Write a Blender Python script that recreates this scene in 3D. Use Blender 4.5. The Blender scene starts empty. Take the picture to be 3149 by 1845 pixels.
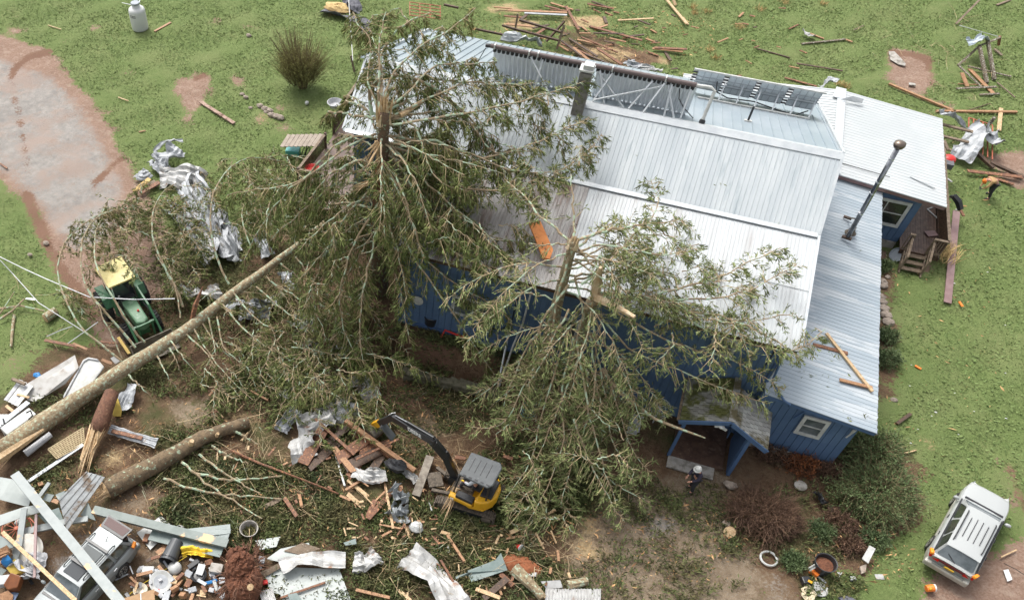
import bpy, bmesh, math, random
import numpy as np
from mathutils import Vector, Matrix
random.seed(7); rng = np.random.default_rng(11)
S = bpy.context.scene; COL = S.collection
# ---------------------------------------------------------------- camera
PITCH, ROLL, YAW, FPX = math.radians(53.4866), math.radians(-0.8106), math.radians(21.9963), 2566.306
PX, PY, W0, H0, CH = 1079.06, 1330.10, 3149.0, 1845.0, 29.3
cy_, sy_ = math.cos(YAW), math.sin(YAW)
rt = np.array([cy_, sy_, 0.]); fh = np.array([-sy_, cy_, 0.]); upv = np.array([0, 0, 1.])
fw = fh*math.cos(PITCH)-upv*math.sin(PITCH); uu = fh*math.sin(PITCH)+upv*math.cos(PITCH)
r2 = rt*math.cos(ROLL)+uu*math.sin(ROLL); u2 = -rt*math.sin(ROLL)+uu*math.cos(ROLL)
cam = bpy.data.cameras.new('camera'); camo = bpy.data.objects.new('camera', cam); COL.objects.link(camo)
camo.matrix_world = Matrix(((r2[0], u2[0], -fw[0], 0), (r2[1], u2[1], -fw[1], 0), (r2[2], u2[2], -fw[2], CH), (0, 0, 0, 1)))
cam.sensor_width = 36; cam.lens = 36*FPX/W0; cam.shift_x = (W0/2-PX)/W0; cam.shift_y = (PY-H0/2)/W0
cam.clip_start = .5; cam.clip_end = 2000; S.camera = camo
# ---------------------------------------------------------------- light
SUN_EL, SUN_AZ = math.radians(56), math.radians(-48)      # from the upper left of the picture, soft overcast
wd = bpy.data.worlds.new('World'); S.world = wd; wd.use_nodes = True
nt = wd.node_tree; bg = nt.nodes['Background']; sky = nt.nodes.new('ShaderNodeTexSky'); sky.sky_type = 'NISHITA'
sky.sun_disc = False; sky.sun_elevation = SUN_EL; sky.sun_rotation = SUN_AZ; sky.air_density = 1.0; sky.dust_density = 5.0; sky.ozone_density = .6
hs = nt.nodes.new('ShaderNodeHueSaturation'); hs.inputs['Saturation'].default_value = .22; hs.inputs['Value'].default_value = 1.0
nt.links.new(sky.outputs[0], hs.inputs['Color']); nt.links.new(hs.outputs[0], bg.inputs[0]); bg.inputs[1].default_value = .15
sl = bpy.data.lights.new('sun', 'SUN'); sl.energy = 1.25; sl.angle = math.radians(22); sl.color = (1, .965, .91)
so = bpy.data.objects.new('sun', sl); COL.objects.link(so)
sd = Vector((math.sin(SUN_AZ)*math.cos(SUN_EL), math.cos(SUN_AZ)*math.cos(SUN_EL), math.sin(SUN_EL)))
so.rotation_euler = sd.to_track_quat('Z', 'Y').to_euler(); so.location = (0, 20, 60)
S.view_settings.view_transform = 'Standard'; S.view_settings.look = 'None'; S.view_settings.exposure = .88; S.view_settings.gamma = 1
S.cycles.max_bounces = 6; S.cycles.diffuse_bounces = 3; S.cycles.glossy_bounces = 3; S.cycles.transmission_bounces = 4
# ---------------------------------------------------------------- helpers
def ray(x, y):
    return r2*((x*1.25-PX)/FPX)-u2*((y*1.25-PY)/FPX)+fw
def g(x, y, z=0.):          # photograph point (2520 px wide) on the level z -> world
    d = ray(x, y); k = (z-CH)/d[2]; return (d[0]*k, d[1]*k, z)
def gy(x, y, Y):
    d = ray(x, y); k = Y/d[1]; return (d[0]*k, Y, CH+d[2]*k)
def V(*a): return Vector(a[0] if len(a) == 1 else a)
def R(a): return math.radians(a)
def U(a, b): return random.uniform(a, b)
class MB:
    def __init__(s): s.v = []; s.f = []
    def add(s, vs, fs):
        n = len(s.v); s.v += [tuple(p) for p in vs]; s.f += [tuple(i+n for i in f) for f in fs]; return s
    def box(s, c, d, rz=0, rx=0, ry=0):
        m = Matrix.Translation(c) @ Matrix.Rotation(rz, 4, 'Z') @ Matrix.Rotation(ry, 4, 'Y') @ Matrix.Rotation(rx, 4, 'X')
        vs = [m @ Vector((x*d[0]/2, y*d[1]/2, z*d[2]/2)) for x in (-1, 1) for y in (-1, 1) for z in (-1, 1)]
        return s.add(vs, [(0, 1, 3, 2), (4, 6, 7, 5), (0, 4, 5, 1), (2, 3, 7, 6), (0, 2, 6, 4), (1, 5, 7, 3)])
    def beam(s, p0, p1, w, h, up=(0, 0, 1), rag=0):
        a, b = V(p0), V(p1); t = (b-a).normalized(); up = V(up)
        if abs(t.dot(up)) > .95: up = Vector((1, 0, 0))
        sd_ = t.cross(up).normalized(); un = sd_.cross(t).normalized(); vs = []
        for e, p in enumerate((a, b)):
            for i, j in ((-1, -1), (1, -1), (1, 1), (-1, 1)):
                vs.append(p+sd_*(i*w/2)+un*(j*h/2)+t*(U(-rag, rag) if rag else 0))
        return s.add(vs, [(0, 1, 2, 3), (7, 6, 5, 4), (0, 4, 5, 1), (1, 5, 6, 2), (2, 6, 7, 3), (3, 7, 4, 0)])
    def tube(s, pts, r, n=8, r1=None, cap=True, jit=0):
        P = [V(p) for p in pts]; N = len(P); 
        rr = r if isinstance(r, (list, tuple)) else [r+(((r1 if r1 is not None else r)-r)*i/max(1, N-1)) for i in range(N)]
        vs = []; pn = None
        for i, p in enumerate(P):
            t = (P[min(i+1, N-1)]-P[max(i-1, 0)]).normalized()
            if pn is None: pn = t.orthogonal().normalized()
            pn = (pn-t*pn.dot(t)).normalized(); b = t.cross(pn)
            for k in range(n):
                a = 2*math.pi*k/n; q = rr[i]*(1+(U(-jit, jit) if jit else 0)); vs.append(p+pn*(math.cos(a)*q)+b*(math.sin(a)*q))
        fs = [(i*n+k, i*n+(k+1) % n, (i+1)*n+(k+1) % n, (i+1)*n+k) for i in range(N-1) for k in range(n)]
        if cap: fs += [tuple(range(n-1, -1, -1)), tuple((N-1)*n+k for k in range(n))]
        return s.add(vs, fs)
    def lathe(s, prof, c=(0, 0, 0), n=20, axis=None):     # prof [(r,z)]
        vs = []; c = V(c)
        for r_, z in prof:
            for k in range(n):
                a = 2*math.pi*k/n; p = Vector((r_*math.cos(a), r_*math.sin(a), z))
                if axis is not None: p = V(axis).to_track_quat('Z', 'Y') @ p
                vs.append(c+p)
        N = len(prof); fs = [(i*n+k, i*n+(k+1) % n, (i+1)*n+(k+1) % n, (i+1)*n+k) for i in range(N-1) for k in range(n)]
        if prof[0][0] > 1e-4: fs.append(tuple(range(n-1, -1, -1)))
        if prof[-1][0] > 1e-4: fs.append(tuple((N-1)*n+k for k in range(n)))
        return s.add(vs, fs)
    def prism(s, poly, off):              # polygon of 3D points extruded by off
        n = len(poly); a = [V(p) for p in poly]; b = [p+V(off) for p in a]
        return s.add(a+b, [tuple(range(n-1, -1, -1)), tuple(range(n, 2*n))]+[(i, (i+1) % n, n+(i+1) % n, n+i) for i in range(n)])
    def ribs(s, o, u, v, pitch=.23, rw=.04, rh=.03, th=.02, jag=0):   # profiled metal sheet: u across ribs, v along
        o, u, v = V(o), V(u), V(v); L = u.length; ud = u/L; nn = ud.cross(v.normalized()).normalized()
        if nn.z < 0: nn = -nn
        prof = []; k = int(L/pitch); x = 0
        for i in range(k+1):
            x = min(i*pitch, L)
            for dx, h in ((0, 0), (rw*.3, rh), (rw*.8, rh), (rw*1.1, 0)):
                if x+dx < L: prof.append((x+dx, h))
        prof.append((L, 0)); vs = []
        for x, h in prof:
            j = U(-jag, jag) if jag else 0
            vs += [o+ud*x+nn*h, o+ud*x+nn*h+v+v.normalized()*j]
        m = len(prof); vs += [p-nn*th for p in [V(q) for q in vs]]
        fs = [(2*i, 2*i+1, 2*i+3, 2*i+2) for i in range(m-1)]+[(2*m+2*i, 2*m+2*i+2, 2*m+2*i+3, 2*m+2*i+1) for i in range(m-1)]
        fs += [(2*i, 2*i+2, 2*m+2*i+2, 2*m+2*i) for i in range(m-1)]+[(2*i+1, 2*m+2*i+1, 2*m+2*i+3, 2*i+3) for i in range(m-1)]
        fs += [(0, 2*m, 2*m+1, 1), (2*m-2, 2*m-1, 4*m-1, 4*m-2)]
        return s.add(vs, fs)
    def sphere(s, c, r, n=10, m=7, sc=(1, 1, 1), jit=0):
        vs = []; c = V(c)
        for i in range(m+1):
            th = math.pi*i/m
            for k in range(n):
                a = 2*math.pi*k/n; q = r*(1+(U(-jit, jit) if jit else 0))
                vs.append(c+Vector((math.sin(th)*math.cos(a)*q*sc[0], math.sin(th)*math.sin(a)*q*sc[1], math.cos(th)*q*sc[2])))
        return s.add(vs, [(i*n+k, (i+1)*n+k, (i+1)*n+(k+1) % n, i*n+(k+1) % n) for i in range(m) for k in range(n)])
def link(name, me, mt, parent=None, loc=None, smooth=False):
    o = bpy.data.objects.new(name, me); COL.objects.link(o)
    if mt is not None: me.materials.append(mt)
    if smooth:
        me.polygons.foreach_set('use_smooth', [True]*len(me.polygons)); me.update()
    if parent is not None: o.parent = parent
    if loc is not None: o.location = loc
    return o
def build(name, mb, mt, parent=None, smooth=False, label=None, bevel=0):
    me = bpy.data.meshes.new(name); me.from_pydata([tuple(v) for v in mb.v], [], mb.f); me.validate(); me.update()
    o = link(name, me, mt, parent, smooth=smooth)
    if bevel:
        b = o.modifiers.new('bevel', 'BEVEL'); b.width = bevel; b.segments = 2; b.limit_method = 'ANGLE'
    if label: o['label'] = label
    return o
def tag(o, label, cat, group=None, kind=None):
    if label: o['label'] = label
    if cat: o['category'] = cat
    if group: o['group'] = group
    if kind: o['kind'] = kind
    return o
def thing(name, label, cat, loc=(0, 0, 0), rz=0, group=None):
    o = bpy.data.objects.new(name, None); COL.objects.link(o); o.location = loc; o.rotation_euler = (0, 0, rz)
    o.empty_display_size = .3; return tag(o, label, cat, group)
def solo(name, mb, mt, label, cat, group=None, smooth=False, bevel=0, kind=None):    # one mesh thing, origin at its base
    c = np.array([tuple(v) for v in mb.v]); o0 = (c[:, 0].mean(), c[:, 1].mean(), c[:, 2].min())
    mb.v = [(p[0]-o0[0], p[1]-o0[1], p[2]-o0[2]) for p in c]
    o = build(name, mb, mt, None, smooth, None, bevel); o.location = o0; return tag(o, label, cat, group, kind)
def struct(name, mb, mt): return tag(build(name, mb, mt), None, None, None, 'structure')
def quads(name, Vv, mt, parent=None, vs_per=4, shade=None):          # fast mesh of loose quads, Vv (n*4,3)
    n = len(Vv)//vs_per; me = bpy.data.meshes.new(name); me.vertices.add(len(Vv)); me.vertices.foreach_set('co', np.asarray(Vv, dtype=np.float32).ravel())
    me.loops.add(n*vs_per); me.loops.foreach_set('vertex_index', np.arange(n*vs_per, dtype=np.int32))
    me.polygons.add(n); me.polygons.foreach_set('loop_start', np.arange(0, n*vs_per, vs_per, dtype=np.int32)); me.polygons.foreach_set('loop_total', np.full(n, vs_per, dtype=np.int32))
    me.update(calc_edges=True); me.validate(); return link(name, me, mt, parent)
# ---------------------------------------------------------------- materials
MC = {}
def nd(t, k, **kw):
    n = t.nodes.new(k)
    for a, b in kw.items():
        if a in n.inputs: n.inputs[a].default_value = b
        else: setattr(n, a, b)
    return n
def mat(name, c1, c2=None, scale=4, rough=.6, metal=0, st=(1, 1, 1), lo=.42, hi=.6, bump=0, c3=None, s3=1.5, lo3=.55, hi3=.65, spec=.4, island=0, st3=None, bs=None, coat=0):
    if name in MC: return MC[name]
    m = bpy.data.materials.new(name); m.use_nodes = True; t = m.node_tree; b = t.nodes['Principled BSDF']; L = t.links.new
    b.inputs['Roughness'].default_value = rough; b.inputs['Metallic'].default_value = metal; b.inputs['Specular IOR Level'].default_value = spec
    if coat: b.inputs['Coat Weight'].default_value = coat; b.inputs['Coat Roughness'].default_value = .08
    tc = nd(t, 'ShaderNodeTexCoord')
    def noise(sc, stv, lo, hi, det=7):
        mp = nd(t, 'ShaderNodeMapping'); mp.inputs['Scale'].default_value = stv; L(tc.outputs['Object'], mp.inputs[0])
        no = nd(t, 'ShaderNodeTexNoise', Scale=sc, Detail=det, Roughness=.62); L(mp.outputs[0], no.inputs['Vector'])
        r_ = nd(t, 'ShaderNodeMapRange'); r_.inputs['From Min'].default_value = lo; r_.inputs['From Max'].default_value = hi; L(no.outputs[0], r_.inputs[0]); return r_.outputs[0], no.outputs[0]
    def mix(a, bb, fac):
        x = nd(t, 'ShaderNodeMix', data_type='RGBA'); 
        if fac is not None: L(fac, x.inputs[0])
        for i, q in ((6, a), (7, bb)):
            if isinstance(q, tuple): x.inputs[i].default_value = (*q, 1)
            else: L(q, x.inputs[i])
        return x.outputs[2]
    col = c1
    if c2 is not None:
        fc, raw = noise(scale, st, lo, hi); col = mix(c1, c2, fc)
    if c3 is not None:
        f3, _ = noise(s3, st3 or st, lo3, hi3); col = mix(col, c3, f3)
    if island:
        ge = nd(t, 'ShaderNodeNewGeometry'); mr = nd(t, 'ShaderNodeMapRange'); mr.inputs['To Min'].default_value = 1-island; mr.inputs['To Max'].default_value = 1+island; L(ge.outputs['Random Per Island'], mr.inputs[0])
        mu = nd(t, 'ShaderNodeVectorMath', operation='SCALE')
        if isinstance(col, tuple): mu.inputs[0].default_value = col
        else: L(col, mu.inputs[0])
        L(mr.outputs[0], mu.inputs['Scale']); col = mu.outputs[0]
    if isinstance(col, tuple): b.inputs['Base Color'].default_value = (*col, 1)
    else: L(col, b.inputs['Base Color'])
    if bump:
        _, raw = noise(bs or scale*2, st, 0, 1); bp = nd(t, 'ShaderNodeBump', Strength=bump, Distance=.05); L(raw, bp.inputs['Height']); L(bp.outputs[0], b.inputs['Normal'])
    MC[name] = m; return m
def emptymat(): pass
BLUE = mat('blue_siding_paint', (.088, .148, .25), (.075, .128, .222), 1.3, .55, bump=.15, bs=60, c3=(.10, .162, .265), s3=.6)
BLUED = mat('blue_trim_paint', (.072, .13, .245), (.062, .112, .215), 2, .5)
WHT = mat('white_paint', (.52, .525, .505), (.42, .425, .405), 3, .5, c3=(.42, .40, .35), s3=6, lo3=.62, hi3=.75)
ROOFF = mat('white_roof_metal', (.42, .455, .475), (.50, .53, .54), 1.1, .5, .1, st=(1.6, .12, .5), c3=(.33, .375, .40), s3=2.2, lo3=.5, hi3=.7)
ROOFLOW = mat('weathered_white_roof_metal', (.48, .505, .515), (.425, .44, .445), 1.6, .5, .1, st=(1.5, .15, .5), c3=(.33, .31, .30), s3=1.0, lo3=.58, hi3=.76)
ROOFB = mat('blue_grey_roof_metal', (.25, .30, .335), (.30, .345, .375), .8, .45, .1, st=(1, .3, 1))
ROOFLT = mat('lean_to_roof_metal', (.30, .35, .39), (.345, .39, .425), .9, .42, .1, st=(.3, 1.2, 1), c3=(.43, .465, .49), s3=.85, lo3=.53, hi3=.57, st3=(.22, 1.35, 1))
ROOFW = mat('wing_roof_metal', (.44, .465, .47), (.48, .50, .505), .5, .45, .1)
FLASH = mat('roof_flashing', (.46, .49, .51), (.54, .565, .575), 2, .4, .2)
WOOD = mat('weathered_wood', (.20, .15, .105), (.13, .095, .065), 5, .8, st=(1, 1, 1), c3=(.30, .25, .19), s3=9, lo3=.55, hi3=.7, bump=.3)
WOODD = mat('dark_wet_wood', (.085, .05, .032), (.05, .032, .022), 6, .6, c3=(.16, .09, .05), s3=8, bump=.3)
WOODR = mat('red_brown_torn_wood', (.19, .085, .045), (.105, .05, .03), 7, .65, c3=(.42, .2, .09), s3=10, bump=.3)
WOODO = mat('orange_fresh_wood', (.34, .185, .095), (.24, .125, .065), 8, .6, c3=(.46, .28, .14), s3=14, bump=.3)
WOODP = mat('pale_split_wood', (.52, .37, .21), (.38, .245, .125), 9, .6, c3=(.60, .48, .32), s3=20, bump=.5)
WOODG = mat('grey_painted_board', (.25, .285, .275), (.21, .245, .235), 2, .55, c3=(.50, .36, .24), s3=1.4, lo3=.66, hi3=.69, bump=.1)
WOODM = mat('mossy_lichened_board', (.13, .10, .07), (.09, .07, .05), 6, .8, c3=(.42, .43, .36), s3=14, lo3=.56, hi3=.6)
DECK = mat('deck_boards_brown', (.115, .07, .05), (.075, .045, .035), 3, .5, c3=(.16, .11, .08), s3=5, bump=.2)
DECKG = mat('grey_deck_boards', (.30, .25, .20), (.24, .195, .155), 4, .7, bump=.2)
MAROON = mat('maroon_painted_plank', (.19, .115, .11), (.23, .15, .145), 3, .45)
BARK = mat('spruce_bark', (.15, .095, .06), (.085, .055, .038), 7, .85, st=(1, 1, 1), c3=(.26, .31, .2), s3=7, lo3=.57, hi3=.62, bump=.8, bs=22)
BARKF = mat('lichened_bark', (.32, .25, .155), (.20, .15, .09), 6, .85, c3=(.38, .43, .31), s3=1.4*5.5, lo3=.54, hi3=.58, bump=.8, bs=20)
BARKR = mat('red_bark', (.16, .075, .045), (.10, .048, .03), 6, .85, c3=(.22, .12, .07), s3=9, bump=.8, bs=20)
BOUGH = mat('bough_bark', (.31, .235, .15), (.22, .165, .10), 6, .8, c3=(.33, .42, .30), s3=3.2, lo3=.50, hi3=.56)
TWIG = mat('bare_twigs', (.42, .32, .19), (.33, .25, .14), 5, .8, c3=(.32, .37, .26), s3=1.4, lo3=.58, hi3=.64, island=.3)
NEED = mat('spruce_needles', (.150, .178, .056), (.100, .130, .038), .7, .65, island=.5, c3=(.24, .205, .08), s3=.9, lo3=.54, hi3=.70, spec=.25)
NEED2 = mat('fresh_spruce_needles', (.195, .228, .088), (.138, .172, .062), .7, .65, island=.5, c3=(.27, .245, .11), s3=.9, lo3=.54, hi3=.70, spec=.25)
LITT = mat('needle_litter', (.088, .110, .034), (.105, .095, .038), .8, .8, island=.55, c3=(.045, .062, .02), s3=.5)
GRASSB = mat('grass_blades', (.145, .205, .068), (.17, .22, .08), .25, .7, island=.22, c3=(.135, .185, .062), s3=.12, spec=.2)
WEED = mat('weed_leaves', (.085, .125, .05), (.12, .16, .065), 1, .6, island=.4)
JUN = mat('juniper_needles', (.10, .15, .055), (.14, .185, .075), 1.2, .7, island=.5)
HEATH = mat('brown_bush_twigs', (.15, .088, .055), (.105, .06, .04), 1.5, .85, island=.45, c3=(.12, .13, .05), s3=.9, lo3=.6, hi3=.7)
WILLOW = mat('willow_buds', (.32, .31, .11), (.24, .24, .08), 1.5, .8, island=.4)
WSTEM = mat('willow_stems', (.20, .165, .085), (.14, .11, .055), 3, .85, island=.3)
STRAW = mat('dry_straw', (.50, .36, .16), (.38, .26, .11), 4, .8, island=.3)
GALV = mat('galvanised_sheet', (.33, .345, .36), (.42, .435, .45), 2.5, .6, .1, c3=(.20, .17, .15), s3=2.6, lo3=.62, hi3=.72, bump=.3)
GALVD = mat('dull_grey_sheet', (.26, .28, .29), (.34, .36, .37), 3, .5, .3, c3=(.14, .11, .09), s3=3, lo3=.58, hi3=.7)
GALVW = mat('white_backed_sheet', (.43, .43, .42), (.34, .335, .32), 2.5, .5, .1, c3=(.26, .15, .10), s3=2.2, lo3=.60, hi3=.70)
TUBE = mat('silver_tube_metal', (.74, .77, .79), (.62, .65, .68), 4, .45, 0, st=(4, 1, .3))
ALU = mat('aluminium', (.60, .62, .64), None, rough=.35, metal=.6)
STEEL = mat('chrome_flue', (.32, .33, .35), (.20, .20, .21), 3, .25, .85)
BLK = mat('black_rubber', (.018, .018, .019), (.03, .029, .028), 6, .75)
BLKP = mat('black_plastic', (.022, .023, .025), (.03, .03, .033), 3, .35)
BLKM = mat('black_machine_paint', (.016, .018, .020), (.024, .025, .027), 3, .3, c3=(.10, .09, .07), s3=5, lo3=.68, hi3=.76)
DKG = mat('dark_grey_canopy', (.075, .082, .086), (.09, .097, .10), 2.5, .5, c3=(.2, .2, .19), s3=7, lo3=.62, hi3=.75)
YEL = mat('machine_yellow', (.62, .33, .018), (.58, .30, .015), 2, .4, c3=(.34, .22, .08), s3=5, lo3=.64, hi3=.74)
MUD = mat('muddy_steel', (.13, .105, .08), (.08, .065, .05), 6, .8, c3=(.18, .15, .115), s3=9, bump=.5)
GRN = mat('tractor_green', (.04, .135, .06), (.035, .11, .05), 2, .4, c3=(.16, .20, .13), s3=5, lo3=.6, hi3=.74)
GRNP = mat('faded_green_hood', (.11, .21, .12), (.09, .18, .10), 2, .45, c3=(.2, .3, .2), s3=4)
CANY = mat('yellow_canopy', (.52, .45, .20), (.46, .38, .13), 1.5, .5)
GLASS = mat('dark_glass', (.02, .024, .026), None, rough=.08, spec=.8)
GLASSP = mat('pale_sky_glass', (.13, .15, .16), (.06, .075, .08), 1.5, .12, spec=.8)
GLASSG = mat('greenish_car_glass', (.02, .025, .021), (.045, .055, .042), 2.2, .08, spec=.9)
CARW = mat('white_car_paint', (.37, .385, .38), None, rough=.28, coat=.6)
CARS = mat('silver_car_paint', (.27, .29, .293), None, rough=.45, metal=.2)
CARG = mat('dark_grey_cladding', (.20, .21, .205), (.17, .175, .165), 3, .4, .2)
BUMP = mat('champagne_bumper', (.40, .39, .35), (.33, .31, .27), 3, .4, .2)
RIM = mat('alloy_rim', (.55, .54, .51), (.40, .38, .34), 5, .3, .6)
REDL = mat('red_lens', (.42, .012, .012), None, rough=.15)
ORL = mat('amber_lens', (.85, .27, .02), None, rough=.15)
CLR = mat('clear_lens', (.62, .63, .62), None, rough=.15)
PLY = mat('number_plate_yellow', (.80, .50, .05), None, rough=.4)
TANK = mat('white_tank_plastic', (.55, .56, .55), (.52, .53, .52), 1, .45)
DGL = mat('grey_lid', (.27, .30, .33), None, rough=.5)
RED = mat('red_plastic', (.55, .03, .025), None, rough=.4)
ORA = mat('orange_plastic', (.80, .20, .03), None, rough=.4)
BLUP = mat('blue_plastic', (.02, .17, .42), None, rough=.4)
TEAL = mat('teal_plastic', (.10, .38, .38), None, rough=.45)
YCL = mat('yellow_cloth', (.78, .56, .05), (.62, .42, .03), 5, .8)
YCU = mat('mustard_cushion', (.50, .36, .08), (.42, .30, .06), 5, .85)
CLO = mat('white_cloth', (.46, .465, .475), (.36, .365, .375), 4, .85)
CARD = mat('cardboard', (.42, .27, .15), (.36, .23, .13), 3, .8)
BRN = mat('brown_leather_case', (.21, .075, .028), (.16, .055, .022), 4, .5)
ROCK = mat('field_stone', (.34, .28, .23), (.24, .20, .165), 5, .85, bump=.5, c3=(.14, .16, .08), s3=3, lo3=.6, hi3=.7)
SOIL = mat('red_root_soil', (.16, .065, .035), (.10, .042, .025), 6, .95, bump=1.0, bs=9)
CONC = mat('concrete', (.36, .34, .31), (.26, .24, .21), 4, .85, c3=(.10, .09, .07), s3=2, lo3=.5, hi3=.7)
CHIM = mat('chimney_block', (.23, .215, .195), (.16, .15, .135), 5, .9, c3=(.13, .14, .07), s3=4)
SHING = mat('grey_shingle_weathered', (.33, .33, .31), (.26, .255, .24), 2.4, .85, c3=(.10, .085, .045), s3=1.0, lo3=.50, hi3=.60, island=.16)
SHINGM = mat('mossy_shingle', (.27, .265, .24), (.19, .185, .16), 2.4, .85, c3=(.085, .09, .025), s3=1.1, lo3=.46, hi3=.56, island=.2)
SKIN = mat('skin', (.50, .27, .19), None, rough=.6)
TANJ = mat('tan_work_jacket', (.42, .27, .13), (.36, .22, .10), 5, .85)
DARKJ = mat('dark_navy_jacket', (.035, .03, .05), None, rough=.85)
JEAN = mat('dark_trousers', (.03, .03, .035), None, rough=.85)
LGS = mat('light_grey_shirt', (.50, .52, .55), (.42, .44, .47), 5, .85)
WIRE = mat('steel_wire', (.55, .56, .58), None, rough=.4, metal=.5)
PIPEB = mat('brown_manifold', (.14, .105, .10), (.12, .09, .085), 3, .4)
INK = mat('black_ink', (.03, .03, .03), None, rough=.6)
WINK = mat('white_decal', (.75, .76, .74), None, rough=.5)
CLAYP = mat('rust_red_pipe', (.40, .12, .07), (.33, .09, .05), 5, .6)
PLYW = mat('pale_plywood', (.62, .60, .54), (.52, .49, .43), 3, .7)
PANEL = mat('pale_green_white_panel', (.40, .43, .41), (.34, .37, .355), 1.6, .5, c3=(.40, .34, .26), s3=3, lo3=.66, hi3=.74)
GPAN = mat('slate_green_panel', (.13, .175, .165), (.17, .21, .20), 3, .5)
# ground: one material driven by masks stored on the mesh
def ground_mat():
    m = bpy.data.materials.new('ground_soil_and_turf'); m.use_nodes = True; t = m.node_tree; b = t.nodes['Principled BSDF']; L = t.links.new
    b.inputs['Roughness'].default_value = .9; b.inputs['Specular IOR Level'].default_value = .2
    tc = nd(t, 'ShaderNodeTexCoord')
    def noise(sc, det=8, ro=.65): n = nd(t, 'ShaderNodeTexNoise', Scale=sc, Detail=det, Roughness=ro); L(tc.outputs['Object'], n.inputs['Vector']); return n.outputs[0]
    def rng_(v, lo, hi, a=0., c=1.):
        r_ = nd(t, 'ShaderNodeMapRange'); L(v, r_.inputs[0]); r_.inputs['From Min'].default_value = lo; r_.inputs['From Max'].default_value = hi; r_.inputs['To Min'].default_value = a; r_.inputs['To Max'].default_value = c; return r_.outputs[0]
    def mix(a, c, fac):
        x = nd(t, 'ShaderNodeMix', data_type='RGBA'); L(fac, x.inputs[0])
        for i, q in ((6, a), (7, c)):
            if isinstance(q, tuple): x.inputs[i].default_value = (*q, 1)
            else: L(q, x.inputs[i])
        return x.outputs[2]
    def add(a, c, k):
        x = nd(t, 'ShaderNodeMath', operation='MULTIPLY_ADD'); L(c, x.inputs[0]); x.inputs[1].default_value = k; L(a, x.inputs[2]); return x.outputs[0]
    def mask(nm, n, amt, lo=.42, hi=.56):
        at = nd(t, 'ShaderNodeAttribute', attribute_name=nm); v = add(add(at.outputs['Fac'], n, amt*1.3), n5, amt*1.3)
        s = nd(t, 'ShaderNodeMath', operation='SUBTRACT'); L(v, s.inputs[0]); s.inputs[1].default_value = amt*1.3; r = rng_(s.outputs[0], lo, hi)
        gt = nd(t, 'ShaderNodeMath', operation='GREATER_THAN'); L(at.outputs['Fac'], gt.inputs[0]); gt.inputs[1].default_value = .012; ml = nd(t, 'ShaderNodeMath', operation='MULTIPLY'); L(r, ml.inputs[0]); L(gt.outputs[0], ml.inputs[1]); return ml.outputs[0]
    n1, n2, n3, n4 = noise(.35), noise(2.2), noise(9), noise(40, 3); n5 = noise(.9, 5)
    turf = mix((.115, .16, .05), (.15, .195, .067), rng_(n2, .35, .65)); turf = mix(turf, (.175, .205, .08), rng_(n1, .45, .7)); turf = mix(turf, (.09, .13, .042), rng_(n3, .55, .8))
    red = mix((.30, .21, .16), (.23, .145, .105), rng_(n3, .35, .6)); red = mix(red, (.33, .245, .19), rng_(n2, .5, .68))
    grav = mix((.34, .315, .285), (.24, .225, .21), rng_(n2, .35, .65)); grav = mix(grav, (.19, .19, .185), rng_(n4, .55, .7)); grav = mix(grav, (.31, .25, .215), rng_(n1, .48, .6))
    mud = mix((.125, .075, .045), (.175, .115, .07), rng_(n2, .38, .6)); mud = mix(mud, (.075, .045, .027), rng_(n3, .5, .7)); mud = mix(mud, (.085, .085, .035), rng_(n1, .50, .62))
    mud = mix(mud, (.45, .37, .27), rng_(n4, .64, .72))
    gm = mix((.20, .148, .098), (.265, .205, .14), rng_(n2, .4, .6)); gm = mix(gm, (.34, .31, .27), rng_(n4, .56, .66))
    chip = mix((.46, .35, .20), (.36, .26, .14), rng_(n3, .4, .6)); chip = mix(chip, (.22, .15, .08), rng_(n2, .55, .7))
    c = mix(turf, red, mask('red', n3, 1.2)); c = mix(c, mud, mask('mud', n3, 1.5)); c = mix(c, gm, mask('gmud', n3, 1.6, .35, .9)); c = mix(c, grav, mask('gravel', n3, 1.2, .3, .9)); c = mix(c, chip, mask('chip', n3, 1.6, .38, .9))
    c = mix(c, (.19, .11, .075), mask('rut', n3, 1.0, .3, .6)); L(c, b.inputs['Base Color'])
    bp = nd(t, 'ShaderNodeBump', Strength=.8, Distance=.12); L(add(n3, n4, .5), bp.inputs['Height']); L(bp.outputs[0], b.inputs['Normal'])
    return m
GROUND = ground_mat()
# ================================================================ GROUND
def sm(a, b, x):
    t = np.clip((x-a)/(b-a), 0, 1); return t*t*(3-2*t)
def hz(x, y):
    return 1.2*sm(-12.5, -10.5, x)*(1-sm(-1.5, 1.5, x))*sm(24.9, 25.35, y)*(1-sm(33, 36, y))
def inpoly(X, Y, P):
    r = np.zeros(X.shape, bool); n = len(P); j = n-1
    for i in range(n):
        xi, yi = P[i][:2]; xj, yj = P[j][:2]
        c = ((yi > Y) != (yj > Y)) & (X < (xj-xi)*(Y-yi)/(yj-yi+1e-12)+xi); r ^= c; j = i
    return r
xs = np.arange(-56, 30.01, .22); ys = np.arange(4, 82.01, .22)
xa = np.concatenate(([-900, -400, -180, -90, -68], xs, [36, 50, 90, 200, 500, 900])); ya = np.concatenate(([-600, -200, -60, -15, -2], ys, [88, 100, 140, 250, 500, 1200]))
GX, GY = np.meshgrid(xa, ya); nx, ny = len(xa), len(ya)
bumps = .05*np.sin(GX*.9+np.sin(GY*.6)*2)*np.sin(GY*.7+GX*.2)+.03*np.sin(GX*2.1-GY*1.3)
GZ = hz(GX, GY)+bumps-.03
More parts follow.
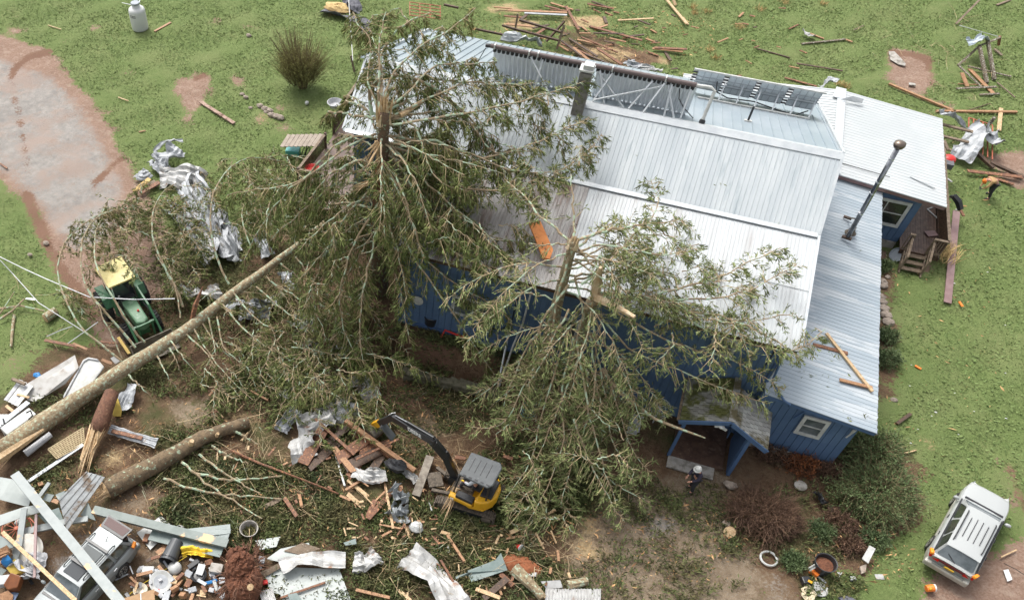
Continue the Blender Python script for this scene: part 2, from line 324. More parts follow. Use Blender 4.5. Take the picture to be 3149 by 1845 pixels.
def poly_mask(polys, blur):
    m = np.zeros(GX.shape)
    for p in polys: m = np.maximum(m, inpoly(GX, GY, [g(*q) for q in p]).astype(float))
    for _ in range(blur):
        m[1:-1, 1:-1] = (m[1:-1, 1:-1]*2+m[:-2, 1:-1]+m[2:, 1:-1]+m[1:-1, :-2]+m[1:-1, 2:])/6
    return m
def blob(x, y, rx, ry, n=14): return [(x+rx*math.cos(a*2*math.pi/n)*U(.7, 1.15), y+ry*math.sin(a*2*math.pi/n)*U(.7, 1.15)) for a in range(n)]
REDP = [[(-160, 30), (0, 82), (60, 105), (115, 118), (150, 160), (205, 222), (218, 235), (252, 285), (272, 315), (300, 378), (335, 425), (345, 450), (400, 520), (430, 600), (520, 640), (560, 700), (640, 760), (560, 850), (420, 900), (260, 880), (225, 790), (180, 720), (150, 670), (115, 640), (100, 545), (75, 510), (25, 465), (-20, 430), (-300, 420), (-400, 30)],
       [(430, 200), (470, 180), (515, 178), (520, 200), (500, 245), (480, 270), (455, 335), (445, 330), (455, 270), (432, 225)],
       [(2183, 115), (2230, 120), (2298, 136), (2298, 218), (2262, 222), (2185, 205)], [(2215, 207), (2350, 262), (2345, 276), (2210, 215)],
       blob(238, 66, 16, 16), blob(312, 178, 26, 9), blob(340, 232, 16, 9), blob(308, 315, 14, 8), blob(522, 46, 20, 8), blob(588, 60, 12, 5), blob(630, 66, 14, 8), blob(255, 195, 14, 5), blob(35, 45, 10, 5), blob(40, 72, 30, 8), blob(110, 42, 9, 5), blob(150, 103, 22, 7), blob(272, 270, 12, 8), blob(690, 265, 22, 10), blob(655, 300, 14, 8), blob(640, 290, 22, 12), blob(700, 318, 30, 14), blob(580, 195, 20, 12), blob(600, 218, 14, 10), blob(620, 250, 12, 12), blob(790, 330, 12, 8),
       [(2255, 1476), (2268, 1425), (2340, 1390), (2430, 1370), (2470, 1352), (2560, 1310), (2800, 1250), (2800, 1700), (2255, 1700)], [(2455, 1120), (2478, 1128), (2530, 1260), (2530, 1320), (2500, 1275), (2475, 1200)],
       [(2430, 380), (2530, 360), (2540, 470), (2470, 450)], blob(2400, 240, 16, 10), blob(2380, 150, 10, 10), blob(2165, 740, 14, 10), blob(2155, 630, 40, 34), blob(2270, 660, 30, 20), blob(2170, 700, 26, 50), blob(40, 900, 30, 20), blob(70, 935, 30, 18), blob(20, 860, 20, 12)]
MUDP = [[(90, 880), (180, 850), (300, 850), (420, 700), (560, 640), (700, 560), (980, 600), (1250, 640), (1500, 900), (1900, 1060), (2050, 1090), (2105, 1130), (2060, 1180), (2160, 1260), (2190, 1330), (2130, 1350), (2160, 1410), (2060, 1400), (1960, 1476), (1900, 1800), (-600, 1800), (-600, 1010), (-100, 1000), (30, 960)],
        [(1390, 70), (1450, 80), (1540, 110), (1600, 125), (1640, 150), (1560, 175), (1440, 150), (1380, 115)], [(2150, 640), (2190, 640), (2200, 800), (2190, 1010), (2150, 1000)],
        [(2140, 1060), (2260, 1120), (2270, 1280), (2150, 1340), (2080, 1200)]]
GMUD = [[(1380, 1476), (1400, 1290), (1480, 1220), (1620, 1180), (1750, 1150), (1840, 1190), (1800, 1260), (1830, 1340), (1880, 1400), (1960, 1476), (1960, 1700), (1380, 1700)], blob(1060, 1045, 70, 30), blob(330, 1230, 90, 40), blob(480, 1010, 90, 40), blob(460, 1250, 90, 30), blob(380, 1380, 60, 60), blob(110, 1370, 40, 30), blob(1130, 1000, 50, 20), blob(1000, 1320, 20, 10),
        [(380, 560), (520, 640), (470, 720), (380, 640)]]
GRAV = [[(-300, 110), (0, 145), (60, 170), (130, 195), (185, 255), (235, 330), (270, 400), (300, 470), (280, 560), (250, 600), (180, 610), (130, 560), (110, 520), (60, 470), (30, 430), (-20, 410), (-300, 400)], blob(300, 1310, 50, 20), blob(1900, 1450, 40, 24), blob(1620, 1290, 40, 30), blob(160, 1400, 50, 30), blob(240, 1320, 30, 20)]
CHIPP = [blob(1450, 1290, 55, 30), blob(1435, 1350, 50, 28), blob(1470, 1370, 30, 22), blob(1750, 1340, 22, 30), blob(1740, 1300, 14, 22), blob(1140, 1100, 24, 12), blob(1090, 1040, 50, 16), blob(270, 1130, 50, 26), blob(560, 1010, 50, 20), blob(1290, 60, 60, 16), blob(1440, 55, 60, 20), blob(1500, 130, 60, 22), blob(1240, 25, 40, 10), blob(1700, 190, 30, 12), blob(1640, 150, 26, 12), blob(630, 1030, 50, 18), blob(2080, 245, 22, 10), blob(1350, 140, 60, 16), blob(850, 1140, 40, 14), blob(480, 1280, 60, 20), blob(1040, 900, 40, 14), blob(660, 290, 30, 14), blob(2270, 1080, 10, 40), blob(2240, 1180, 14, 40), blob(1245, 20, 60, 14), blob(830, 25, 40, 14)]
def stroke(P, w):
    L, Rr = [], []
    for i, p in enumerate(P):
        a, b = P[max(0, i-1)], P[min(len(P)-1, i+1)]; dx, dy = b[0]-a[0], b[1]-a[1]; q = math.hypot(dx, dy)+1e-6; L.append((p[0]-dy/q*w, p[1]+dx/q*w)); Rr.append((p[0]+dy/q*w, p[1]-dx/q*w))
    return L+Rr[::-1]
RUTP = [stroke([(28, 190), (38, 165), (75, 140), (130, 124)], 7), stroke([(25, 190), (38, 250), (52, 310), (62, 390), (70, 440)], 4), stroke([(226, 478), (240, 440), (270, 408), (305, 384)], 6), stroke([(60, 470), (100, 560), (130, 630), (175, 700), (240, 780)], 13), stroke([(2480, 1130), (2500, 1190), (2530, 1260)], 8),
        blob(965, 985, 90, 30), blob(1060, 895, 60, 30), blob(1230, 1000, 40, 40), blob(960, 1260, 40, 20), [(2190, 118), (2298, 136), (2298, 218), (2286, 218), (2280, 150), (2190, 132)], stroke([(470, 195), (510, 182)], 7)]
def build_ground():
    me = bpy.data.meshes.new('ground'); vv = np.stack([GX, GY, GZ], -1).reshape(-1, 3)
    me.vertices.add(len(vv)); me.vertices.foreach_set('co', vv.astype(np.float32).ravel())
    i = np.arange(nx-1)[None, :]+nx*np.arange(ny-1)[:, None]; q = np.stack([i, i+1, i+1+nx, i+nx], -1).reshape(-1, 4)
    me.loops.add(q.size); me.loops.foreach_set('vertex_index', q.ravel().astype(np.int32)); me.polygons.add(len(q))
    me.polygons.foreach_set('loop_start', np.arange(0, q.size, 4, dtype=np.int32)); me.polygons.foreach_set('loop_total', np.full(len(q), 4, dtype=np.int32)); me.update(calc_edges=True)
    me.polygons.foreach_set('use_smooth', np.ones(len(q), bool))
    out = {}
    for nm, P, b in (('red', REDP, 11), ('mud', MUDP, 9), ('gmud', GMUD, 14), ('gravel', GRAV, 10), ('chip', CHIPP, 8), ('rut', RUTP, 2)):
        m = poly_mask(P, b); out[nm] = m; a = me.attributes.new(nm, 'FLOAT', 'POINT'); a.data.foreach_set('value', m.ravel().astype(np.float32))
    tag(link('ground', me, GROUND), None, None, None, 'structure'); return out
MASK = build_ground()
def mask_at(x, y, names):
    ix = np.clip(np.searchsorted(xa, x), 0, nx-1); iy = np.clip(np.searchsorted(ya, y), 0, ny-1)
    return np.max([MASK[n][iy, ix] for n in names], axis=0)
HOUSE_FOOT = lambda x, y: ((x > -13) & (x < 14.7) & (y > 26.1) & (y < 49)) & ~((x > 11.8) & (y < 41)) & ~((x < -8) & (y < 31.7))
def tufts(n, x0, x1, y0, y1):
    x = rng.uniform(x0, x1, n); y = rng.uniform(y0, y1, n); k = mask_at(x, y, ['red', 'mud', 'gravel', 'chip', 'rut'])+.35*(np.sin(x*3.1+y)*np.sin(y*2.7-x*1.3))*.5
    k = (k < .38) & ~HOUSE_FOOT(x, y); return x[k], y[k]
def make_grass():
    x, y = tufts(330000, -50, 26, 10, 80)
    # keep only what the valley of view holds
    d = np.stack([x, y, np.full_like(x, -CH)], -1); w = d@fw; px = PX+FPX*(d@r2)/w; py = PY-FPX*(d@u2)/w
    k = (px > -160) & (px < 3300) & (py > -120) & (py < 1990); x, y = x[k], y[k]; n = len(x)
    tall = .5+.9*np.clip(np.sin(x*.5+1.3*np.sin(y*.31))*np.sin(y*.43+.5*x*.3), 0, 1)+(y > 46)*.45
    h = rng.uniform(.035, .075, n)*(.75+.35*tall); w = rng.uniform(.02, .05, n); a = rng.uniform(0, 6.28, n); la = rng.uniform(0, 6.28, n); ln = rng.uniform(.8, 2.2, n)*h
    z = hz(x, y)-.02; c, s = np.cos(a)*w, np.sin(a)*w; tx, ty = np.cos(la)*ln, np.sin(la)*ln
    P = np.stack([np.stack([x-c, y-s, z], -1), np.stack([x+c, y+s, z], -1), np.stack([x+c*.5+tx, y+s*.5+ty, z+h], -1), np.stack([x-c*.4+tx, y-s*.4+ty, z+h*.92], -1)], 1).reshape(-1, 3)
    tag(quads('grass', P, GRASSB), 'short green lawn and pasture grass around the house', 'grass', None, 'stuff')
make_grass()
# ================================================================ HOUSE
house = thing('farmhouse', 'long blue farmhouse with ribbed white metal roof half buried under broken spruces', 'house', (0, 26.1, 0))
HO = Vector((0, 26.1, 0))
def hb(name, mb, m, parent=house, **k):
    if parent is house: mb.v = [tuple(V(p)-HO) for p in mb.v]
    else: mb.v = [tuple(V(p)-HO) for p in mb.v]
    return build(name, mb, m, parent, **k)
def siding(p0, p1, zb, zt, out, bw=.30, gap=.022, th=.035):
    m = MB(); a, b = V(p0[0], p0[1], 0), V(p1[0], p1[1], 0); L = (b-a).length; t = (b-a)/L; o = V(out); n = max(1, round(L/bw)); w = L/n
    f = zt if callable(zt) else (lambda s: zt)
    for i in range(n):
        s0, s1 = i*w+gap/2, (i+1)*w-gap/2; q = [a+t*s0+V(0, 0, zb), a+t*s1+V(0, 0, zb), a+t*s1+V(0, 0, f(s1)), a+t*s0+V(0, 0, f(s0))]; m.prism(q, o*th)
    m.prism([a+V(0, 0, zb+.01), b+V(0, 0, zb+.01), b+V(0, 0, f(L)-.01), a+V(0, 0, f(0)-.01)], -o*.1)
    return m
XR, XL, XE = 7.42, -8.0, 7.87
YB, ZB, YR, ZR, YK, ZK = 31.7, 6.60, 34.7, 8.45, 45.0, 4.75
fs = lambda s: 5.55
hb('front_wall', siding((XL, 26.1), (XR, 26.1), -.1, 5.6, (0, -1, 0)), BLUE)
def gab(s):  # along Y from 26.1
    y = 26.1+s
    return (5.72+(6.6-5.72)*(y-25.75)/(YB-25.75) if y < YB else (ZB+(ZR-ZB)*(y-YB)/(YR-YB) if y < YR else ZR+(ZK-ZR)*(y-YR)/(YK-YR)))-.15
hb('gable_wall', siding((XR, 26.1), (XR, 44.7), 0, gab, (1, 0, 0), .3), BLUE)
hb('gable_wall', siding((XL, 26.1), (XL, 31.8), 0, gab, (-1, 0, 0), .3), BLUE)
hb('side_wall', siding((-12.5, 31.9), (XL, 31.9), 0, 6.2, (0, -1, 0)), BLUE)
hb('gable_wall', siding((-12.5, 31.9), (-12.5, 44.7), 0, lambda s: gab(s+5.8), (-1, 0, 0)), BLUE)
hb('back_wall', siding((-12.5, 44.7), (XR, 44.7), 0, 4.6, (0, 1, 0)), BLUE)
hb('corner_trim', MB().box((XR+.03, 26.05, 2.8), (.14, .14, 5.5)), BLUED); hb('corner_trim', MB().box((XL-.03, 26.05, 2.8), (.14, .14, 5.5)), BLUED)
# roofs
hb('lower_front_roof', MB().ribs((-8.35, 25.75, 5.72), (XE+8.35, 0, 0), (0, YB-25.75, ZB-5.72), .152, .03, .022, .03, .015), ROOFLOW)
hb('old_roof_sheets', MB().ribs((-8.36, 25.74, 5.732), (6.9, 0, 0), (0, YB-25.75-.2, ZB-5.73), .152, .03, .022, .02, .05), mat('rusty_old_roof_metal', (.38, .37, .36), (.28, .26, .245), 1.6, .6, .1, st=(1.6, .2, .5), c3=(.16, .10, .075), s3=1.2, lo3=.52, hi3=.66))
hb('upper_front_roof', MB().ribs((-12.95, YB-.12, ZB+.02), (XE+12.95, 0, 0), (0, YR-YB+.12, ZR-ZB), .20, .03, .02, .03, 0), ROOFF)
hb('rear_roof', MB().ribs((-13.3, YR, ZR), (XE+13.3, 0, 0), (0, YK-YR, ZK-ZR), .42, .035, .04, .03, 0), ROOFB)
m = MB(); dv = V(0, YR-YB, ZR-ZB).normalized(); dr = V(0, YK-YR, ZK-ZR).normalized(); top = V(0, YR, ZR+.06)
for d_, w_ in ((-dv, .30), (dr, .26)): m.prism([V(-12.95, 0, 0)+top, V(XE+.03, 0, 0)+top, V(XE+.03, 0, 0)+top+d_*w_, V(-12.95, 0, 0)+top+d_*w_], (0, 0, .012))
hb('ridge_cap', m, FLASH)
hb('roof_step_flashing', MB().box((-2.5, YB-.10, ZB+.065), (20.6, .22, .04), rx=.2).box((-2.5, YB-.14, ZB+.03), (20.5, .02, .05)), FLASH)
for x in (XE+.0, -12.98):
    m = MB()
    for p, q in (((x, YB, ZB+.01), (x, YR, ZR+.03)), ((x, YR, ZR+.03), (x, YK, ZK+.01))): m.beam(p, q, .10, .16)
    if x > 0: m.beam((XE, 25.75, 5.72), (XE, YB, ZB), .10, .14)
    hb('rake_trim', m, FLASH)
hb('fascia', MB().box((-.25, 25.80, 5.60), (16.1, .05, .16)), WOODD)
hb('soffit', MB().beam((-.2, 25.98, 5.60), (-.2, 25.99, 5.60), 16, .03), BLUED)
for yy in (32.7, 33.75): hb('sheet_lap', MB().box((-2.5, yy, ZB+(yy-YB)*(ZR-ZB)/(YR-YB)+.036), (20.7, .03, .012), rx=.55), ROOFF)
hb('sheet_lap', MB().box((3.4, 28.7, 6.19), (8.9, .03, .014), rx=.15), ROOFLOW)
# lean-to (right) -------------------------------------------------
LX, LZ0, LZ1, LYF = 11.85, 3.55, 3.02, 25.32
hb('lean_to_roof', MB().ribs((7.45, LYF, LZ0), (0, 41.25-LYF, 0), (LX-7.45, 0, LZ1-LZ0), .225, .03, .014, .03, .02), ROOFLT)
hb('lean_to_front_wall', siding((7.45, 25.66), (11.32, 25.66), .25, lambda s: 3.42-.125*s, (0, -1, 0), .295), BLUE)
hb('lean_to_side_wall', siding((11.32, 25.66), (11.32, 41.1), .1, 2.9, (1, 0, 0)), BLUE)
hb('lean_to_fascia', MB().beam((7.45, LYF+.02, LZ0-.10), (LX-.05, LYF+.02, LZ1-.09), .04, .16), BLUED)
hb('lean_to_rim', MB().box((LX-.01, (LYF+41.2)/2, LZ1-.07), (.03, 41.2-LYF, .08)), MAROON)
hb('foundation', MB().box((8.6, 25.62, .08), (2.4, .12, .26)), CONC)
hb('skirt_board', MB().box((9.05, 25.60, .23), (1.35, .05, .12)), WHT)
hb('conduit', MB().tube([(9.0, 25.58, 2.35), (9.25, 25.58, 3.0), (9.5, 25.57, 3.05), (11.2, 25.57, 2.82), (11.55, 25.57, 2.80)], .035, 6), BLUED)
hb('corner_hook', MB().tube([(11.15, 25.58, 2.35), (11.12, 25.50, 2.7), (11.2, 25.50, 2.72), (11.1, 25.57, 2.1)], .035, 5), WHT)
def window(c, w, h, fr=.13, panes=(1, 2), pm=GLASSP, out=(0, -1, 0), par=house):
    o = V(out); side = V(-o.y, o.x, 0); cc = V(c); f = MB()
    def slab(mb, dx, dz, ww, hh, dep, off): mb.beam(cc+side*(dx-ww/2)+V(0, 0, dz)+o*off, cc+side*(dx+ww/2)+V(0, 0, dz)+o*off, dep, hh)
    for sx in (-1, 1): slab(f, sx*(w/2-fr/2), 0, fr, h, .07, .055)
    for sz in (-1, 1): slab(f, 0, sz*(h/2-fr/2), w-2*fr, fr, .07, .055)
    fo = hb('window', f, WHT, par)
    nx_, nz = panes
    b = MB()
    for i in range(1, nx_): slab(b, -w/2+fr+(w-2*fr)*i/nx_, 0, .05, h-2*fr, .04, .045)
    for j in range(1, nz): slab(b, 0, -h/2+fr+(h-2*fr)*j/nz, w-2*fr, .05, .044, .045)
    hb('sash_bar', b, WHT, fo)
    gl = MB(); slab(gl, 0, 0, w-2*fr, h-2*fr, .02, .03); hb('pane', gl, pm, fo); return fo
window((9.78, 25.62, 2.15), 1.0, 1.15, .14, (1, 2), GLASSP)
window((5.35, 26.05, 4.75), .95, .95, .13, (1, 2), GLASSP); window((-4.7, 26.05, 3.25), 1.9, 1.1, .13, (2, 1), GLASSP); window((-.6, 26.05, 3.6), .9, 1.1, .12, (1, 2), GLASSP)
hb('fish_plaque', MB().lathe([(.01, 0), (.2, .01), (.26, .03), (.01, .04)], (-7.2, 26.02, 2.9), 14, (0, -1, 0)), WHT)
hb('vent_pipe', MB().tube([(-2.4, 25.9, 5.2), (-2.45, 25.85, 3.3), (-2.6, 25.4, 2.4), (-2.75, 24.6, .4)], .045, 6), WHT)
hb('cable', MB().tube([(-2.9, 26.03, 5.3), (-2.95, 26.03, 3.0), (-3.3, 26.0, 2.5), (-4.6, 26.0, 2.2)], .025, 5), BLKP)
hb('cable', MB().tube([(7.15, 26.03, 5.4), (7.1, 26.03, 3.9), (6.9, 26.0, 3.4)], .025, 5), BLKP)
# lower deck band on front wall
hb('wall_skirt', MB().box((-5.2, 26.0, 1.38), (5.5, .1, .2)), BLUED)
# wing -------------------------------------------------------------
WR, WZ, WE = 9.42, 3.58, 3.03
hb('wing_roof', MB().ribs((WR, 41.02, WZ), (0, 7.9, 0), (14.76-WR, 0, WE-WZ), .25, .03, .013, .03, .02), ROOFW)
hb('wing_roof', MB().ribs((WR, 41.02, WZ), (0, 7.9, 0), (1.2-WR, 0, 2.85-WZ), .25, .03, .022, .03, 0), ROOFW)
hb('wing_ridge_cap', MB().beam((WR, 41.0, WZ+.06), (WR, 48.95, WZ+.06), .42, .03).beam((WR-.28, 47.9, WZ+.08), (WR-.12, 48.95, WZ+.08), .36, .03), FLASH)
hb('wing_fascia', MB().beam((WR-2, 41.05, WZ-.16), (WR, 41.05, WZ-.12), .05, .18).beam((WR, 41.05, WZ-.12), (14.72, 41.05, WE-.10), .05, .18), MAROON)
hb('wing_soffit', MB().beam((13.7, 41.2, 2.93), (13.7, 48.8, 2.93), 1.9, .04), DECK)
hb('wing_front_wall', siding((7.5, 41.35), (13.78, 41.35), .35, 3.05, (0, -1, 0), .3), BLUE)
hb('wing_side_wall', siding((13.78, 41.35), (13.78, 48.7), .35, 3.0, (1, 0, 0)), BLUE)
hb('wing_back_wall', siding((1.4, 48.7), (13.78, 48.7), 0, 2.8, (0, 1, 0)), BLUE)
hb('wing_foundation', MB().box((12.9, 41.30, .12), (1.7, .14, .42)), CONC)
window((12.35, 41.31, 1.95), 2.1, 1.5, .15, (2, 2), GLASS)
hb('roof_patch_strip', MB().beam((9.6, 42.0, WZ+.03), (12.0, 41.95, WZ-.16), .03, .02), INK)
hb('roof_patch_strip', MB().beam((13.0, 42.6, 3.24), (14.2, 42.2, 3.15), .06, .02), GALVD)
hb('torn_flashing', MB().prism([(9.35, 47.6, 3.75), (9.9, 47.95, 3.85), (10.5, 48.1, 3.72), (10.45, 47.8, 3.66), (9.9, 47.7, 3.7)], (0, 0, .02)), GALVD)
# chimney
ch = hb('chimney', MB().box((-2.95, 34.35, 8.85), (.50, .50, 2.4)), CHIM)
hb('chimney_cap', MB().box((-2.95, 34.35, 10.18), (.60, .58, .07)).box((-2.9, 34.35, 10.30), (.42, .40, .18)), WHT, ch)
hb('vent_pipe', MB().tube([(4.2, 37.4, 7.4), (4.2, 37.4, 8.2)], .05, 8), BLKP); hb('vent_boot', MB().box((4.2, 37.4, 7.51), (.32, .3, .05), rx=-.34), WHT)
# porch ------------------------------------------------------------
def shingles(o, u, v, nu, nv, miss=()):
    m = MB(); o, u, v = V(o), V(u), V(v); n = u.cross(v).normalized(); n = n if n.z > 0 else -n
    for j in range(nv):
        for i in range(-1, nu+1):
            a = max(0, (i+(.5 if j % 2 else 0)+U(-.03, .03))/nu); b_ = min(1, (i+.88+(.5 if j % 2 else 0))/nu)
            if b_-a < .01 or (i, j) in miss: continue
            p = o+u*a+v*(j/nv); q = o+u*b_+v*(j/nv); e = v*(1.05/nv); lift = n*(.03+U(0, .012))
            m.prism([p+lift, q+lift, q+e*1.0+n*.004, p+e*1.0+n*.004], n*.012)
    m.prism([o-n*.02, o+u-n*.02, o+u+v-n*.02, o+v-n*.02], n*.015); return m
PR, PF, PBk = (6.45, 3.32), 23.62, 26.0
hb('porch_roof_left', shingles((4.68, PF, 2.62), (0, PBk-PF, 0), (PR[0]-4.68, 0, PR[1]-2.62), 10, 9, {(6, 2), (7, 2), (6, 3), (8, 0), (9, 0), (9, 1), (5, 1), (4, 1), (9, 4), (9, 5), (8, 5), (9, 3)}), SHINGM)
hb('porch_roof_right', shingles((8.15, PF, 2.30), (0, 25.6-PF, 0), (PR[0]-8.15, 0, PR[1]-2.30), 9, 9), SHING)
hb('porch_ridge', MB().beam((PR[0], PF, PR[1]+.03), (PR[0], PBk, PR[1]+.03), .26, .02), SHING)
hb('porch_bargeboard', MB().beam((4.66, PF-.03, 2.52), (PR[0]+.02, PF-.03, PR[1]-.07), .05, .19).beam((PR[0], PF-.03, PR[1]-.07), (8.17, PF-.03, 2.20), .05, .19), BLUED)
hb('porch_gutter', MB().beam((4.62, PF, 2.56), (4.62, PBk, 2.56), .10, .05), WOOD)
hb('porch_side_wall', siding((7.42, 23.78), (7.42, 25.6), .05, lambda s: 2.5, (1, 0, 0), .3).box((7.42, 23.74, 1.25), (.14, .12, 2.5)), BLUED)
hb('porch_post', MB().box((4.95, 23.85, 1.28), (.13, .13, 2.5)).beam((4.95, 23.9, 1.7), (5.0, 25.9, 2.4), .08, .1), BLUED)
hb('porch_floor', MB().box((6.1, 24.95, .06), (2.1, 2.3, .12)), DECK)
hb('front_door', MB().box((6.0, 26.03, 1.15), (.95, .06, 2.05)), BLKP)
hb('porch_step', MB().box((5.9, 23.5, .04), (1.9, .6, .08)), CONC)
hb('porch_light', MB().lathe([(.02, 0), (.10, .03), (.12, .1), (.02, .14)], (6.2, 23.6, 2.85), 10).box((6.32, 23.58, 2.86), (.22, .06, .1), ry=.4).box((6.05, 23.58, 2.9), (.2, .05, .08), ry=-.4), WHT)
hb('shutter', MB().box((6.9, 24.9, 1.3), (.03, .4, .4)), BLUED)
hb('downspout', MB().tube([(7.5, 25.95, 4.9), (7.6, 25.85, 3.75), (8.2, 25.28, 3.50), (8.45, 25.24, 3.42), (8.5, 25.3, 3.25), (8.5, 25.55, 3.1)], .05, 6), BLUED)
hb('wall_edge_strip', MB().beam((XR+.08, 25.98, 3.7), (XR+.08, 25.98, 5.3), .03, .03), WHT)
# ================================================================ ROOF FITTINGS
t = thing('tube_collector', 'long solar tube collector on the ridge under a brown header pipe', 'solar collector', (-2.8, 35.5, 8.1)); TO = Vector((-2.8, 35.5, 8.1))
def lb(name, mb, m, par, O, **k): mb.v = [tuple(V(p)-V(O)) for p in mb.v]; return build(name, mb, m, par, **k)
lb('header_pipe', MB().tube([(-7.4, 35.5, 9.72), (1.5, 35.5, 9.72)], .10, 12), PIPEB, t, TO)
lb('end_cap', MB().tube([(-7.62, 35.5, 9.70), (-7.36, 35.5, 9.72)], .07, 8, jit=.3), BLKP, t, TO)
mr = MB(); mrl = MB()
for i in range(44):
    x = -7.2+i*.2
    if -3.35 < x < -2.6: continue
    m = MB(); mc = MB(); (m1 := m).tube([(x, 35.56, 9.60), (x+.0, 36.12, 7.98)], .06, 6); mc.lathe([(.02, 0), (.075, .02), (.085, .1), (.07, .2)], (x, 35.56, 9.44), 8); (mrl if x < -3 else mr).box((x+.1, 35.92, 8.78), (.12, .012, 1.62), rx=.34)
    lb('tube', m, TUBE, t, TO); lb('tube_socket', mc, BLKP, t, TO)
for q_ in (mr, mrl): lb('reflector', q_, TUBE, t, TO)
lb('lower_rail', MB().beam((-7.3, 36.1, 7.98), (1.5, 36.1, 7.98), .08, .07), FLASH, t, TO)
for a, b in (((-5.55, 35.4, 9.62), (-4.4, 34.75, 8.55)), ((-5.0, 35.4, 9.6), (-5.05, 34.8, 8.5)), ((-2.5, 35.4, 9.6), (-1.95, 34.8, 8.5)), ((-2.6, 35.4, 9.55), (-1.1, 34.8, 8.5)), ((-1.95, 35.4, 9.6), (-2.45, 34.8, 8.5)), ((-.25, 35.4, 9.6), (-.9, 34.8, 8.5)), ((.25, 35.4, 9.6), (-.25, 34.75, 8.52)), ((.25, 35.35, 9.5), (-2.4, 34.8, 8.6)), ((.4, 35.4, 9.55), (1.05, 34.75, 8.5)), ((1.35, 35.4, 9.55), (1.3, 34.8, 8.55)), ((.55, 35.4, 9.6), (.62, 34.8, 8.5))): lb('brace', MB().beam(a, b, .07, .05), FLASH, t, TO)
lb('end_pipe', MB().tube([(1.45, 35.5, 9.70), (2.1, 35.48, 9.74), (2.28, 35.42, 9.66), (2.2, 34.95, 8.6)], .075, 8), WHT, t, TO)
lb('pipe_foot', MB().lathe([(.13, 0), (.13, .08), (.09, .14)], (2.2, 34.93, 8.47), 12), BLKP, t, TO)
lb('clamp', MB().box((-5.65, 35.5, 9.75), (.06, .26, .2)).box((-5.25, 35.5, 9.75), (.06, .26, .2)).box((-2.0, 35.5, 9.75), (.06, .26, .2)).box((.25, 35.5, 9.75), (.06, .26, .2)).box((-7.2, 35.5, 9.75), (.06, .26, .2)), WHT, t, TO)
lb('hose', MB().tube([(-7.6, 35.45, 9.6), (-7.85, 35.2, 9.0), (-8.0, 34.8, 8.55)], .02, 5), BLKP, t, TO)
lb('hose', MB().tube([(.9, 35.4, 9.5), (1.0, 35.3, 9.1), (1.3, 35.2, 8.8), (1.8, 34.9, 8.6)], .022, 5), BLKP, t, TO)
# solar panels (their backs face us)
O = Vector((4.4, 41, 6.0)); t = thing('solar_array', 'four tilted solar panels on the rear roof seen from behind', 'solar panels', O)
PT, PBm = (40.85, 7.52), (41.62, 6.22); dvp = V(0, PBm[0]-PT[0], PBm[1]-PT[1])
for i in range(4):
    x0 = 1.62+i*1.45; x1 = x0+1.22; m = MB(); o0 = V(x0, PT[0], PT[1]); u = V(x1-x0, 0, 0); nn = u.cross(dvp).normalized()
    m.prism([o0, o0+u, o0+u+dvp, o0+dvp], nn*.02); pn = lb('panel', m, mat('panel_back', (.66, .69, .71), (.56, .6, .62), 3, .4), t, O)
    gr = MB()
    for k in range(4): q = o0+dvp*(k/3); gr.beam(q-nn*.01, q+u-nn*.01, .02, .03)
    for k in range(5): q = o0+u*(k/4); gr.beam(q-nn*.01, q+dvp-nn*.01, .02, .03)
    lb('cell_grid', gr, mat('grid_grey', (.36, .38, .40), None, rough=.5), pn, O)
    for k in range(6): q = V(x0-.12, PT[0], PT[1])+dvp*(.1+k*.16); lb('junction_block', MB().box(q-nn*.02, (.22, .07, .06)), BLKP, t, O)
lb('top_rail', MB().beam((1.4, PT[0]-.02, PT[1]+.02), (7.35, PT[0]-.02, PT[1]+.02), .07, .07), WHT, t, O)
lb('middle_rail', MB().beam((1.5, 41.22, 6.8), (7.3, 41.22, 6.8), .06, .06), FLASH, t, O)
lb('bottom_rail', MB().beam((1.95, 40.35, 6.47), (7.05, 40.35, 6.47), .08, .07), WHT, t, O)
for i in range(6): x = 2.9+i*.82; lb('strut', MB().beam((x, 40.36, 6.5), (x+.1, 41.1, 7.05), .06, .05), FLASH, t, O)
lb('cable', MB().tube([(2.6, 41.1, 7.0), (2.7, 40.9, 6.6), (3.3, 40.8, 6.45), (4.5, 40.85, 6.5), (5.6, 40.7, 6.4), (6.4, 40.5, 6.42), (6.9, 40.6, 6.7)], .03, 5), BLKP, t, O)
# flue
b0, b1, b2 = V(g(2083, 585, 3.4)), V(g(2090, 555, 3.5)), V(gy(2213, 357, 0+g(2083, 585, 3.4)[1]+.05))
O = b0; t = thing('stove_flue', 'tall chrome stove flue braced with legs on the lean-to roof', 'flue', O)
tp = b2; d_ = (tp-b0)
lb('pipe', MB().tube([b0+V(.02, 0, .1), tp], .105, 14), STEEL, t, O, smooth=True)
m = MB()
for k in (.28, .50, .62, .86): m.tube([b0+d_*k, b0+d_*(k+.012)], .12, 14)
lb('band', m, ALU, t, O); lb('rain_cap', MB().lathe([(.10, -.12), (.20, -.10), (.24, 0), (.22, .10), (.10, .16), (0, .17)], tp, 16), mat('brown_cap', (.17, .135, .11), None, rough=.3, metal=.6), t, O, smooth=True)
lb('foot', MB().box(b0+V(.0, 0, 0), (.42, .14, .09), rz=-.2), WOODD, t, O)
q1 = V(g(2085, 536, 3.35)); q2 = b0+d_*.22
lb('brace', MB().beam(q1, q2, .06, .06), MUD, t, O); lb('brace_foot', MB().box(q1, (.36, .12, .08), rz=-.2), WOODD, t, O)
lb('brace', MB().beam(V(g(2106, 560, 3.3)), b0+d_*.12, .06, .06), MUD, t, O); lb('boot', MB().lathe([(.26, 0), (.16, .1), (.12, .3)], V(g(2092, 573, 3.36)), 14), MUD, t, O)
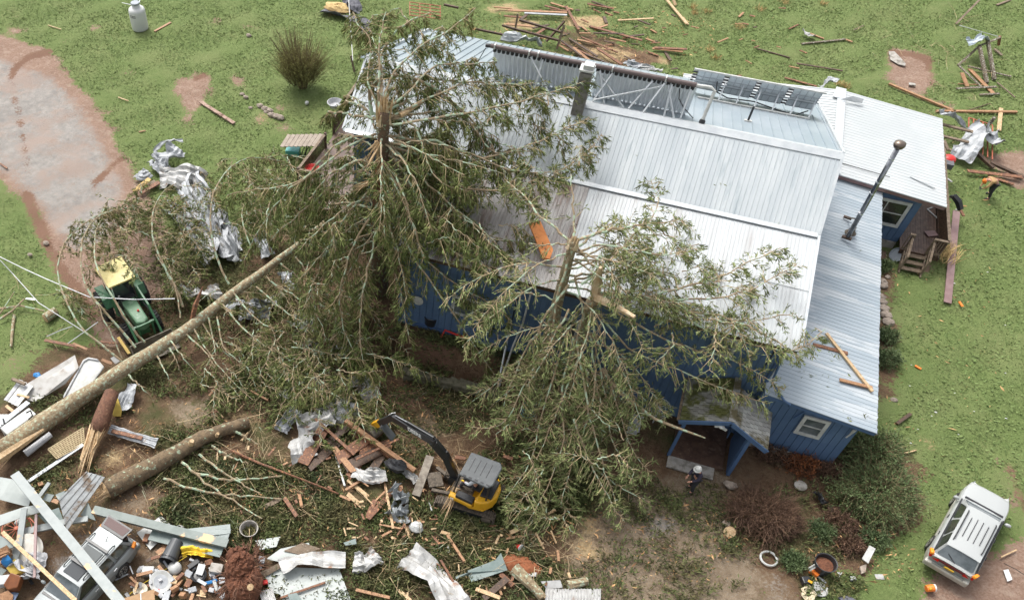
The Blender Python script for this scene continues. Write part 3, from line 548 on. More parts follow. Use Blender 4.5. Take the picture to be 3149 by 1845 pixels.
# ================================================================ DECKS
def railing(par, O, p0, p1, h=.95, n=None, wd=WOODD, lbl='railing'):
    a, b = V(p0), V(p1); L = (b-a).length; m = MB(); n = n or int(L/.14)
    for i in range(n+1): q = a+(b-a)*(i/n); m.box(q+V(0, 0, h/2), (.04, .04, h))
    m.beam(a+V(0, 0, .1), b+V(0, 0, .1), .05, .08); r_ = lb(lbl, m, wd, par, O)
    lb('rail_cap', MB().beam(a+V(0, 0, h+.03), b+V(0, 0, h+.03), .15, .045), WOOD, r_, O); return r_
O = V(-16.2, 38, 0); dk = thing('side_deck', 'raised wooden deck with slatted railings left of the house', 'deck', O)
lb('deck_floor', MB().box((-14.4, 38.7, 1.45), (3.6, 13.4, .12)), DECK, dk, O)
railing(dk, O, (-16.25, 38.3, 1.5), (-16.3, 45.3, 1.5)); 
a = V(g(733, 418, 2.3)); b = V(g(800, 332, 2.3)); a.z = b.z = 1.35; railing(dk, O, a, b); c = V(g(790, 428, 2.3)); c.z = 1.35; railing(dk, O, a, c)
for p in (a, b, V(-16.25, 38.3, 1.35), V(-16.3, 45.3, 1.4)): lb('post', MB().box((p.x, p.y, 1.2), (.12, .12, 2.45)), WOODD, dk, O)
m = MB()
for i in range(9):
    u0 = i/9; p = V(g(693+u0*98, 362-u0*2, .9)); q = V(g(712+u0*100, 332-u0*2, .9)); m.beam(p, q, .22, .04)
solo('ramp_platform', m, DECKG, 'pale grey board platform beside the left deck railing', 'platform')
O = V(14.6, 44, 0); dk = thing('back_porch_deck', 'brown wooden deck with steps along the right end of the house', 'deck', O)
m = MB()
for i in range(14): m.box((13.85+i*.125, 44.6, .62), (.115, 8.4, .05))
lb('deck_floor', m, DECK, dk, O); m = MB()
lb('rim_joist', MB().box((14.7, 40.42, .5), (1.75, .05, .22)).box((15.62, 44.5, .5), (.05, 8.3, .22)), WOODD, dk, O)
railing(dk, O, (15.6, 40.5, .64), (15.55, 48.6, .64), .95, 60); railing(dk, O, (14.95, 40.45, .64), (15.58, 40.45, .64), .9, 5, WOOD); railing(dk, O, (13.85, 40.45, .64), (14.1, 40.45, .64), .9, 2, WOOD)
for k in range(3): lb('stair_tread', MB().box((14.52, 40.25-k*.30, .52-k*.19), (.95, .26, .05)), WOOD, dk, O)
for x in (14.02, 15.02):
    lb('stringer', MB().beam((x, 40.4, .55), (x, 39.35, -.02), .05, .24), WOOD, dk, O)
    lb('stair_rail', MB().beam((x, 40.45, 1.45), (x, 39.5, .95), .10, .05).box((x, 39.5, .5), (.1, .1, .95)).box((x, 40.45, 1.05), (.1, .1, .9)).beam((x, 40.4, 1.05), (x, 39.5, .55), .04, .08), WOOD, dk, O)
solo('white_trim_piece', MB().beam(g(2281, 510*1.0+5, .66), g(2310, 505, .66), .06, .04).beam(g(2281, 515, .68), g(2309, 540, .68), .06, .04), WHT, 'bent white trim strip lying on the brown deck', 'trim')
solo('fallen_board', MB().box(g(2291, 575, .70), (.55, .4, .04), rz=.5), MAROON, 'reddish board piece lying on the brown deck floor', 'board')
solo('round_pan', MB().lathe([(.02, 0), (.33, .02), (.36, .12), (.34, .12), (.30, .05), (.02, .05)], V(g(2208, 628, .25)), 20, (-.5, -.55, .8)), DGL, 'round dark pan leaning beside the deck steps', 'pan')
solo('toy_cart', MB().sphere(g(2335, 392, 1.2), .35, 12, 8, (1, 1, .6)), RED, 'red and white round tub hanging at the right deck railing', 'tub', smooth=True)
solo('wire_basket', MB().box(V(g(2333, 405, 1.15)), (.42, .5, .3)), mat('charcoal_mesh', (.09, .09, .10), (.16, .16, .17), 30, .7), 'dark mesh basket beside the red tub at the deck', 'basket')
# black torn hose arch and maroon plank
solo('torn_gutter', MB().tube([g(2338, 484, 1.7), g(2348, 484, 1.85), g(2358, 497, 1.7), g(2363, 516, 1.4)], [.07, .16, .18, .15], 6), BLKP, 'bent black gutter piece hanging over the deck rail', 'gutter')
solo('long_plank', MB().beam(g(2331, 745, .05), g(2353, 520, .55), .34, .05), MAROON, 'long maroon painted plank leaning on the right deck', 'plank')
solo('short_board', MB().beam(g(2362, 515, .6), g(2371, 532, .5), .14, .05), WOODR, 'short brown board end beside the maroon plank', 'board')
# ================================================================ FOLIAGE TOOLS
def polyinterp(P, n):
    P = np.array([tuple(p) for p in P], float); s = np.r_[0, np.cumsum(np.linalg.norm(np.diff(P, axis=0), axis=1))]; s /= s[-1]
    # Catmull-Rom style smoothing by dense linear + smoothing
    tt = np.linspace(0, 1, n); Q = np.stack([np.interp(tt, s, P[:, k]) for k in range(3)], -1)
    for _ in range(2): Q[1:-1] = (Q[:-2]+2*Q[1:-1]+Q[2:])/4
    return Q
def unit(v): return v/(np.linalg.norm(v, axis=-1, keepdims=True)+1e-9)
def rhomb(P, D, L, Wd):          # needles sprigs: P base, D dir, L len, W width -> quads
    r_ = rng.normal(size=P.shape); s = unit(np.cross(D, r_)); a = P; b = P+D*(L*.45)[:, None]+s*(Wd/2)[:, None]; c = P+D*L[:, None]; d = P+D*(L*.45)[:, None]-s*(Wd/2)[:, None]
    return np.stack([a, b, c, d], 1).reshape(-1, 3)
def thin_tubes(A, B, Cc, r0):    # 3-point 3-sided tubes, vectorised; returns quads verts
    out = []
    for (p, q, ra, rb) in ((A, B, r0, r0*.75), (B, Cc, r0*.75, r0*.4)):
        d = unit(q-p); s = unit(np.cross(d, np.array([.3, .5, .81]))); u = np.cross(d, s)
        ring = [s*math.cos(k*2.094)+u*math.sin(k*2.094) for k in range(3)]
        ra_ = np.broadcast_to(ra, (len(p),))[:, None]; rb_ = np.broadcast_to(rb, (len(p),))[:, None]
        for k in range(3):
            e, f = ring[k], ring[(k+1) % 3]; out.append(np.stack([p+e*ra_, p+f*ra_, q+f*rb_, q+e*rb_], 1).reshape(-1, 3))
    return np.concatenate(out)
def dress(path, per_m=5.0, slen=.75, droop=.6, needle=.17, nw=.045, nper=9, bare=.5, start=.12, flat=.4, gravity=.35, bushy=1):
    """side shoots along a bough; returns (needle quads, twig quads)"""
    P = polyinterp(path, 24); seg = np.linalg.norm(np.diff(P, axis=0), axis=1).sum(); n = max(4, int(seg*per_m))
    t = rng.uniform(start, 1, n); idx = t*23; i0 = np.clip(idx.astype(int), 0, 22); fr = (idx-i0)[:, None]; A = P[i0]*(1-fr)+P[i0+1]*fr; T = unit(P[i0+1]-P[i0])
    side = unit(np.cross(T, [0, 0, 1.])); sg = np.where(rng.random(n) < .5, -1., 1.)[:, None]
    D = unit(T*rng.uniform(.2, .8, (n, 1))+side*sg*rng.uniform(.4, 1.1, (n, 1))+np.array([0, 0, 1.])*rng.normal(-droop, flat, (n, 1)))
    L = slen*(1.15-.65*t)*rng.uniform(.5, 1.3, n)
    B = A+D*(L*.55)[:, None]; B[:, 2] -= gravity*L*.22; D2 = unit(D+np.array([0, 0, -1.])*gravity*rng.uniform(.3, 1.6, (n, 1))+rng.normal(0, .12, (n, 3))); C_ = B+D2*(L*.5)[:, None]
    tw = [thin_tubes(A, B, C_, rng.uniform(.008, .018, n))]
    # tertiary shoots with needles
    k = nper; tt = rng.uniform(.12, 1.0, (n, k)); low = tt < .5
    Q = np.where(low[..., None], A[:, None]+(B-A)[:, None]*(tt*2)[..., None], B[:, None]+(C_-B)[:, None]*(tt*2-1)[..., None]).reshape(-1, 3)
    DD = np.where(low[..., None], D[:, None], D2[:, None]).reshape(-1, 3); keep = rng.random(len(Q)) > bare*.5; 
    dd = unit(DD+rng.normal(0, .40, DD.shape)+np.array([0, 0, -1.])*gravity*.6); Q, dd = Q[keep], dd[keep]; m = len(Q)
    nl = needle*rng.uniform(.6, 1.5, m); nq = [rhomb(Q, dd, nl, nw*rng.uniform(.7, 1.4, m))]
    if bushy:
        Q2 = Q+dd*(nl*.35)[:, None]; dd2 = unit(dd+rng.normal(0, .6, dd.shape)); nq.append(rhomb(Q2, dd2, nl*.7, nw*rng.uniform(.6, 1.2, m)))
    return np.concatenate(nq), np.concatenate(tw), (A, B, C_)
class Tree:
    def __init__(s, name, label, cat, O, need=None, group=None): s.O = V(O); s.t = thing(name, label, cat, O, 0, group); s.N = []; s.need = need or NEED
    def bough(s, pts, r0=.07, r1=.015, name='bough', m=None, jit=.1, wig=.06, **k):
        P = polyinterp(pts, 16); P[1:-1] += rng.normal(0, wig*.5, P[1:-1].shape)
        nq, tw, _ = dress(P, **k); s.N.append(nq)
        mb = MB().tube([tuple(p) for p in P-np.array(s.O)], r0, 6, r1, jit=jit); me = bpy.data.meshes.new(name)
        nb = len(mb.v); tv = tw-np.array(s.O); vs = mb.v+[tuple(p) for p in tv]; f = mb.f+[tuple(range(nb+4*i, nb+4*i+4)) for i in range(len(tv)//4)]
        me.from_pydata([tuple(v) for v in vs], [], f); o = link(name, me, m or BOUGH, s.t); me.materials.append(TWIG)
        ix = np.zeros(len(f), np.int32); ix[len(mb.f):] = 1; me.polygons.foreach_set('material_index', ix); return o
    def finish(s, name='foliage'):
        q = np.concatenate(s.N)-np.array(s.O); return quads(name, q, s.need, s.t)
def splinters(c, d, n, L, w, spread=.35, rad=.25):
    m = MB(); c, d = V(c), V(d).normalized()
    for i in range(n):
        o_ = V(U(-1, 1), U(-1, 1), U(-1, 1)); o_ = (o_-d*o_.dot(d)).normalized()*U(0, rad); p = c+o_-d*.1; q = p+(d+V(U(-1, 1), U(-1, 1), U(-1, 1))*spread*.5)*U(.3, 1)*L
        ww = w*U(.5, 1.3); s_ = (q-p).cross(V(U(-1, 1), U(-1, 1), U(-1, 1))).normalized()*ww/2; n_ = s_.cross(q-p).normalized()*ww*.3
        m.add([p-s_-n_, p+s_-n_, p+s_+n_, p-s_+n_, q], [(0, 1, 2, 3), (0, 1, 4), (1, 2, 4), (2, 3, 4), (3, 0, 4)])
    return m
def fromP(*pts): return [g(*p) for p in pts]
# ================================================================ SPRUCES
def a4(L, z):     # list of (x,y) read in crop row 2 left (x/3, 492+y/3) with heights
    return [g(x/3, 492+y/3, zz) for (x, y), zz in zip(L, z)]
def lin(a, b, n): return [a+(b-a)*i/(n-1) for i in range(n)]
def spruce_trunk(T, pts, r0, r1, bark=BARK, name='trunk'):
    P = polyinterp(pts, 20); P[1:-1] += rng.normal(0, .015, P[1:-1].shape); m = MB().tube([tuple(p-np.array(T.O)) for p in P], r0, 14, r1, jit=.07); return build(name, m, bark, T.t, smooth=True)
def wild(T, cx, cy, z0, z1, n, L0, L1, sect=None, drp=(.15, .5), **k):
    for i in range(n):
        z = z0+(z1-z0)*((i+rng.random())/n); ph = rng.uniform(0, 2*math.pi) if sect is None else rng.uniform(*sect)
        f = (z-z0)/(z1-z0+1e-6); L = (L0*(1-f)+L1*f)*rng.uniform(.75, 1.15); dx, dy = math.cos(ph), math.sin(ph); d = rng.uniform(*drp)*L
        up = rng.uniform(-.05, .12)*L; b = rng.normal(0, .25)
        pts = [(cx+dx*.2, cy+dy*.2, z), (cx+dx*L*.35-dy*b*.3, cy+dy*L*.35+dx*b*.3, z+up), (cx+dx*L*.7-dy*b*.7, cy+dy*L*.7+dx*b*.7, z+up-d*.35), (cx+dx*L-dy*b, cy+dy*L+dx*b, max(.4, z-d))]
        T.bough(pts, rng.uniform(.035, .065), .01, **k)
# --- first standing tree
T1 = Tree('broken_spruce', 'tallest snapped spruce standing at the left corner of the house, jagged orange top', 'tree', (-9.62, 27.62, 0), group=None)
spruce_trunk(T1, [(-9.62, 27.62, .8), (-9.63, 27.6, 5), (-9.6, 27.62, 9.2), (-9.55, 27.62, 10.7)], .46, .20)
K = dict(droop=.75, gravity=.6, per_m=10, slen=.9, needle=.25, nw=.035, nper=13, start=.25)
W1 = [(935, 300, 10.2)]
def b1(P, r0=.07, r1=.015, T=None, **k):
    q = dict(K); q.update(k); (T or T1).bough(fromP(*P), r0, r1, **q)
b1([(915, 285, 10.0), (898, 233, 10.8), (902, 204, 11.1), (938, 184, 11.2), (982, 180, 11.2), (1027, 193, 11), (1060, 209, 10.8), (1104, 240, 10.4), (1149, 285, 9.8), (1182, 311, 9.4), (1213, 351, 9.0), (1225, 420, 8.4)], .085, .02, bare=.8)
b1([(1104, 240, 10.4), (1149, 291, 9.7), (1182, 350, 9), (1290, 420, 8.6)], .05, .015)
b1([(940, 300, 10), (960, 273, 10.2), (1010, 240, 10.3), (1058, 218, 10.4)], .06, .04, start=.8)
b1([(945, 300, 10), (982, 284, 10.1), (1071, 275, 10), (1142, 289, 9.7), (1230, 345, 9)], .06)
b1([(945, 295, 10), (985, 290, 10.1), (1013, 290, 10.1), (1035, 340, 9.6), (1047, 393, 9.2), (1060, 433, 9), (1090, 453, 8.9), (1150, 470, 8.5)], .06)
b1([(925, 292, 10), (870, 284, 9.9), (807, 275, 9.8)], .055, .04, start=.85)
b1([(930, 290, 10), (890, 262, 10.2), (850, 248, 10.2)], .055, .045, start=.9)
b1([(933, 280, 10.4), (931, 173, 11.6), (935, 95, 12.4), (950, 30, 13.0)], .075, .02, droop=.3)
b1([(938, 280, 10.4), (940, 200, 11.3), (938, 120, 12.0), (990, 60, 12.4), (1060, 30, 12.4)], .07, .02)
b1([(938, 280, 10.4), (960, 180, 11.5), (1040, 110, 12.0), (1130, 60, 12.2), (1170, 20, 12.3)], .06)
b1([(935, 280, 10.4), (900, 190, 11.3), (920, 110, 12.0), (880, 60, 12.4), (868, 30, 12.5)], .05)
b1([(940, 280, 10.2), (1000, 230, 11.0), (1080, 150, 11.4), (1160, 160, 11.2), (1225, 150, 10.9)], .055)
b1([(945, 300, 10.0), (1040, 250, 10.6), (1150, 200, 10.6), (1240, 210, 10.2), (1330, 205, 9.8)], .055, droop=.2)
b1([(950, 310, 9.9), (1080, 290, 10.4), (1200, 270, 10.2), (1330, 240, 10), (1460, 190, 9.8)], .055, droop=.15)
b1([(945, 335, 9.4), (1038, 342, 9.4), (1115, 360, 9.2), (1280, 430, 8.6), (1400, 420, 8.4)], .06)
b1([(950, 360, 9.0), (1100, 400, 8.8), (1250, 380, 8.8), (1380, 320, 9.0), (1450, 290, 9.1)], .055, droop=.2)
b1([(950, 380, 8.8), (1150, 470, 8.3), (1300, 470, 8.2), (1440, 380, 8.4), (1480, 330, 8.5)], .05, droop=.2)
b1([(940, 333, 9.3), (1023, 427, 8.6), (1090, 487, 8.2), (1180, 560, 7.4), (1260, 640, 6.6)], .06)
b1([(945, 350, 9.1), (993, 417, 8.5), (1027, 492, 7.8), (1080, 590, 6.9), (1140, 640, 6.4), (1220, 660, 6.2)], .06)
b1([(930, 350, 9.0), (945, 440, 8.2), (967, 520, 7.4), (987, 572, 6.9), (1023, 652, 5.9), (1067, 699, 5.4), (1127, 782, 4.2), (1173, 859, 2.8), (1217, 922, 1.7)], .06, .02, per_m=5)
b1([(928, 350, 8.8), (950, 450, 7.6), (960, 560, 6.4), (985, 660, 5.0), (1010, 740, 3.8)], .06, .02)
b1([(945, 400, 8.4), (1000, 492, 7.6), (1056, 535, 7.2), (1133, 566, 6.8), (1200, 580, 6.5), (1290, 600, 6.2)], .06)
b1([(945, 420, 8.2), (1080, 492, 7.6), (1143, 540, 7.1), (1180, 590, 6.6), (1265, 640, 6.2)], .05)
b1([(940, 440, 7.6), (1010, 600, 6.2), (1100, 690, 5.2), (1200, 740, 4.6), (1260, 790, 4.0)], .05)
b1([(925, 330, 9.2), (860, 350, 9.0), (780, 420, 8.2), (700, 470, 7.2), (640, 560, 5.8), (600, 640, 4.4)], .055)
b1([(925, 400, 8.2), (840, 440, 7.6), (740, 520, 6.6), (660, 600, 5.2)], .05)
b1([(925, 450, 7.6), (850, 530, 6.6), (800, 620, 5.4), (760, 720, 3.8), (800, 830, 2.4)], .05)
b1([(930, 500, 7.0), (860, 620, 5.6), (830, 730, 4.2), (850, 840, 2.6), (900, 900, 1.6)], .05)
b1([(930, 560, 6.2), (900, 680, 4.8), (880, 800, 3.2), (900, 930, 1.4)], .05)
b1([(925, 340, 9.2), (850, 330, 9.2), (800, 380, 8.6), (740, 450, 7.6), (560, 480, 6.4)], .05)
wild(T1, -9.6, 27.6, 4.8, 10.0, 13, 4.6, 3.6, (-2.4, 1.2), **K)
wild(T1, -9.6, 27.6, 4.0, 9.8, 22, 5.6, 4.4, (-.5, 1.6), drp=(.0, .28), **K)
wild(T1, -9.6, 27.6, 4.0, 9.0, 10, 5.0, 3.8, (-4.2, -2.0), **K)
def tangle(T, n, x0, x1, y0, y1, z0, z1, k, L=(1.2, 2.6)):
    for i in range(n):
        p = V(g(U(x0, x1), U(y0, y1), U(z0, z1))); a = U(0, 6.28); l = U(*L); b = U(-.6, .6); q_ = p+V(math.cos(a)*l*.5, math.sin(a)*l*.5, U(.0, .4)); r_ = p+V(math.cos(a+b)*l, math.sin(a+b)*l, U(-.7, .2)); r_.z = max(.15, r_.z); T.bough([p, q_, r_], U(.018, .035), .008, **k)
tangle(T1, 24, 960, 1240, 370, 600, 6.2, 8.2, K); tangle(T1, 20, 800, 1000, 420, 760, 2.5, 7, K); tangle(T1, 8, 700, 900, 470, 640, 3.5, 6.0, K); tangle(T1, 14, 950, 1250, 180, 380, 8.8, 10.2, K); tangle(T1, 10, 900, 1160, 40, 180, 9.6, 11.4, K); tangle(T1, 12, 1180, 1430, 260, 460, 8.2, 9.2, K, (.8, 1.8)); tangle(T1, 10, 720, 900, 760, 920, .6, 2.5, K)
wild(T1, -9.6, 27.6, 6.0, 10.3, 9, 4.5, 4.2, (1.2, 2.4), drp=(-.15, .2), **K)
T1.finish()
build('broken_top', splinters((0, 0, 10.4), (0.05, .1, 1), 26, 1.3, .16, .35, .2), WOODP, T1.t)
build('torn_strips', splinters((-.1, -.3, 9.4), (-.3, -.5, -.8), 12, 1.5, .14, .8, .2), WOODP, T1.t)
build('torn_strips', splinters((-.3, -.2, 7.6), (-.8, -.4, -.3), 12, 1.2, .12, .9, .2), WOODP, T1.t)
build('torn_strips', splinters((0, -.4, 8.6), (0.0, -.15, -1), 5, 4.2, .12, .15, .25), WOODR, T1.t)
build('snapped_stub', MB().tube([V(g(985, 285, 10.2))-T1.O, V(g(1043, 247, 10.5))-T1.O], .11, 8, .07), WOODP, T1.t)
CREAMW = mat('raw_cream_wood', (.56, .45, .31), (.44, .31, .18), 5, .6, bump=.6)
build('torn_top', splinters((0, 0, 10.3), (.1, -.1, 1), 8, 1.0, .34, .3, .2), CREAMW, T1.t)
# --- second tree
T2 = Tree('snapped_spruce', 'lichened broken spruce in front of the house middle with pale snapped top and spread boughs', 'tree', (-1.23, 25, 0), NEED2)
spruce_trunk(T2, [(-1.23, 25, 0), (-1.2, 24.95, 4), (-1.23, 25, 7.5), (-1.25, 25, 8.9)], .34, .16, BARKF)
K2 = dict(droop=.12, gravity=.3, per_m=9, slen=.8, needle=.21, nw=.035, nper=11, flat=.35, start=.28)
def b2(P, r0=.055, r1=.015, T=None, **k):
    q = dict(K2); q.update(k); (T or T2).bough(fromP(*P), r0, r1, **q)
b2([(1415, 594, 8.8), (1460, 578, 8.9), (1507, 565, 8.9), (1590, 552, 8.8), (1680, 540, 8.6)], .06)
b2([(1412, 592, 8.8), (1412, 540, 9.2), (1410, 492, 9.6), (1405, 430, 10)], .05, .02, per_m=3)
b2([(1405, 595, 8.8), (1360, 560, 8.9), (1323, 525, 9.0), (1290, 480, 9.0), (1240, 440, 8.9)], .05)
b2([(1400, 600, 8.7), (1340, 602, 8.6), (1300, 600, 8.5)], .035, .02, per_m=3)
b2([(1407, 615, 8.5), (1392, 660, 8.0), (1380, 710, 7.3), (1360, 775, 6.4), (1355, 859, 5.2), (1373, 959, 3.8), (1420, 1050, 2.6)], .06)
b2([(1415, 680, 7.8), (1425, 712, 7.4), (1437, 760, 6.8), (1420, 830, 5.9), (1400, 900, 5)], .05)
b2([(1420, 610, 8.6), (1450, 640, 8.4), (1490, 680, 8.2), (1530, 715, 7.8), (1620, 740, 7.4), (1700, 745, 7.0)], .045)
b2([(1400, 700, 7.4), (1330, 800, 6.2), (1270, 900, 4.6), (1240, 990, 3.2), (1235, 1050, 2.2)], .05)
b2([(1400, 760, 6.8), (1330, 880, 5.2), (1280, 960, 4), (1250, 1040, 2.8), (1210, 1060, 2.4), (1160, 1050, 2.2)], .045, start=.3)
b2([(1405, 800, 6.2), (1360, 920, 4.6), (1330, 1040, 3.0), (1300, 1150, 1.8), (1240, 1230, 1.0)], .05)
b2([(1410, 830, 6), (1380, 960, 4.2), (1390, 1080, 2.8), (1350, 1200, 1.4), (1300, 1280, .8)], .05)
b2([(1420, 850, 5.8), (1440, 980, 4.2), (1470, 1100, 2.8), (1500, 1200, 1.6), (1530, 1260, .8)], .05)
b2([(1430, 700, 7.6), (1500, 640, 8.2), (1570, 570, 8.6), (1630, 500, 8.8), (1600, 440, 9.2)], .045)
b2([(1420, 620, 8.5), (1480, 600, 8.8), (1560, 620, 8.8), (1650, 630, 8.6), (1720, 600, 8.6)], .045)
for ph in range(9):
    a = rng.uniform(-3.3, .4); L = rng.uniform(2.8, 4.6); z = rng.uniform(4, 8.5)
    T2.bough([(-1.2, 25, z), (-1.2+math.cos(a)*L*.4, 25+math.sin(a)*L*.4, z+.3), (-1.2+math.cos(a)*L*.75, 25+math.sin(a)*L*.75, z-.5), (-1.2+math.cos(a)*L, 25+math.sin(a)*L, z-1.6)], .04, .012, **K2)
wild(T2, -1.2, 25, 6.4, 8.6, 9, 4.2, 3.4, (-.2, 1.2), drp=(-.1, .15), **K2)
tangle(T2, 22, 1250, 1520, 900, 1180, .8, 4.0, K2); tangle(T2, 10, 1230, 1400, 1130, 1290, .4, 1.2, K2, (.8, 1.6)); tangle(T2, 10, 1490, 1680, 560, 720, 7.0, 8.2, K2, (1, 2))
T2.finish()
build('broken_top', splinters((0, 0, 8.75), (0, 0, 1), 16, .7, .22, .5, .18), CREAMW, T2.t)
T3 = Tree('split_spruce', 'spruce with pale split top bent over the right half of the front roof', 'tree', (.1, 24.4, 0), NEED2)
spruce_trunk(T3, [(.1, 24.4, 0), (.08, 24.4, 3.5), (.02, 24.45, 6.9)], .30, .2, BARKF)
q = dict(T=T3)
b2([(1462, 722, 6.9), (1483, 722, 7.0), (1573, 735, 6.9), (1680, 762, 6.8), (1773, 779, 6.8), (1847, 799, 6.7), (1913, 839, 6.4), (1963, 875, 6.2)], .07, .015, **q)
b2([(1470, 725, 6.9), (1580, 740, 6.9), (1680, 700, 7.2), (1760, 690, 7.3), (1830, 650, 7.4), (1920, 610, 7.5)], .055, **q)
b2([(1600, 738, 6.9), (1700, 740, 7.1), (1800, 730, 7.1), (1880, 700, 7.2), (1960, 650, 7.3)], .045, **q)
b2([(1640, 750, 6.8), (1750, 790, 6.6), (1860, 790, 6.7), (1960, 770, 6.9)], .04, **q)
b2([(1640, 750, 6.8), (1740, 820, 6.2), (1850, 850, 6), (1960, 870, 6.1), (2030, 810, 6.3)], .045, **q)
b2([(1470, 740, 6.7), (1560, 800, 6.2), (1660, 850, 5.6), (1760, 870, 5.2), (1840, 900, 4.9), (1930, 960, 4.4)], .05, **q)
b2([(1465, 760, 6.4), (1540, 860, 5.4), (1640, 900, 5), (1740, 940, 4.6), (1800, 960, 4.4), (1880, 990, 4.2)], .045, **q)
b2([(1460, 780, 6.2), (1500, 880, 5.0), (1560, 950, 4.2), (1600, 1000, 3.6)], .045, **q)
b2([(1460, 800, 6.0), (1500, 940, 4.4), (1530, 1040, 3.2), (1560, 1120, 2.2), (1600, 1160, 1.6)], .045, **q)
b2([(1455, 820, 5.8), (1490, 960, 4.0), (1500, 1080, 2.8), (1540, 1150, 1.8), (1560, 1190, 1.4)], .045, **q)
b2([(1450, 820, 5.8), (1470, 950, 4.4), (1440, 1060, 3.2), (1400, 1150, 2.0), (1380, 1240, 1.0)], .045, **q)
b2([(1412, 1030, 3.6), (1440, 1117, 2.6), (1490, 1210, 1.6), (1537, 1284, .8)], .055, .015, start=.3, **q)
b2([(1445, 830, 5.8), (1400, 940, 4.6), (1360, 1040, 3.2), (1320, 1130, 2.2)], .04, **q)
for ph in range(10):
    a = rng.uniform(-2.9, .1); L = rng.uniform(2.8, 4.4); z = rng.uniform(3.2, 6.6)
    T3.bough([(.1, 24.4, z), (.1+math.cos(a)*L*.4, 24.4+math.sin(a)*L*.4, z+.25), (.1+math.cos(a)*L*.75, 24.4+math.sin(a)*L*.75, max(.8, z-.6)), (.1+math.cos(a)*L, 24.4+math.sin(a)*L, max(.5, z-1.8))] if not (a > -.2 and z < 6.1) else [(.1, 24.4, z), (.4, 23.5, z), (.8, 22.6, z-.6), (1.2, 21.8, max(.5, z-1.8))], .04, .012, **K2)
tangle(T3, 20, 1380, 1580, 900, 1140, 1.2, 4.0, K2); tangle(T3, 14, 1580, 1820, 700, 830, 6.0, 6.9, K2, (1, 2.2))
T3.finish()
build('broken_top', splinters((0, 0, 6.8), (0, 0, 1), 10, .6, .12, .4, .16), WOODP, T3.t)
build('upright_split', MB().tube([V(g(1462, 730, 7.0))-T3.O, V(g(1468, 700, 7.5))-T3.O, V(g(1477, 658, 8.6))-T3.O], [.18, .20, .07], 7, jit=.38), CREAMW, T3.t)
build('fallen_split', MB().tube([V(g(1462, 730, 7.0))-T3.O, V(g(1510, 750, 7.6))-T3.O, V(g(1562, 780, 7.7))-T3.O], [.12, .16, .09], 7, jit=.38), CREAMW, T3.t)
tag(build('torn_branch', MB().tube([V(g(*p)) for p in ((1478, 909, 4.4), (1510, 950, 4.2), (1550, 985, 4.0), (1610, 1030, 3.6), (1660, 1050, 3.4), (1735, 1077, 3.2))], .12, 7, .03, jit=.2), BOUGH), 'thick tan broken branch hanging toward the porch roof', 'branch')
# --- fallen tree
F = Tree('fallen_spruce', 'long fallen spruce trunk spotted with pale lichen lying across the green tractor', 'tree', g(400, 850, 0))
spruce_trunk(F, fromP((0, 1112, .5), (120, 1030, .55), (250, 942, .75), (400, 852, 1.05), (480, 798, 1.25), (560, 733, 1.6), (690, 637, 2.3), (800, 548, 3.3)), .43, .13, BARKF)
KF = dict(droop=.35, gravity=.6, per_m=4, slen=.55, needle=.16, nw=.04, nper=7, start=.3)
KG = dict(droop=.2, gravity=.4, per_m=9.5, slen=.8, needle=.21, nw=.036, nper=12, start=.2)
def bf(P, z, r0=.05, r1=.015, **k):
    q = dict(KF); q.update(k); F.bough(a4(P, z), r0, r1, wig=.04, **q)
bf([(1690, 620), (1590, 430), (1540, 200), (1550, 0), (1620, -160), (1740, -290), (1900, -330), (2100, -280)], [1.8, 2.6, 3.6, 4.3, 4.6, 4.6, 4.3, 3.8], .06, droop=.9, slen=.9, start=.6, per_m=8)
bf([(1350, 790), (1290, 640), (1190, 470), (1120, 300), (1120, 100), (1180, -60), (1300, -120)], [1.3, 2.0, 2.8, 3.4, 3.9, 3.9, 3.5], .06, droop=.8, slen=.9, start=.55, per_m=8)
bf([(1000, 1090), (850, 900), (740, 800), (620, 640), (580, 380), (620, 230), (730, 100), (900, 60)], [.9, 1.6, 2.2, 2.8, 3.4, 3.6, 3.6, 3.3], .065, droop=.9, slen=.9, start=.6, per_m=8)
bf([(900, 1190), (765, 1080), (600, 970), (470, 740), (410, 500), (430, 360), (560, 200), (740, 90), (900, 70)], [.8, 1.3, 1.7, 2.4, 2.9, 3.2, 3.4, 3.4, 3.2], .06, droop=.8, slen=.9, start=.6, per_m=8)
bf([(1070, 1050), (960, 920), (870, 780), (780, 640), (700, 480), (690, 230), (760, 130)], [1.1, 2.0, 2.6, 3.1, 3.4, 3.5, 3.4], .06, droop=.8, slen=.9, start=.55, per_m=8)
bf([(900, 1170), (830, 1000), (760, 880), (720, 760), (640, 640)], [.9, 1.6, 2.1, 2.4, 2.4], .04)
bf([(1330, 870), (1300, 640), (1250, 560), (1150, 400)], [1.2, 2.0, 2.2, 2.3], .045)
bf([(1900, 430), (1820, 280), (1780, 120), (1800, 20)], [2, 2.8, 3.1, 3.2], .045)
bf([(2000, 400), (1960, 250), (1970, 80), (2030, -60), (2100, -120)], [2.1, 3.0, 3.4, 3.5, 3.3], .05, droop=.8, start=.4)
bf([(2250, 200), (2210, 60), (2200, -60)], [2.4, 3, 3.2], .04); bf([(2250, 150), (2320, 70), (2420, 50)], [2.4, 2.9, 2.8], .04)
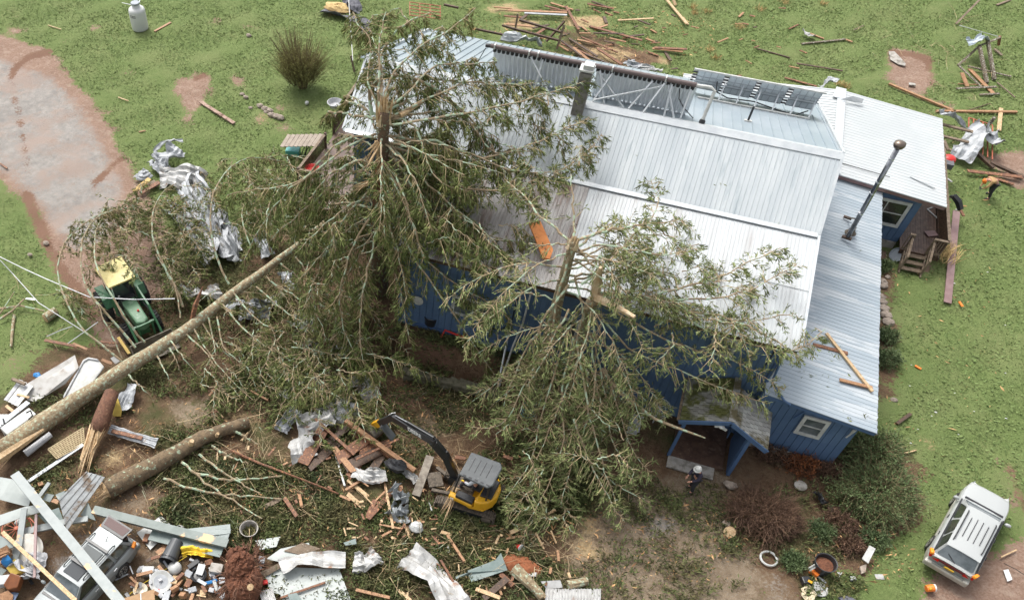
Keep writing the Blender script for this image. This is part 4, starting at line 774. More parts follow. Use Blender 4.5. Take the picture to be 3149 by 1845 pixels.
for P, z in (([(1720, 680), (1850, 850), (2000, 950), (2150, 995), (2320, 990)], 0), ([(1640, 770), (1800, 960), (2000, 1110), (2150, 1150), (2290, 1150)], 0), ([(1890, 640), (2100, 820), (2300, 950), (2450, 1020), (2520, 1050)], 0), ([(2060, 460), (2250, 610), (2420, 730), (2530, 740)], 0), ([(2310, 270), (2420, 350), (2540, 440)], 0), ([(2230, 320), (2380, 345), (2560, 385)], 0), ([(1420, 930), (1500, 1070), (1600, 1210), (1740, 1370), (1870, 1476)], 0), ([(1600, 860), (1640, 1080), (1740, 1180), (1930, 1320)], 0), ([(1260, 1040), (1350, 1160), (1480, 1310)], 0), ([(1160, 1150), (1230, 1290), (1320, 1410)], 0), ([(950, 1290), (1060, 1400), (1140, 1480)], 0), ([(1530, 860), (1570, 1000), (1590, 1130), (1590, 1240)], 0), ([(2000, 600), (2160, 700), (2300, 800), (2440, 940), (2520, 960)], 0), ([(1350, 970), (1460, 1060), (1560, 1180), (1640, 1300), (1790, 1470)], 0), ([(2180, 420), (2260, 520), (2340, 640), (2450, 780), (2520, 850)], 0), ([(1250, 1090), (1300, 1180), (1350, 1320)], 0), ([(1480, 890), (1560, 1010), (1620, 1110), (1760, 1190), (1830, 1290)], 0)):
    zz = lin(1.3 if P[0][0] < 1500 else 1.9, .5, len(P)); zz[len(P)//2] += .35; bf(P, zz, .042, .012, per_m=3.2, slen=.4, nper=5)
# dense foliage of its crown and the dark mass between trunk and house
def patch(T, n, x0, x1, y0, y1, z0, z1, L=(1.5, 3), dirs=(1.0, -.9), k=None):
    for i in range(n):
        p = V(g(U(x0, x1), U(y0, y1), U(z0, z1))); a = math.atan2(dirs[1], dirs[0])+U(-.9, .9); l = U(*L); q_ = p+V(math.cos(a)*l*.5, math.sin(a)*l*.5, U(.0, .3)); r_ = p+V(math.cos(a)*l, math.sin(a)*l, U(-.4, .1)); r_.z = max(.15, r_.z)
        T.bough([p, q_, r_], .028, .01, **(k or KG))
patch(F, 30, 620, 900, 640, 880, .6, 2.2); patch(F, 10, 660, 780, 500, 580, .6, 1.4); patch(F, 14, 800, 920, 480, 640, 1.2, 3.0); tangle(F, 22, 300, 520, 470, 700, .5, 2.2, KG, (.8, 1.8)); tangle(F, 16, 520, 760, 380, 520, .5, 2.2, KG, (.8, 1.8)); tangle(F, 16, 540, 800, 700, 900, .5, 1.6, KG, (.8, 1.8)); tangle(F, 8, 220, 330, 490, 600, 2.4, 3.4, KG, (.6, 1.2)); tangle(F, 8, 600, 800, 880, 960, .3, .8, KG, (.8, 1.8)); patch(F, 20, 700, 950, 780, 960, .4, 1.6)
patch(F, 16, 380, 500, 560, 690, .5, 1.6, (1, 2)); patch(F, 14, 300, 460, 470, 580, .6, 2.0, (1, 2)); patch(F, 16, 560, 720, 380, 480, .5, 2.4, (1, 2)); patch(F, 14, 450, 620, 400, 560, .3, 1.8, (1, 2)); patch(F, 10, 240, 330, 500, 640, 1.5, 3.2, (.8, 1.6))
patch(F, 16, 480, 680, 780, 960, .3, 1.0, (1, 2)); patch(F, 8, 130, 230, 650, 760, .6, 1.8, (.8, 1.6)); patch(F, 12, 640, 790, 900, 1020, .2, .8, (1, 2))
F.finish()
build('split_butt', splinters(V(g(40, 1086, .55))-F.O, V(g(0, 1130, .4))-V(g(110, 1010, .6)), 22, 1.6, .2, .25, .36), WOODP, F.t)
build('split_face', MB().tube([V(g(108, 1056, .95))-F.O, V(g(60, 1088, .9))-F.O, V(g(-20, 1140, .6))-F.O], [.05, .17, .24], 6, jit=.2), WOODP, F.t)
build('broken_stub', MB().tube([V(g(472, 790, 1.3))-F.O, V(g(482, 752, 2.0))-F.O, V(g(499, 705, 2.7))-F.O], [.15, .12, .02], 5, jit=.3), WOODR, F.t)
# second log
O = V(g(400, 1140, 0)); L2 = Tree('spruce_log', 'thick fallen spruce log with raw yellow broken end and green lichen, left of the excavator', 'log', O, LITT)
spruce_trunk(L2, fromP((262, 1205, .42), (330, 1170, .42), (430, 1115, .42), (520, 1065, .40), (612, 1038, .34)), .44, .24, mat('dark_lichened_bark', (.19, .135, .08), (.11, .08, .05), 6, .9, c3=(.30, .36, .25), s3=5, lo3=.58, hi3=.62, bump=.9, bs=18))
build('broken_end', splinters(V(g(265, 1203, .45))-O, V(g(235, 1218, .4))-V(g(290, 1190, .4)), 26, .75, .22, .25, .36).lathe([(.36, -.12), (.38, .1), (.25, .2), (0, .25)], V(g(268, 1202, .45))-O, 10, V(g(235, 1218, .4))-V(g(290, 1190, .4))), WOODP, L2.t)
build('knot', MB().tube([V(g(470, 1092, .7))-O, V(g(472, 1084, .95))-O], .13, 8, .1).tube([V(g(533, 1072, .6))-O, V(g(536, 1066, .8))-O], .08, 8, .07), WOODP, L2.t)
for P in ([(447, 1137), (517, 1197), (583, 1237), (645, 1275)], [(490, 1117), (550, 1164), (595, 1190), (640, 1213)], [(403, 1177), (450, 1198), (530, 1216), (620, 1222), (693, 1227)], [(483, 1164), (560, 1180), (640, 1178), (693, 1170)], [(520, 1097), (560, 1120), (610, 1140)], [(580, 1060), (610, 1080), (635, 1093)]):
    L2.bough([g(x, y, .35) for x, y in P], .06, .025, per_m=2, slen=.3, nper=5, needle=.15)
L2.finish()
tag(build('peeled_pole', MB().tube([V(g(*p)) for p in ((567, 1107, .3), (640, 1140, .35), (720, 1170, .35), (833, 1214, .3))], .055, 6, .04, jit=.15), WOODR), 'long red brown peeled pole lying right of the fallen log', 'pole')
O = V(g(245, 1060, 0)); t = thing('split_log', 'upright red barked broken log with shredded pale lower end by the lattice', 'log', O)
build('bark_section', MB().tube([V(g(*p))-O for p in ((275, 965, 1.0), (262, 1000, .95), (248, 1040, .8), (238, 1062, .7))], [.30, .32, .36, .30], 10, jit=.1), BARKR, t, smooth=True)
build('shredded_end', splinters(V(g(240, 1055, .65))-O, V(g(205, 1170, .25))-V(g(240, 1055, .7)), 30, 2.4, .24, .16, .3).prism([V(g(224, 1040, .9))-O, V(g(262, 1042, .9))-O, V(g(238, 1090, .7))-O, V(g(205, 1140, .4))-O, V(g(196, 1128, .4))-O], (0, 0, -.2)), WOODP, t)
# --- willow bush
O = V(-20.9, 44.2, 0); t = thing('willow_bush', 'yellow green multi stemmed willow bush on the lawn left of the house', 'bush', O)
A = []; nq = []; m = MB()
for i in range(26): 
    a = U(0, 6.28); r_ = U(.1, .9); e = V(math.cos(a)*U(.6, 2.2), math.sin(a)*U(.5, 1.9), U(2.2, 3.6)); m.tube([(math.cos(a)*r_*.5, math.sin(a)*r_*.4, 0), (math.cos(a)*r_, math.sin(a)*r_*.8, e.z*.35), tuple(e*.8), tuple(e)], U(.04, .09), 5, .012)
build('stems', m, WSTEM, t); n = 1500; a = rng.uniform(0, 6.28, n); rr = np.sqrt(rng.uniform(0, 1, n)); base = np.stack([np.cos(a)*rr*.9, np.sin(a)*rr*.7, rng.uniform(.3, 1.4, n)], -1)
dd = unit(np.stack([np.cos(a)*rr*.9, np.sin(a)*rr*.8, np.ones(n)*1.05], -1)+rng.normal(0, .2, (n, 3))); ln = rng.uniform(1.0, 2.9, n)*(1-.2*rr)*(.8+.3*np.sin(a*3+1)); mid = base+dd*(ln*.5)[:, None]; tip = mid+unit(dd+rng.normal(0, .15, (n, 3)))*(ln*.5)[:, None]
quads('twigs', thin_tubes(base, mid, tip, rng.uniform(.005, .011, n)), WSTEM, t)
k = 14; f = rng.uniform(.3, 1, (n, k))[..., None]; Q = (base[:, None]*(1-f)+tip[:, None]*f).reshape(-1, 3)+rng.normal(0, .03, (n*k, 3)); quads('leaf_buds', rhomb(Q, unit(rng.normal(0, .6, Q.shape)+[0, 0, .7]), rng.uniform(.03, .08, n*k), rng.uniform(.015, .03, n*k)), WILLOW, t)
# --- brown bush and junipers
def shrub(name, label, O, rx, ry, h, n, m1, m2, lean=(0, 0), L=(.5, 1.2), nl=(.06, .13), up=.6, dens=10, w=.02):
    t = thing(name, label, 'bush', O); a = rng.uniform(0, 6.28, n); rr = np.sqrt(rng.uniform(0, 1, n)); b = np.stack([np.cos(a)*rr*rx*.75, np.sin(a)*rr*ry*.75, rng.uniform(0, 1, n)*h*np.sqrt(np.clip(1-rr**2*.8, 0, 1))*.8], -1)
    d = unit(np.stack([np.cos(a)*(.3+rr), np.sin(a)*(.3+rr), np.full(n, up)], -1)+rng.normal(0, .35, (n, 3))+np.array([lean[0], lean[1], 0])); ln = rng.uniform(L[0], L[1], n); lump = .65+.5*np.sin(a*3+rr*4)*np.sin(a*1.7+2); ln = ln*lump; d = unit(d+rng.normal(0, .45, (n, 3))); mid = b+d*(ln*.5)[:, None]; tip = mid+unit(d+rng.normal(0, .4, (n, 3)))*(ln*.5)[:, None]
    quads('branches', thin_tubes(b, mid, tip, rng.uniform(.006, .014, n)), m1, t); f = rng.uniform(.1, 1, (n, dens))[..., None]; Q = (b[:, None]*(1-f)+tip[:, None]*f).reshape(-1, 3)+rng.normal(0, .02, (n*dens, 3))
    D = np.repeat(d, dens, 0); quads('foliage', rhomb(Q, unit(D+rng.normal(0, .7, D.shape)), rng.uniform(nl[0], nl[1], len(Q)), rng.uniform(w, w*2, len(Q))), m2, t); return t
shrub('heather_bush', 'wide reddish brown twiggy bush in front of the porch', V(g(1878, 1275, 0)), 1.55, 1.25, 1.0, 1700, HEATH, HEATH, up=.35, nl=(.05, .12), dens=12, w=.012)
shrub('juniper_bush', 'large feathery green juniper at the lean-to corner', V(g(2150, 1225, 0)), 1.5, 1.45, 1.3, 1500, WSTEM, JUN, up=.3, nl=(.08, .17), dens=14, w=.02, L=(.7, 1.5))
shrub('juniper_bush', 'smaller dense juniper right behind the lean-to corner', V(g(2140, 1130, 0)), 1.1, 1.1, 1.5, 700, WSTEM, JUN, up=.6, nl=(.07, .14), dens=14, w=.025)
for i, (x, y, rx, h, lab) in enumerate(((1900, 1120, .8, .6, 'low brown shrub under the lean-to window'), (1970, 1150, .7, .6, 'rust coloured shrub below the blue lean-to wall'), (2040, 1165, .5, .5, 'small brown shrub by the lean-to corner'), (2175, 835, .55, .7, 'upper leafy green shrub along the lean-to eave'), (2178, 890, .6, .7, 'lower leafy green shrub along the lean-to eave'), (2168, 660, .4, .4, 'small weed clump near the deck steps'), (2068, 1290, .7, .35, 'leafy ground plant between the brown bush and juniper'), (2020, 1310, .5, .3, 'low green plant left of the round pot'), (1950, 1385, .4, .35, 'tuft of spiky green leaves beside the white ring'), (2090, 1345, .6, .35, 'brown dead grass clump above the white panel'), (2150, 1330, .5, .4, 'green weed clump at the foot of the juniper'),)):
    mm = HEATH if any(c in lab for c in ('brown', 'rust')) else WEED
    shrub('shrub' if h > .45 else 'weed_clump', lab, V(g(x, y, 0)), rx, rx*.8, h, 260, mm, mat('rusty_leaves', (.26, .09, .03), (.17, .06, .025), 3, .8, island=.4) if 'rust' in lab else mm, up=.8, L=(.25, .6), nl=(.06, .14), dens=10, w=.022)
# needle litter on the yard
def litter():
    zones = [(blob(650, 1250, 260, 110), 17000, .0), (blob(560, 1180, 200, 60), 6000, .0), (blob(1080, 1350, 300, 110), 17000, .0), (blob(900, 1120, 190, 80), 7000, 0), (blob(1000, 1000, 260, 70), 7000, 0), (blob(1330, 1200, 190, 130), 9000, 0), (blob(700, 960, 190, 90), 7000, 0), (blob(1250, 1420, 170, 70), 6000, 0), (blob(1500, 1230, 190, 60), 3000, 0), (blob(1560, 1440, 260, 70), 2600, 0), (blob(1050, 1270, 260, 60), 7000, 0), (blob(480, 1080, 100, 50), 1500, 0), (blob(150, 1170, 130, 50), 1600, 0), (blob(1650, 1320, 200, 100), 1600, 0), (blob(560, 700, 220, 130), 6000, 0), (blob(2330, 1310, 40, 50), 300, 0), (blob(850, 1440, 320, 50), 7000, 0), (blob(1070, 870, 150, 60), 6000, 0), (blob(1210, 900, 80, 60), 2500, 0), (blob(1750, 1250, 130, 60), 900, 0), (blob(1950, 1300, 180, 120), 2600, 0), (blob(2050, 1440, 90, 40), 700, 0), (blob(200, 1010, 120, 60), 2500, 0), (blob(420, 930, 120, 50), 2500, 0), (blob(420, 800, 180, 90), 3000, 0)]
    out = []
    for P, n, z in zones:
        P = [g(*p)[:2] for p in P]; xx = [p[0] for p in P]; yy = [p[1] for p in P]; x = rng.uniform(min(xx), max(xx), n); y = rng.uniform(min(yy), max(yy), n)
        dn = np.sin(x*1.7+2*np.sin(y*.9))*np.sin(y*1.9+x*.5)+rng.uniform(-.9, .9, len(x))
        k = inpoly(x, y, P) & (dn > -.25); x, y, dn = x[k], y[k], dn[k]; n = len(x); a = np.sin(x*.8)*2+np.cos(y*.7)*2+rng.normal(0, .7, n)
        D = np.stack([np.cos(a), np.sin(a), rng.normal(.1, .25, n)], -1); D = unit(D); Q = np.stack([x, y, hz(x, y)+rng.uniform(.01, .25, n)*(.5+.5*np.clip(dn, 0, 1))], -1)
        for rep in range(3): out.append(rhomb(Q+D*rng.uniform(0, .25, (n, 1)), unit(D+rng.normal(0, .5, D.shape)), rng.uniform(.10, .24, n), rng.uniform(.03, .065, n)))
    tag(quads('needle_litter', np.concatenate(out), LITT), 'broken green spruce sprigs and needles strewn over the muddy yard', 'litter', None, 'stuff')
    n = 5200; x, y = [], []
    for P, c in ((blob(950, 1250, 520, 180), 3600), (blob(400, 1200, 380, 200), 1500), (blob(1600, 1350, 300, 110), 700), (blob(1450, 90, 330, 80), 1800), (blob(2300, 800, 180, 500), 500), (blob(1000, 1000, 260, 80), 900), (blob(2100, 1380, 160, 90), 400)):
        P = [g(*p)[:2] for p in P]; xx = [p[0] for p in P]; yy = [p[1] for p in P]; a = rng.uniform(min(xx), max(xx), c); b = rng.uniform(min(yy), max(yy), c); k = inpoly(a, b, P); x.append(a[k]); y.append(b[k])
    x = np.concatenate(x); y = np.concatenate(y); n = len(x); a = rng.uniform(0, 6.28, n); D = unit(np.stack([np.cos(a), np.sin(a), rng.normal(0, .12, n)], -1)); L = np.minimum(rng.exponential(.09, n)+.04, .4); Q = np.stack([x, y, hz(x, y)+rng.uniform(.02, .22, n)], -1)
    tag(quads('wood_chips', rhomb(Q, D, L, L*.16+.015), mat('wood_chips', (.52, .32, .15), (.38, .20, .09), 2, .8, island=.5)), 'small pale wood chips and splinters scattered over yard and field', 'wood chips', None, 'stuff')
    n = 1500; x, y = [], []
    for P, c in ((blob(550, 1180, 300, 140), 500), (blob(1150, 1380, 330, 90), 520), (blob(1100, 1050, 200, 120), 220), (blob(2300, 200, 200, 200), 100), (blob(750, 900, 200, 120), 500), (blob(60, 780, 160, 120), 60)):
        P = [g(*p)[:2] for p in P]; xx = [p[0] for p in P]; yy = [p[1] for p in P]; a = rng.uniform(min(xx), max(xx), c); b = rng.uniform(min(yy), max(yy), c); k = inpoly(a, b, P); x.append(a[k]); y.append(b[k])
    x = np.concatenate(x); y = np.concatenate(y); n = len(x); a = rng.uniform(0, 6.28, n); D = unit(np.stack([np.cos(a), np.sin(a), rng.normal(0, .15, n)], -1)); L = rng.uniform(.4, 1.5, n); A = np.stack([x, y, hz(x, y)+rng.uniform(.05, .35, n)], -1); B = A+D*(L*.5)[:, None]; C_ = B+unit(D+rng.normal(0, .25, D.shape))*(L*.5)[:, None]
    tag(quads('loose_twigs', thin_tubes(A, B, C_, rng.uniform(.005, .014, n)), TWIG), 'thin bare tan twigs strewn through the spruce litter', 'twigs', None, 'stuff')
    n = 6500; P = [g(*p)[:2] for p in ((880, -60), (2450, -60), (2050, 250), (1700, 190), (1200, 90))]; xx = [p[0] for p in P]; yy = [p[1] for p in P]; x = rng.uniform(min(xx), max(xx), n); y = rng.uniform(min(yy), max(yy), n); k = inpoly(x, y, P) & (np.sin(x*2.3+y)*np.sin(y*1.7)+rng.uniform(-.5, .5, n) > .35); x, y = x[k], y[k]; n = len(x); a = rng.uniform(0, 6.28, n)
    tag(quads('dry_grass_tufts', rhomb(np.stack([x, y, np.full(n, .02)], -1), unit(np.stack([np.cos(a)*.6, np.sin(a)*.6, np.full(n, .6)], -1)), rng.uniform(.12, .3, n), rng.uniform(.02, .05, n)), mat('dry_grass', (.34, .29, .14), (.22, .23, .09), 1, .8, island=.4)), 'bleached dry grass tufts in the rear pasture', 'grass', None, 'stuff')
litter()
# ================================================================ VEHICLES
def wagon(name, label, loc, rz, paint, lower, glassm, roofkind, open_hatch=False):
    t = thing(name, label, 'car', loc, rz)          # nose toward +x
    WB, L2_ = 1.32, 2.36
    def half(x): return .865*(1-.26*max(0, (x-1.35)/1.0)**2.4-.15*max(0, (-x-1.6)/.76)**2.4)
    def top(x): return .93-.12*max(0, (x-1.1)/1.26)**1.3-.20*max(0, (x-2.05)/.31)**2 if x > 0 else .97-.03*max(0, (-x-2.1)/.26)
    xs_ = sorted(set([round(-L2_+i*.08, 3) for i in range(60)]+[-2.36, 2.36])); vs = []; prof_n = 0
    for x in xs_:
        zb = .26
        for wx in (-WB, WB):
            d = abs(x-wx)
            if d < .38: zb = max(zb, .30+math.sqrt(max(0, .38**2-d*d)))
        if abs(x) > 2.2: zb += (abs(x)-2.2)*.5
        h = half(x); zt = top(x); half_p = [(h*.97, zb), (h, min(zb+.12, .62)), (h, .62 if zb < .6 else zb+.02), (h*.985, .78), (h*.93, zt-.02), (h*.88, zt), (h*.4, zt+.025), (0, zt+.03)]
        P = half_p+[(-a, b) for a, b in half_p[::-1][1:]]; prof_n = len(P); vs += [(x, a, b) for a, b in P]
    m = MB(); n = prof_n; N = len(xs_)
    up = MB(); lo = MB()
    for i in range(N-1):
        for k in range(n-1):
            f = [(i*n+k), (i*n+k+1), ((i+1)*n+k+1), ((i+1)*n+k)]
            (lo if k in (0, n-2) or (k in (1, n-3)) else up).f.append(tuple(f))
        lo.f.append((i*n, (i+1)*n, (i+1)*n+n-1, i*n+n-1))
    for b_ in (up, lo): b_.f += []
    up.f += [tuple(range(n)), tuple((N-1)*n+k for k in range(n-1, -1, -1))]; up.v = list(vs); lo.v = list(vs)
    build('body', up, paint, t, smooth=True); build('lower_cladding', lo, lower, t)
    # cabin
    fb, rb, ft, rt_ = 1.02, -2.24, .28, -1.92; zb, zr = .93, 1.46; hb_, ht = .775, .585
    B = [(fb, -hb_*.95, zb), (fb, hb_*.95, zb), (rb, hb_*.93, zb+.02), (rb, -hb_*.93, zb+.02)]; T_ = [(ft, -ht, zr-.03), (ft, ht, zr-.03), (rt_, ht, zr-.04), (rt_, -ht, zr-.04)]
    build('cabin', MB().add(B+T_, [(0, 1, 5, 4), (1, 2, 6, 5), (2, 3, 7, 6), (3, 0, 4, 7)]), paint, t)
    def pane(q, ins, nm, mt, off=.012, par=t):
        q = [V(p) for p in q]; c = sum(q, V(0, 0, 0))/len(q); nn = (q[1]-q[0]).cross(q[2]-q[1]).normalized(); nn = nn if nn.dot(c-V(-.6, 0, 1)) > 0 else -nn
        qq = []; k = len(q)
        for i in range(k):
            a, b, d = q[i-1], q[i], q[(i+1) % k]; e1, e2 = (a-b).normalized(), (d-b).normalized()
            for w_ in (.0, .5, 1.0): v1 = b+(e1+e2)*ins+(e1*(1-w_)+e2*w_)*.05; qq.append(v1)
        return build(nm, MB().prism([p+nn*off for p in qq], nn*.006), mt, par)
    pane([B[0], B[1], T_[1], T_[0]], .045, 'windscreen', glassm); pane([B[2], B[3], T_[3], T_[2]], .05, 'rear_window', glassm if not open_hatch else GLASSG)
    for s_ in (1, -1):
        bb = lambda f: V(fb+(rb-fb)*f, s_*hb_*.945, zb+.02); tt = lambda f: V(ft+(rt_-ft)*f, s_*ht, zr-.05)
        for a, b, c_, d_ in ((.09, .385, .02, .33), (.41, .70, .355, .66), (.725, .97, .69, .965)): pane([bb(a), bb(b), tt(d_), tt(c_)], .02, 'side_window', GLASSG)
        for x in (.12, -.88): build('door_handle', MB().box((x-.2, s_*.862, .80), (.16, .03, .035)), BLKP if roofkind == 'w' else ALU, t)
        build('door_seam', MB().box((.98, s_*.862, .62), (.012, .012, .5)).box((-.05, s_*.864, .62), (.012, .012, .55)), BLKP, t)
        build('mirror', MB().sphere((.82, s_*.96, .98), .1, 10, 7, (.7, 1.2, .8)), paint, t, smooth=True)
        build('side_moulding', MB().box((0, s_*.868, .56), (2.3, .02, .09)), lower, t)
        build('headlight', MB().box((2.20, s_*.56, .66), (.20, .30, .13), rz=-s_*.45), CLR, t, bevel=.02)
        build('tail_light', MB().add([V(p) for p in ((-2.36, s_*.44, .93), (-2.40, s_*.44, .78), (-2.34, s_*.80, .78), (-2.28, s_*.80, .96), (-2.10, s_*.845, .80), (-2.12, s_*.80, .98))], [(0, 1, 2, 3), (3, 2, 4, 5)]+[(3, 2, 1, 0), (5, 4, 2, 3)]), REDL, t)
        build('indicator', MB().box((-2.22, s_*.80, .95), (.26, .13, .12), rz=s_*.35, ry=.2), ORL, t, bevel=.03)
    for wx in (WB, -WB):
        for s_ in (1, -1):
            w = build('wheel', MB().lathe([(.16, -.10), (.30, -.105), (.335, -.07), (.335, .07), (.30, .105), (.16, .10)], (wx, s_*.80, .335), 24, (0, s_, 0)), BLK, t, smooth=True)
            r_ = MB().lathe([(.0, .085), (.05, .09), (.07, .08)], (wx, s_*.80, .335), 12, (0, s_, 0)).lathe([(.185, .06), (.225, .10), (.21, .11), (.18, .075)], (wx, s_*.80, .335), 24, (0, s_, 0))
            for k in range(7): a = k*math.pi*2/7; r_.beam((wx, s_*.88, .335), (wx+math.cos(a)*.20, s_*.895, .335+math.sin(a)*.20), .05, .03, (0, 1, 0))
            build('rim', r_, RIM, w)
    for s_ in (1, -1): build('belt_strip', MB().beam((.95, s_*.775, .955), (-2.15, s_*.76, .985), .05, .02), BLKP, t)
    # roof
    rfp = MB(); rr_ = []
    for i in range(9):
        x = ft+(rt_-ft)*i/8; x0 = x+(.05 if i == 0 else 0)-(.06 if i == 8 else 0); e = .04 if i in (0, 8) else 0
        for k in range(7): y = -ht+2*ht*k/6; rr_.append((x0, y*1.02, zr-.035+.05*(1-(y/ht)**2)*(.6 if i in (0, 8) else 1)-e*.2))
    rfp.add(rr_, [(i*7+k, i*7+k+1, (i+1)*7+k+1, (i+1)*7+k) for i in range(8) for k in range(6)]); build('roof', rfp, paint, t, smooth=True)
    for s_ in (1, -1): build('roof_rail', MB().tube([(.05, s_*.50, zr), (-.05, s_*.50, zr+.06), (-1.55, s_*.50, zr+.06), (-1.65, s_*.50, zr)], .022, 6), BLKP, t)
    if roofkind == 'w':
        for k in range(4): build('roof_strip', MB().box((-.78, -.31+k*.205, zr+.035), (1.25-.12*abs(k-1.5), .02, .02)), BLKP, t)
    else:
        for x in (-.35, -1.25): build('cross_bar', MB().beam((x, -.54, zr+.10), (x, .54, zr+.10), .10, .05), BLKP, t)
        build('sunroof', MB().box((-.05, 0, zr+.02), (.50, .74, .02)), mat('sunroof_dark', (.07, .075, .08), None, rough=.6, spec=.12), t, bevel=.008); build('sunroof', MB().box((-.80, 0, zr+.022), (.66, .78, .02)), mat('sunroof_pale', (.13, .14, .14), None, rough=.6, spec=.12), t, bevel=.008)
        build('aerial', MB().tube([(-1.6, .1, zr+.02), (-1.75, .1, zr+.15)], .012, 5), BLKP, t)
    build('front_bumper', MB().box((2.30, 0, .45), (.20, 1.16, .26)), lower, t, bevel=.06)
    rbm = build('rear_bumper', MB().box((-2.36, 0, .50), (.26, 1.62, .28)), lower if roofkind != 'w' else BUMP, t, bevel=.07)
    build('bumper_step', MB().box((-2.37, 0, .655), (.17, 1.15, .03)), CARG, rbm)
    build('bonnet_seam', MB().box((1.12, 0, .945), (.10, 1.42, .035)), BLKP, t, bevel=.01)
    build('garnish', MB().box((-2.35, 0, .86), (.05, .92, .10), ry=-.2), mat('dark_red_garnish', (.12, .015, .02), None, rough=.3), t)
    pl = build('number_plate', MB().box((-2.40, 0, .72), (.02, .34, .16), ry=-.35), PLY, t)
    build('wiper', MB().beam((-2.28, .0, 1.03), (-2.12, .35, 1.17), .02, .02), BLKP, t)
    if open_hatch:
        build('hatch_interior', MB().box((-2.06, 0, 1.15), (.34, 1.1, .30)), BLKP, t); build('hatch_door', MB().prism([(-2.0, -.56, 1.43), (-2.0, .56, 1.43), (-2.52, .62, 1.46), (-2.52, -.62, 1.46)], (0, 0, .04)), BLKP, t); build('hatch_glass', MB().prism([(-2.1, -.48, 1.475), (-2.1, .48, 1.475), (-2.45, .54, 1.50), (-2.45, -.54, 1.50)], (0, 0, .01)), mat('hatch_pink', (.14, .10, .095), None, rough=.6, spec=.15), t)
    return t
# white wagon: nose to the upper right of the picture
rp = (V(g(2271, 1369, .55))+V(g(2390, 1434, .55)))/2; fp = (V(g(2386, 1180, .65))+V(g(2484, 1241, .65)))/2; c = (rp+fp)/2; ax = math.atan2(fp.y-rp.y, fp.x-rp.x)
wagon('station_wagon', 'white station wagon with black roof strips parked on the grass at the lower right', (c.x, c.y, 0), ax, CARW, BUMP, GLASSP, 'w')
rp = V(g(322, 1300, .6)); fd = (V(g(215, 1400, .9))-V(g(322, 1300, .9))).normalized()
# silver wagon: tail at the upper right, nose lower left
wh = V(g(299, 1401, .335)); dirv = (V(g(60, 1460, 1.45))-V(g(262, 1280, 1.45))); A0 = V(g(255, 1262, 1.46)); A1 = V(g(134, 1388, 1.46)); dr_ = (A1-A0).normalized(); ax2 = math.atan2(dr_.y, dr_.x)
t = wagon('station_wagon', 'silver grey station wagon with sunroof and open tailgate crushed under grey beams', (0, 0, 0), ax2, CARS, CARG, GLASSP, 's', True)
rotv = Matrix.Rotation(ax2, 3, 'Z') @ V(-1.32, .80, 0); t.location = (wh.x-rotv.x, wh.y-rotv.y, 0)
CAR2 = (t.location.copy(), ax2)
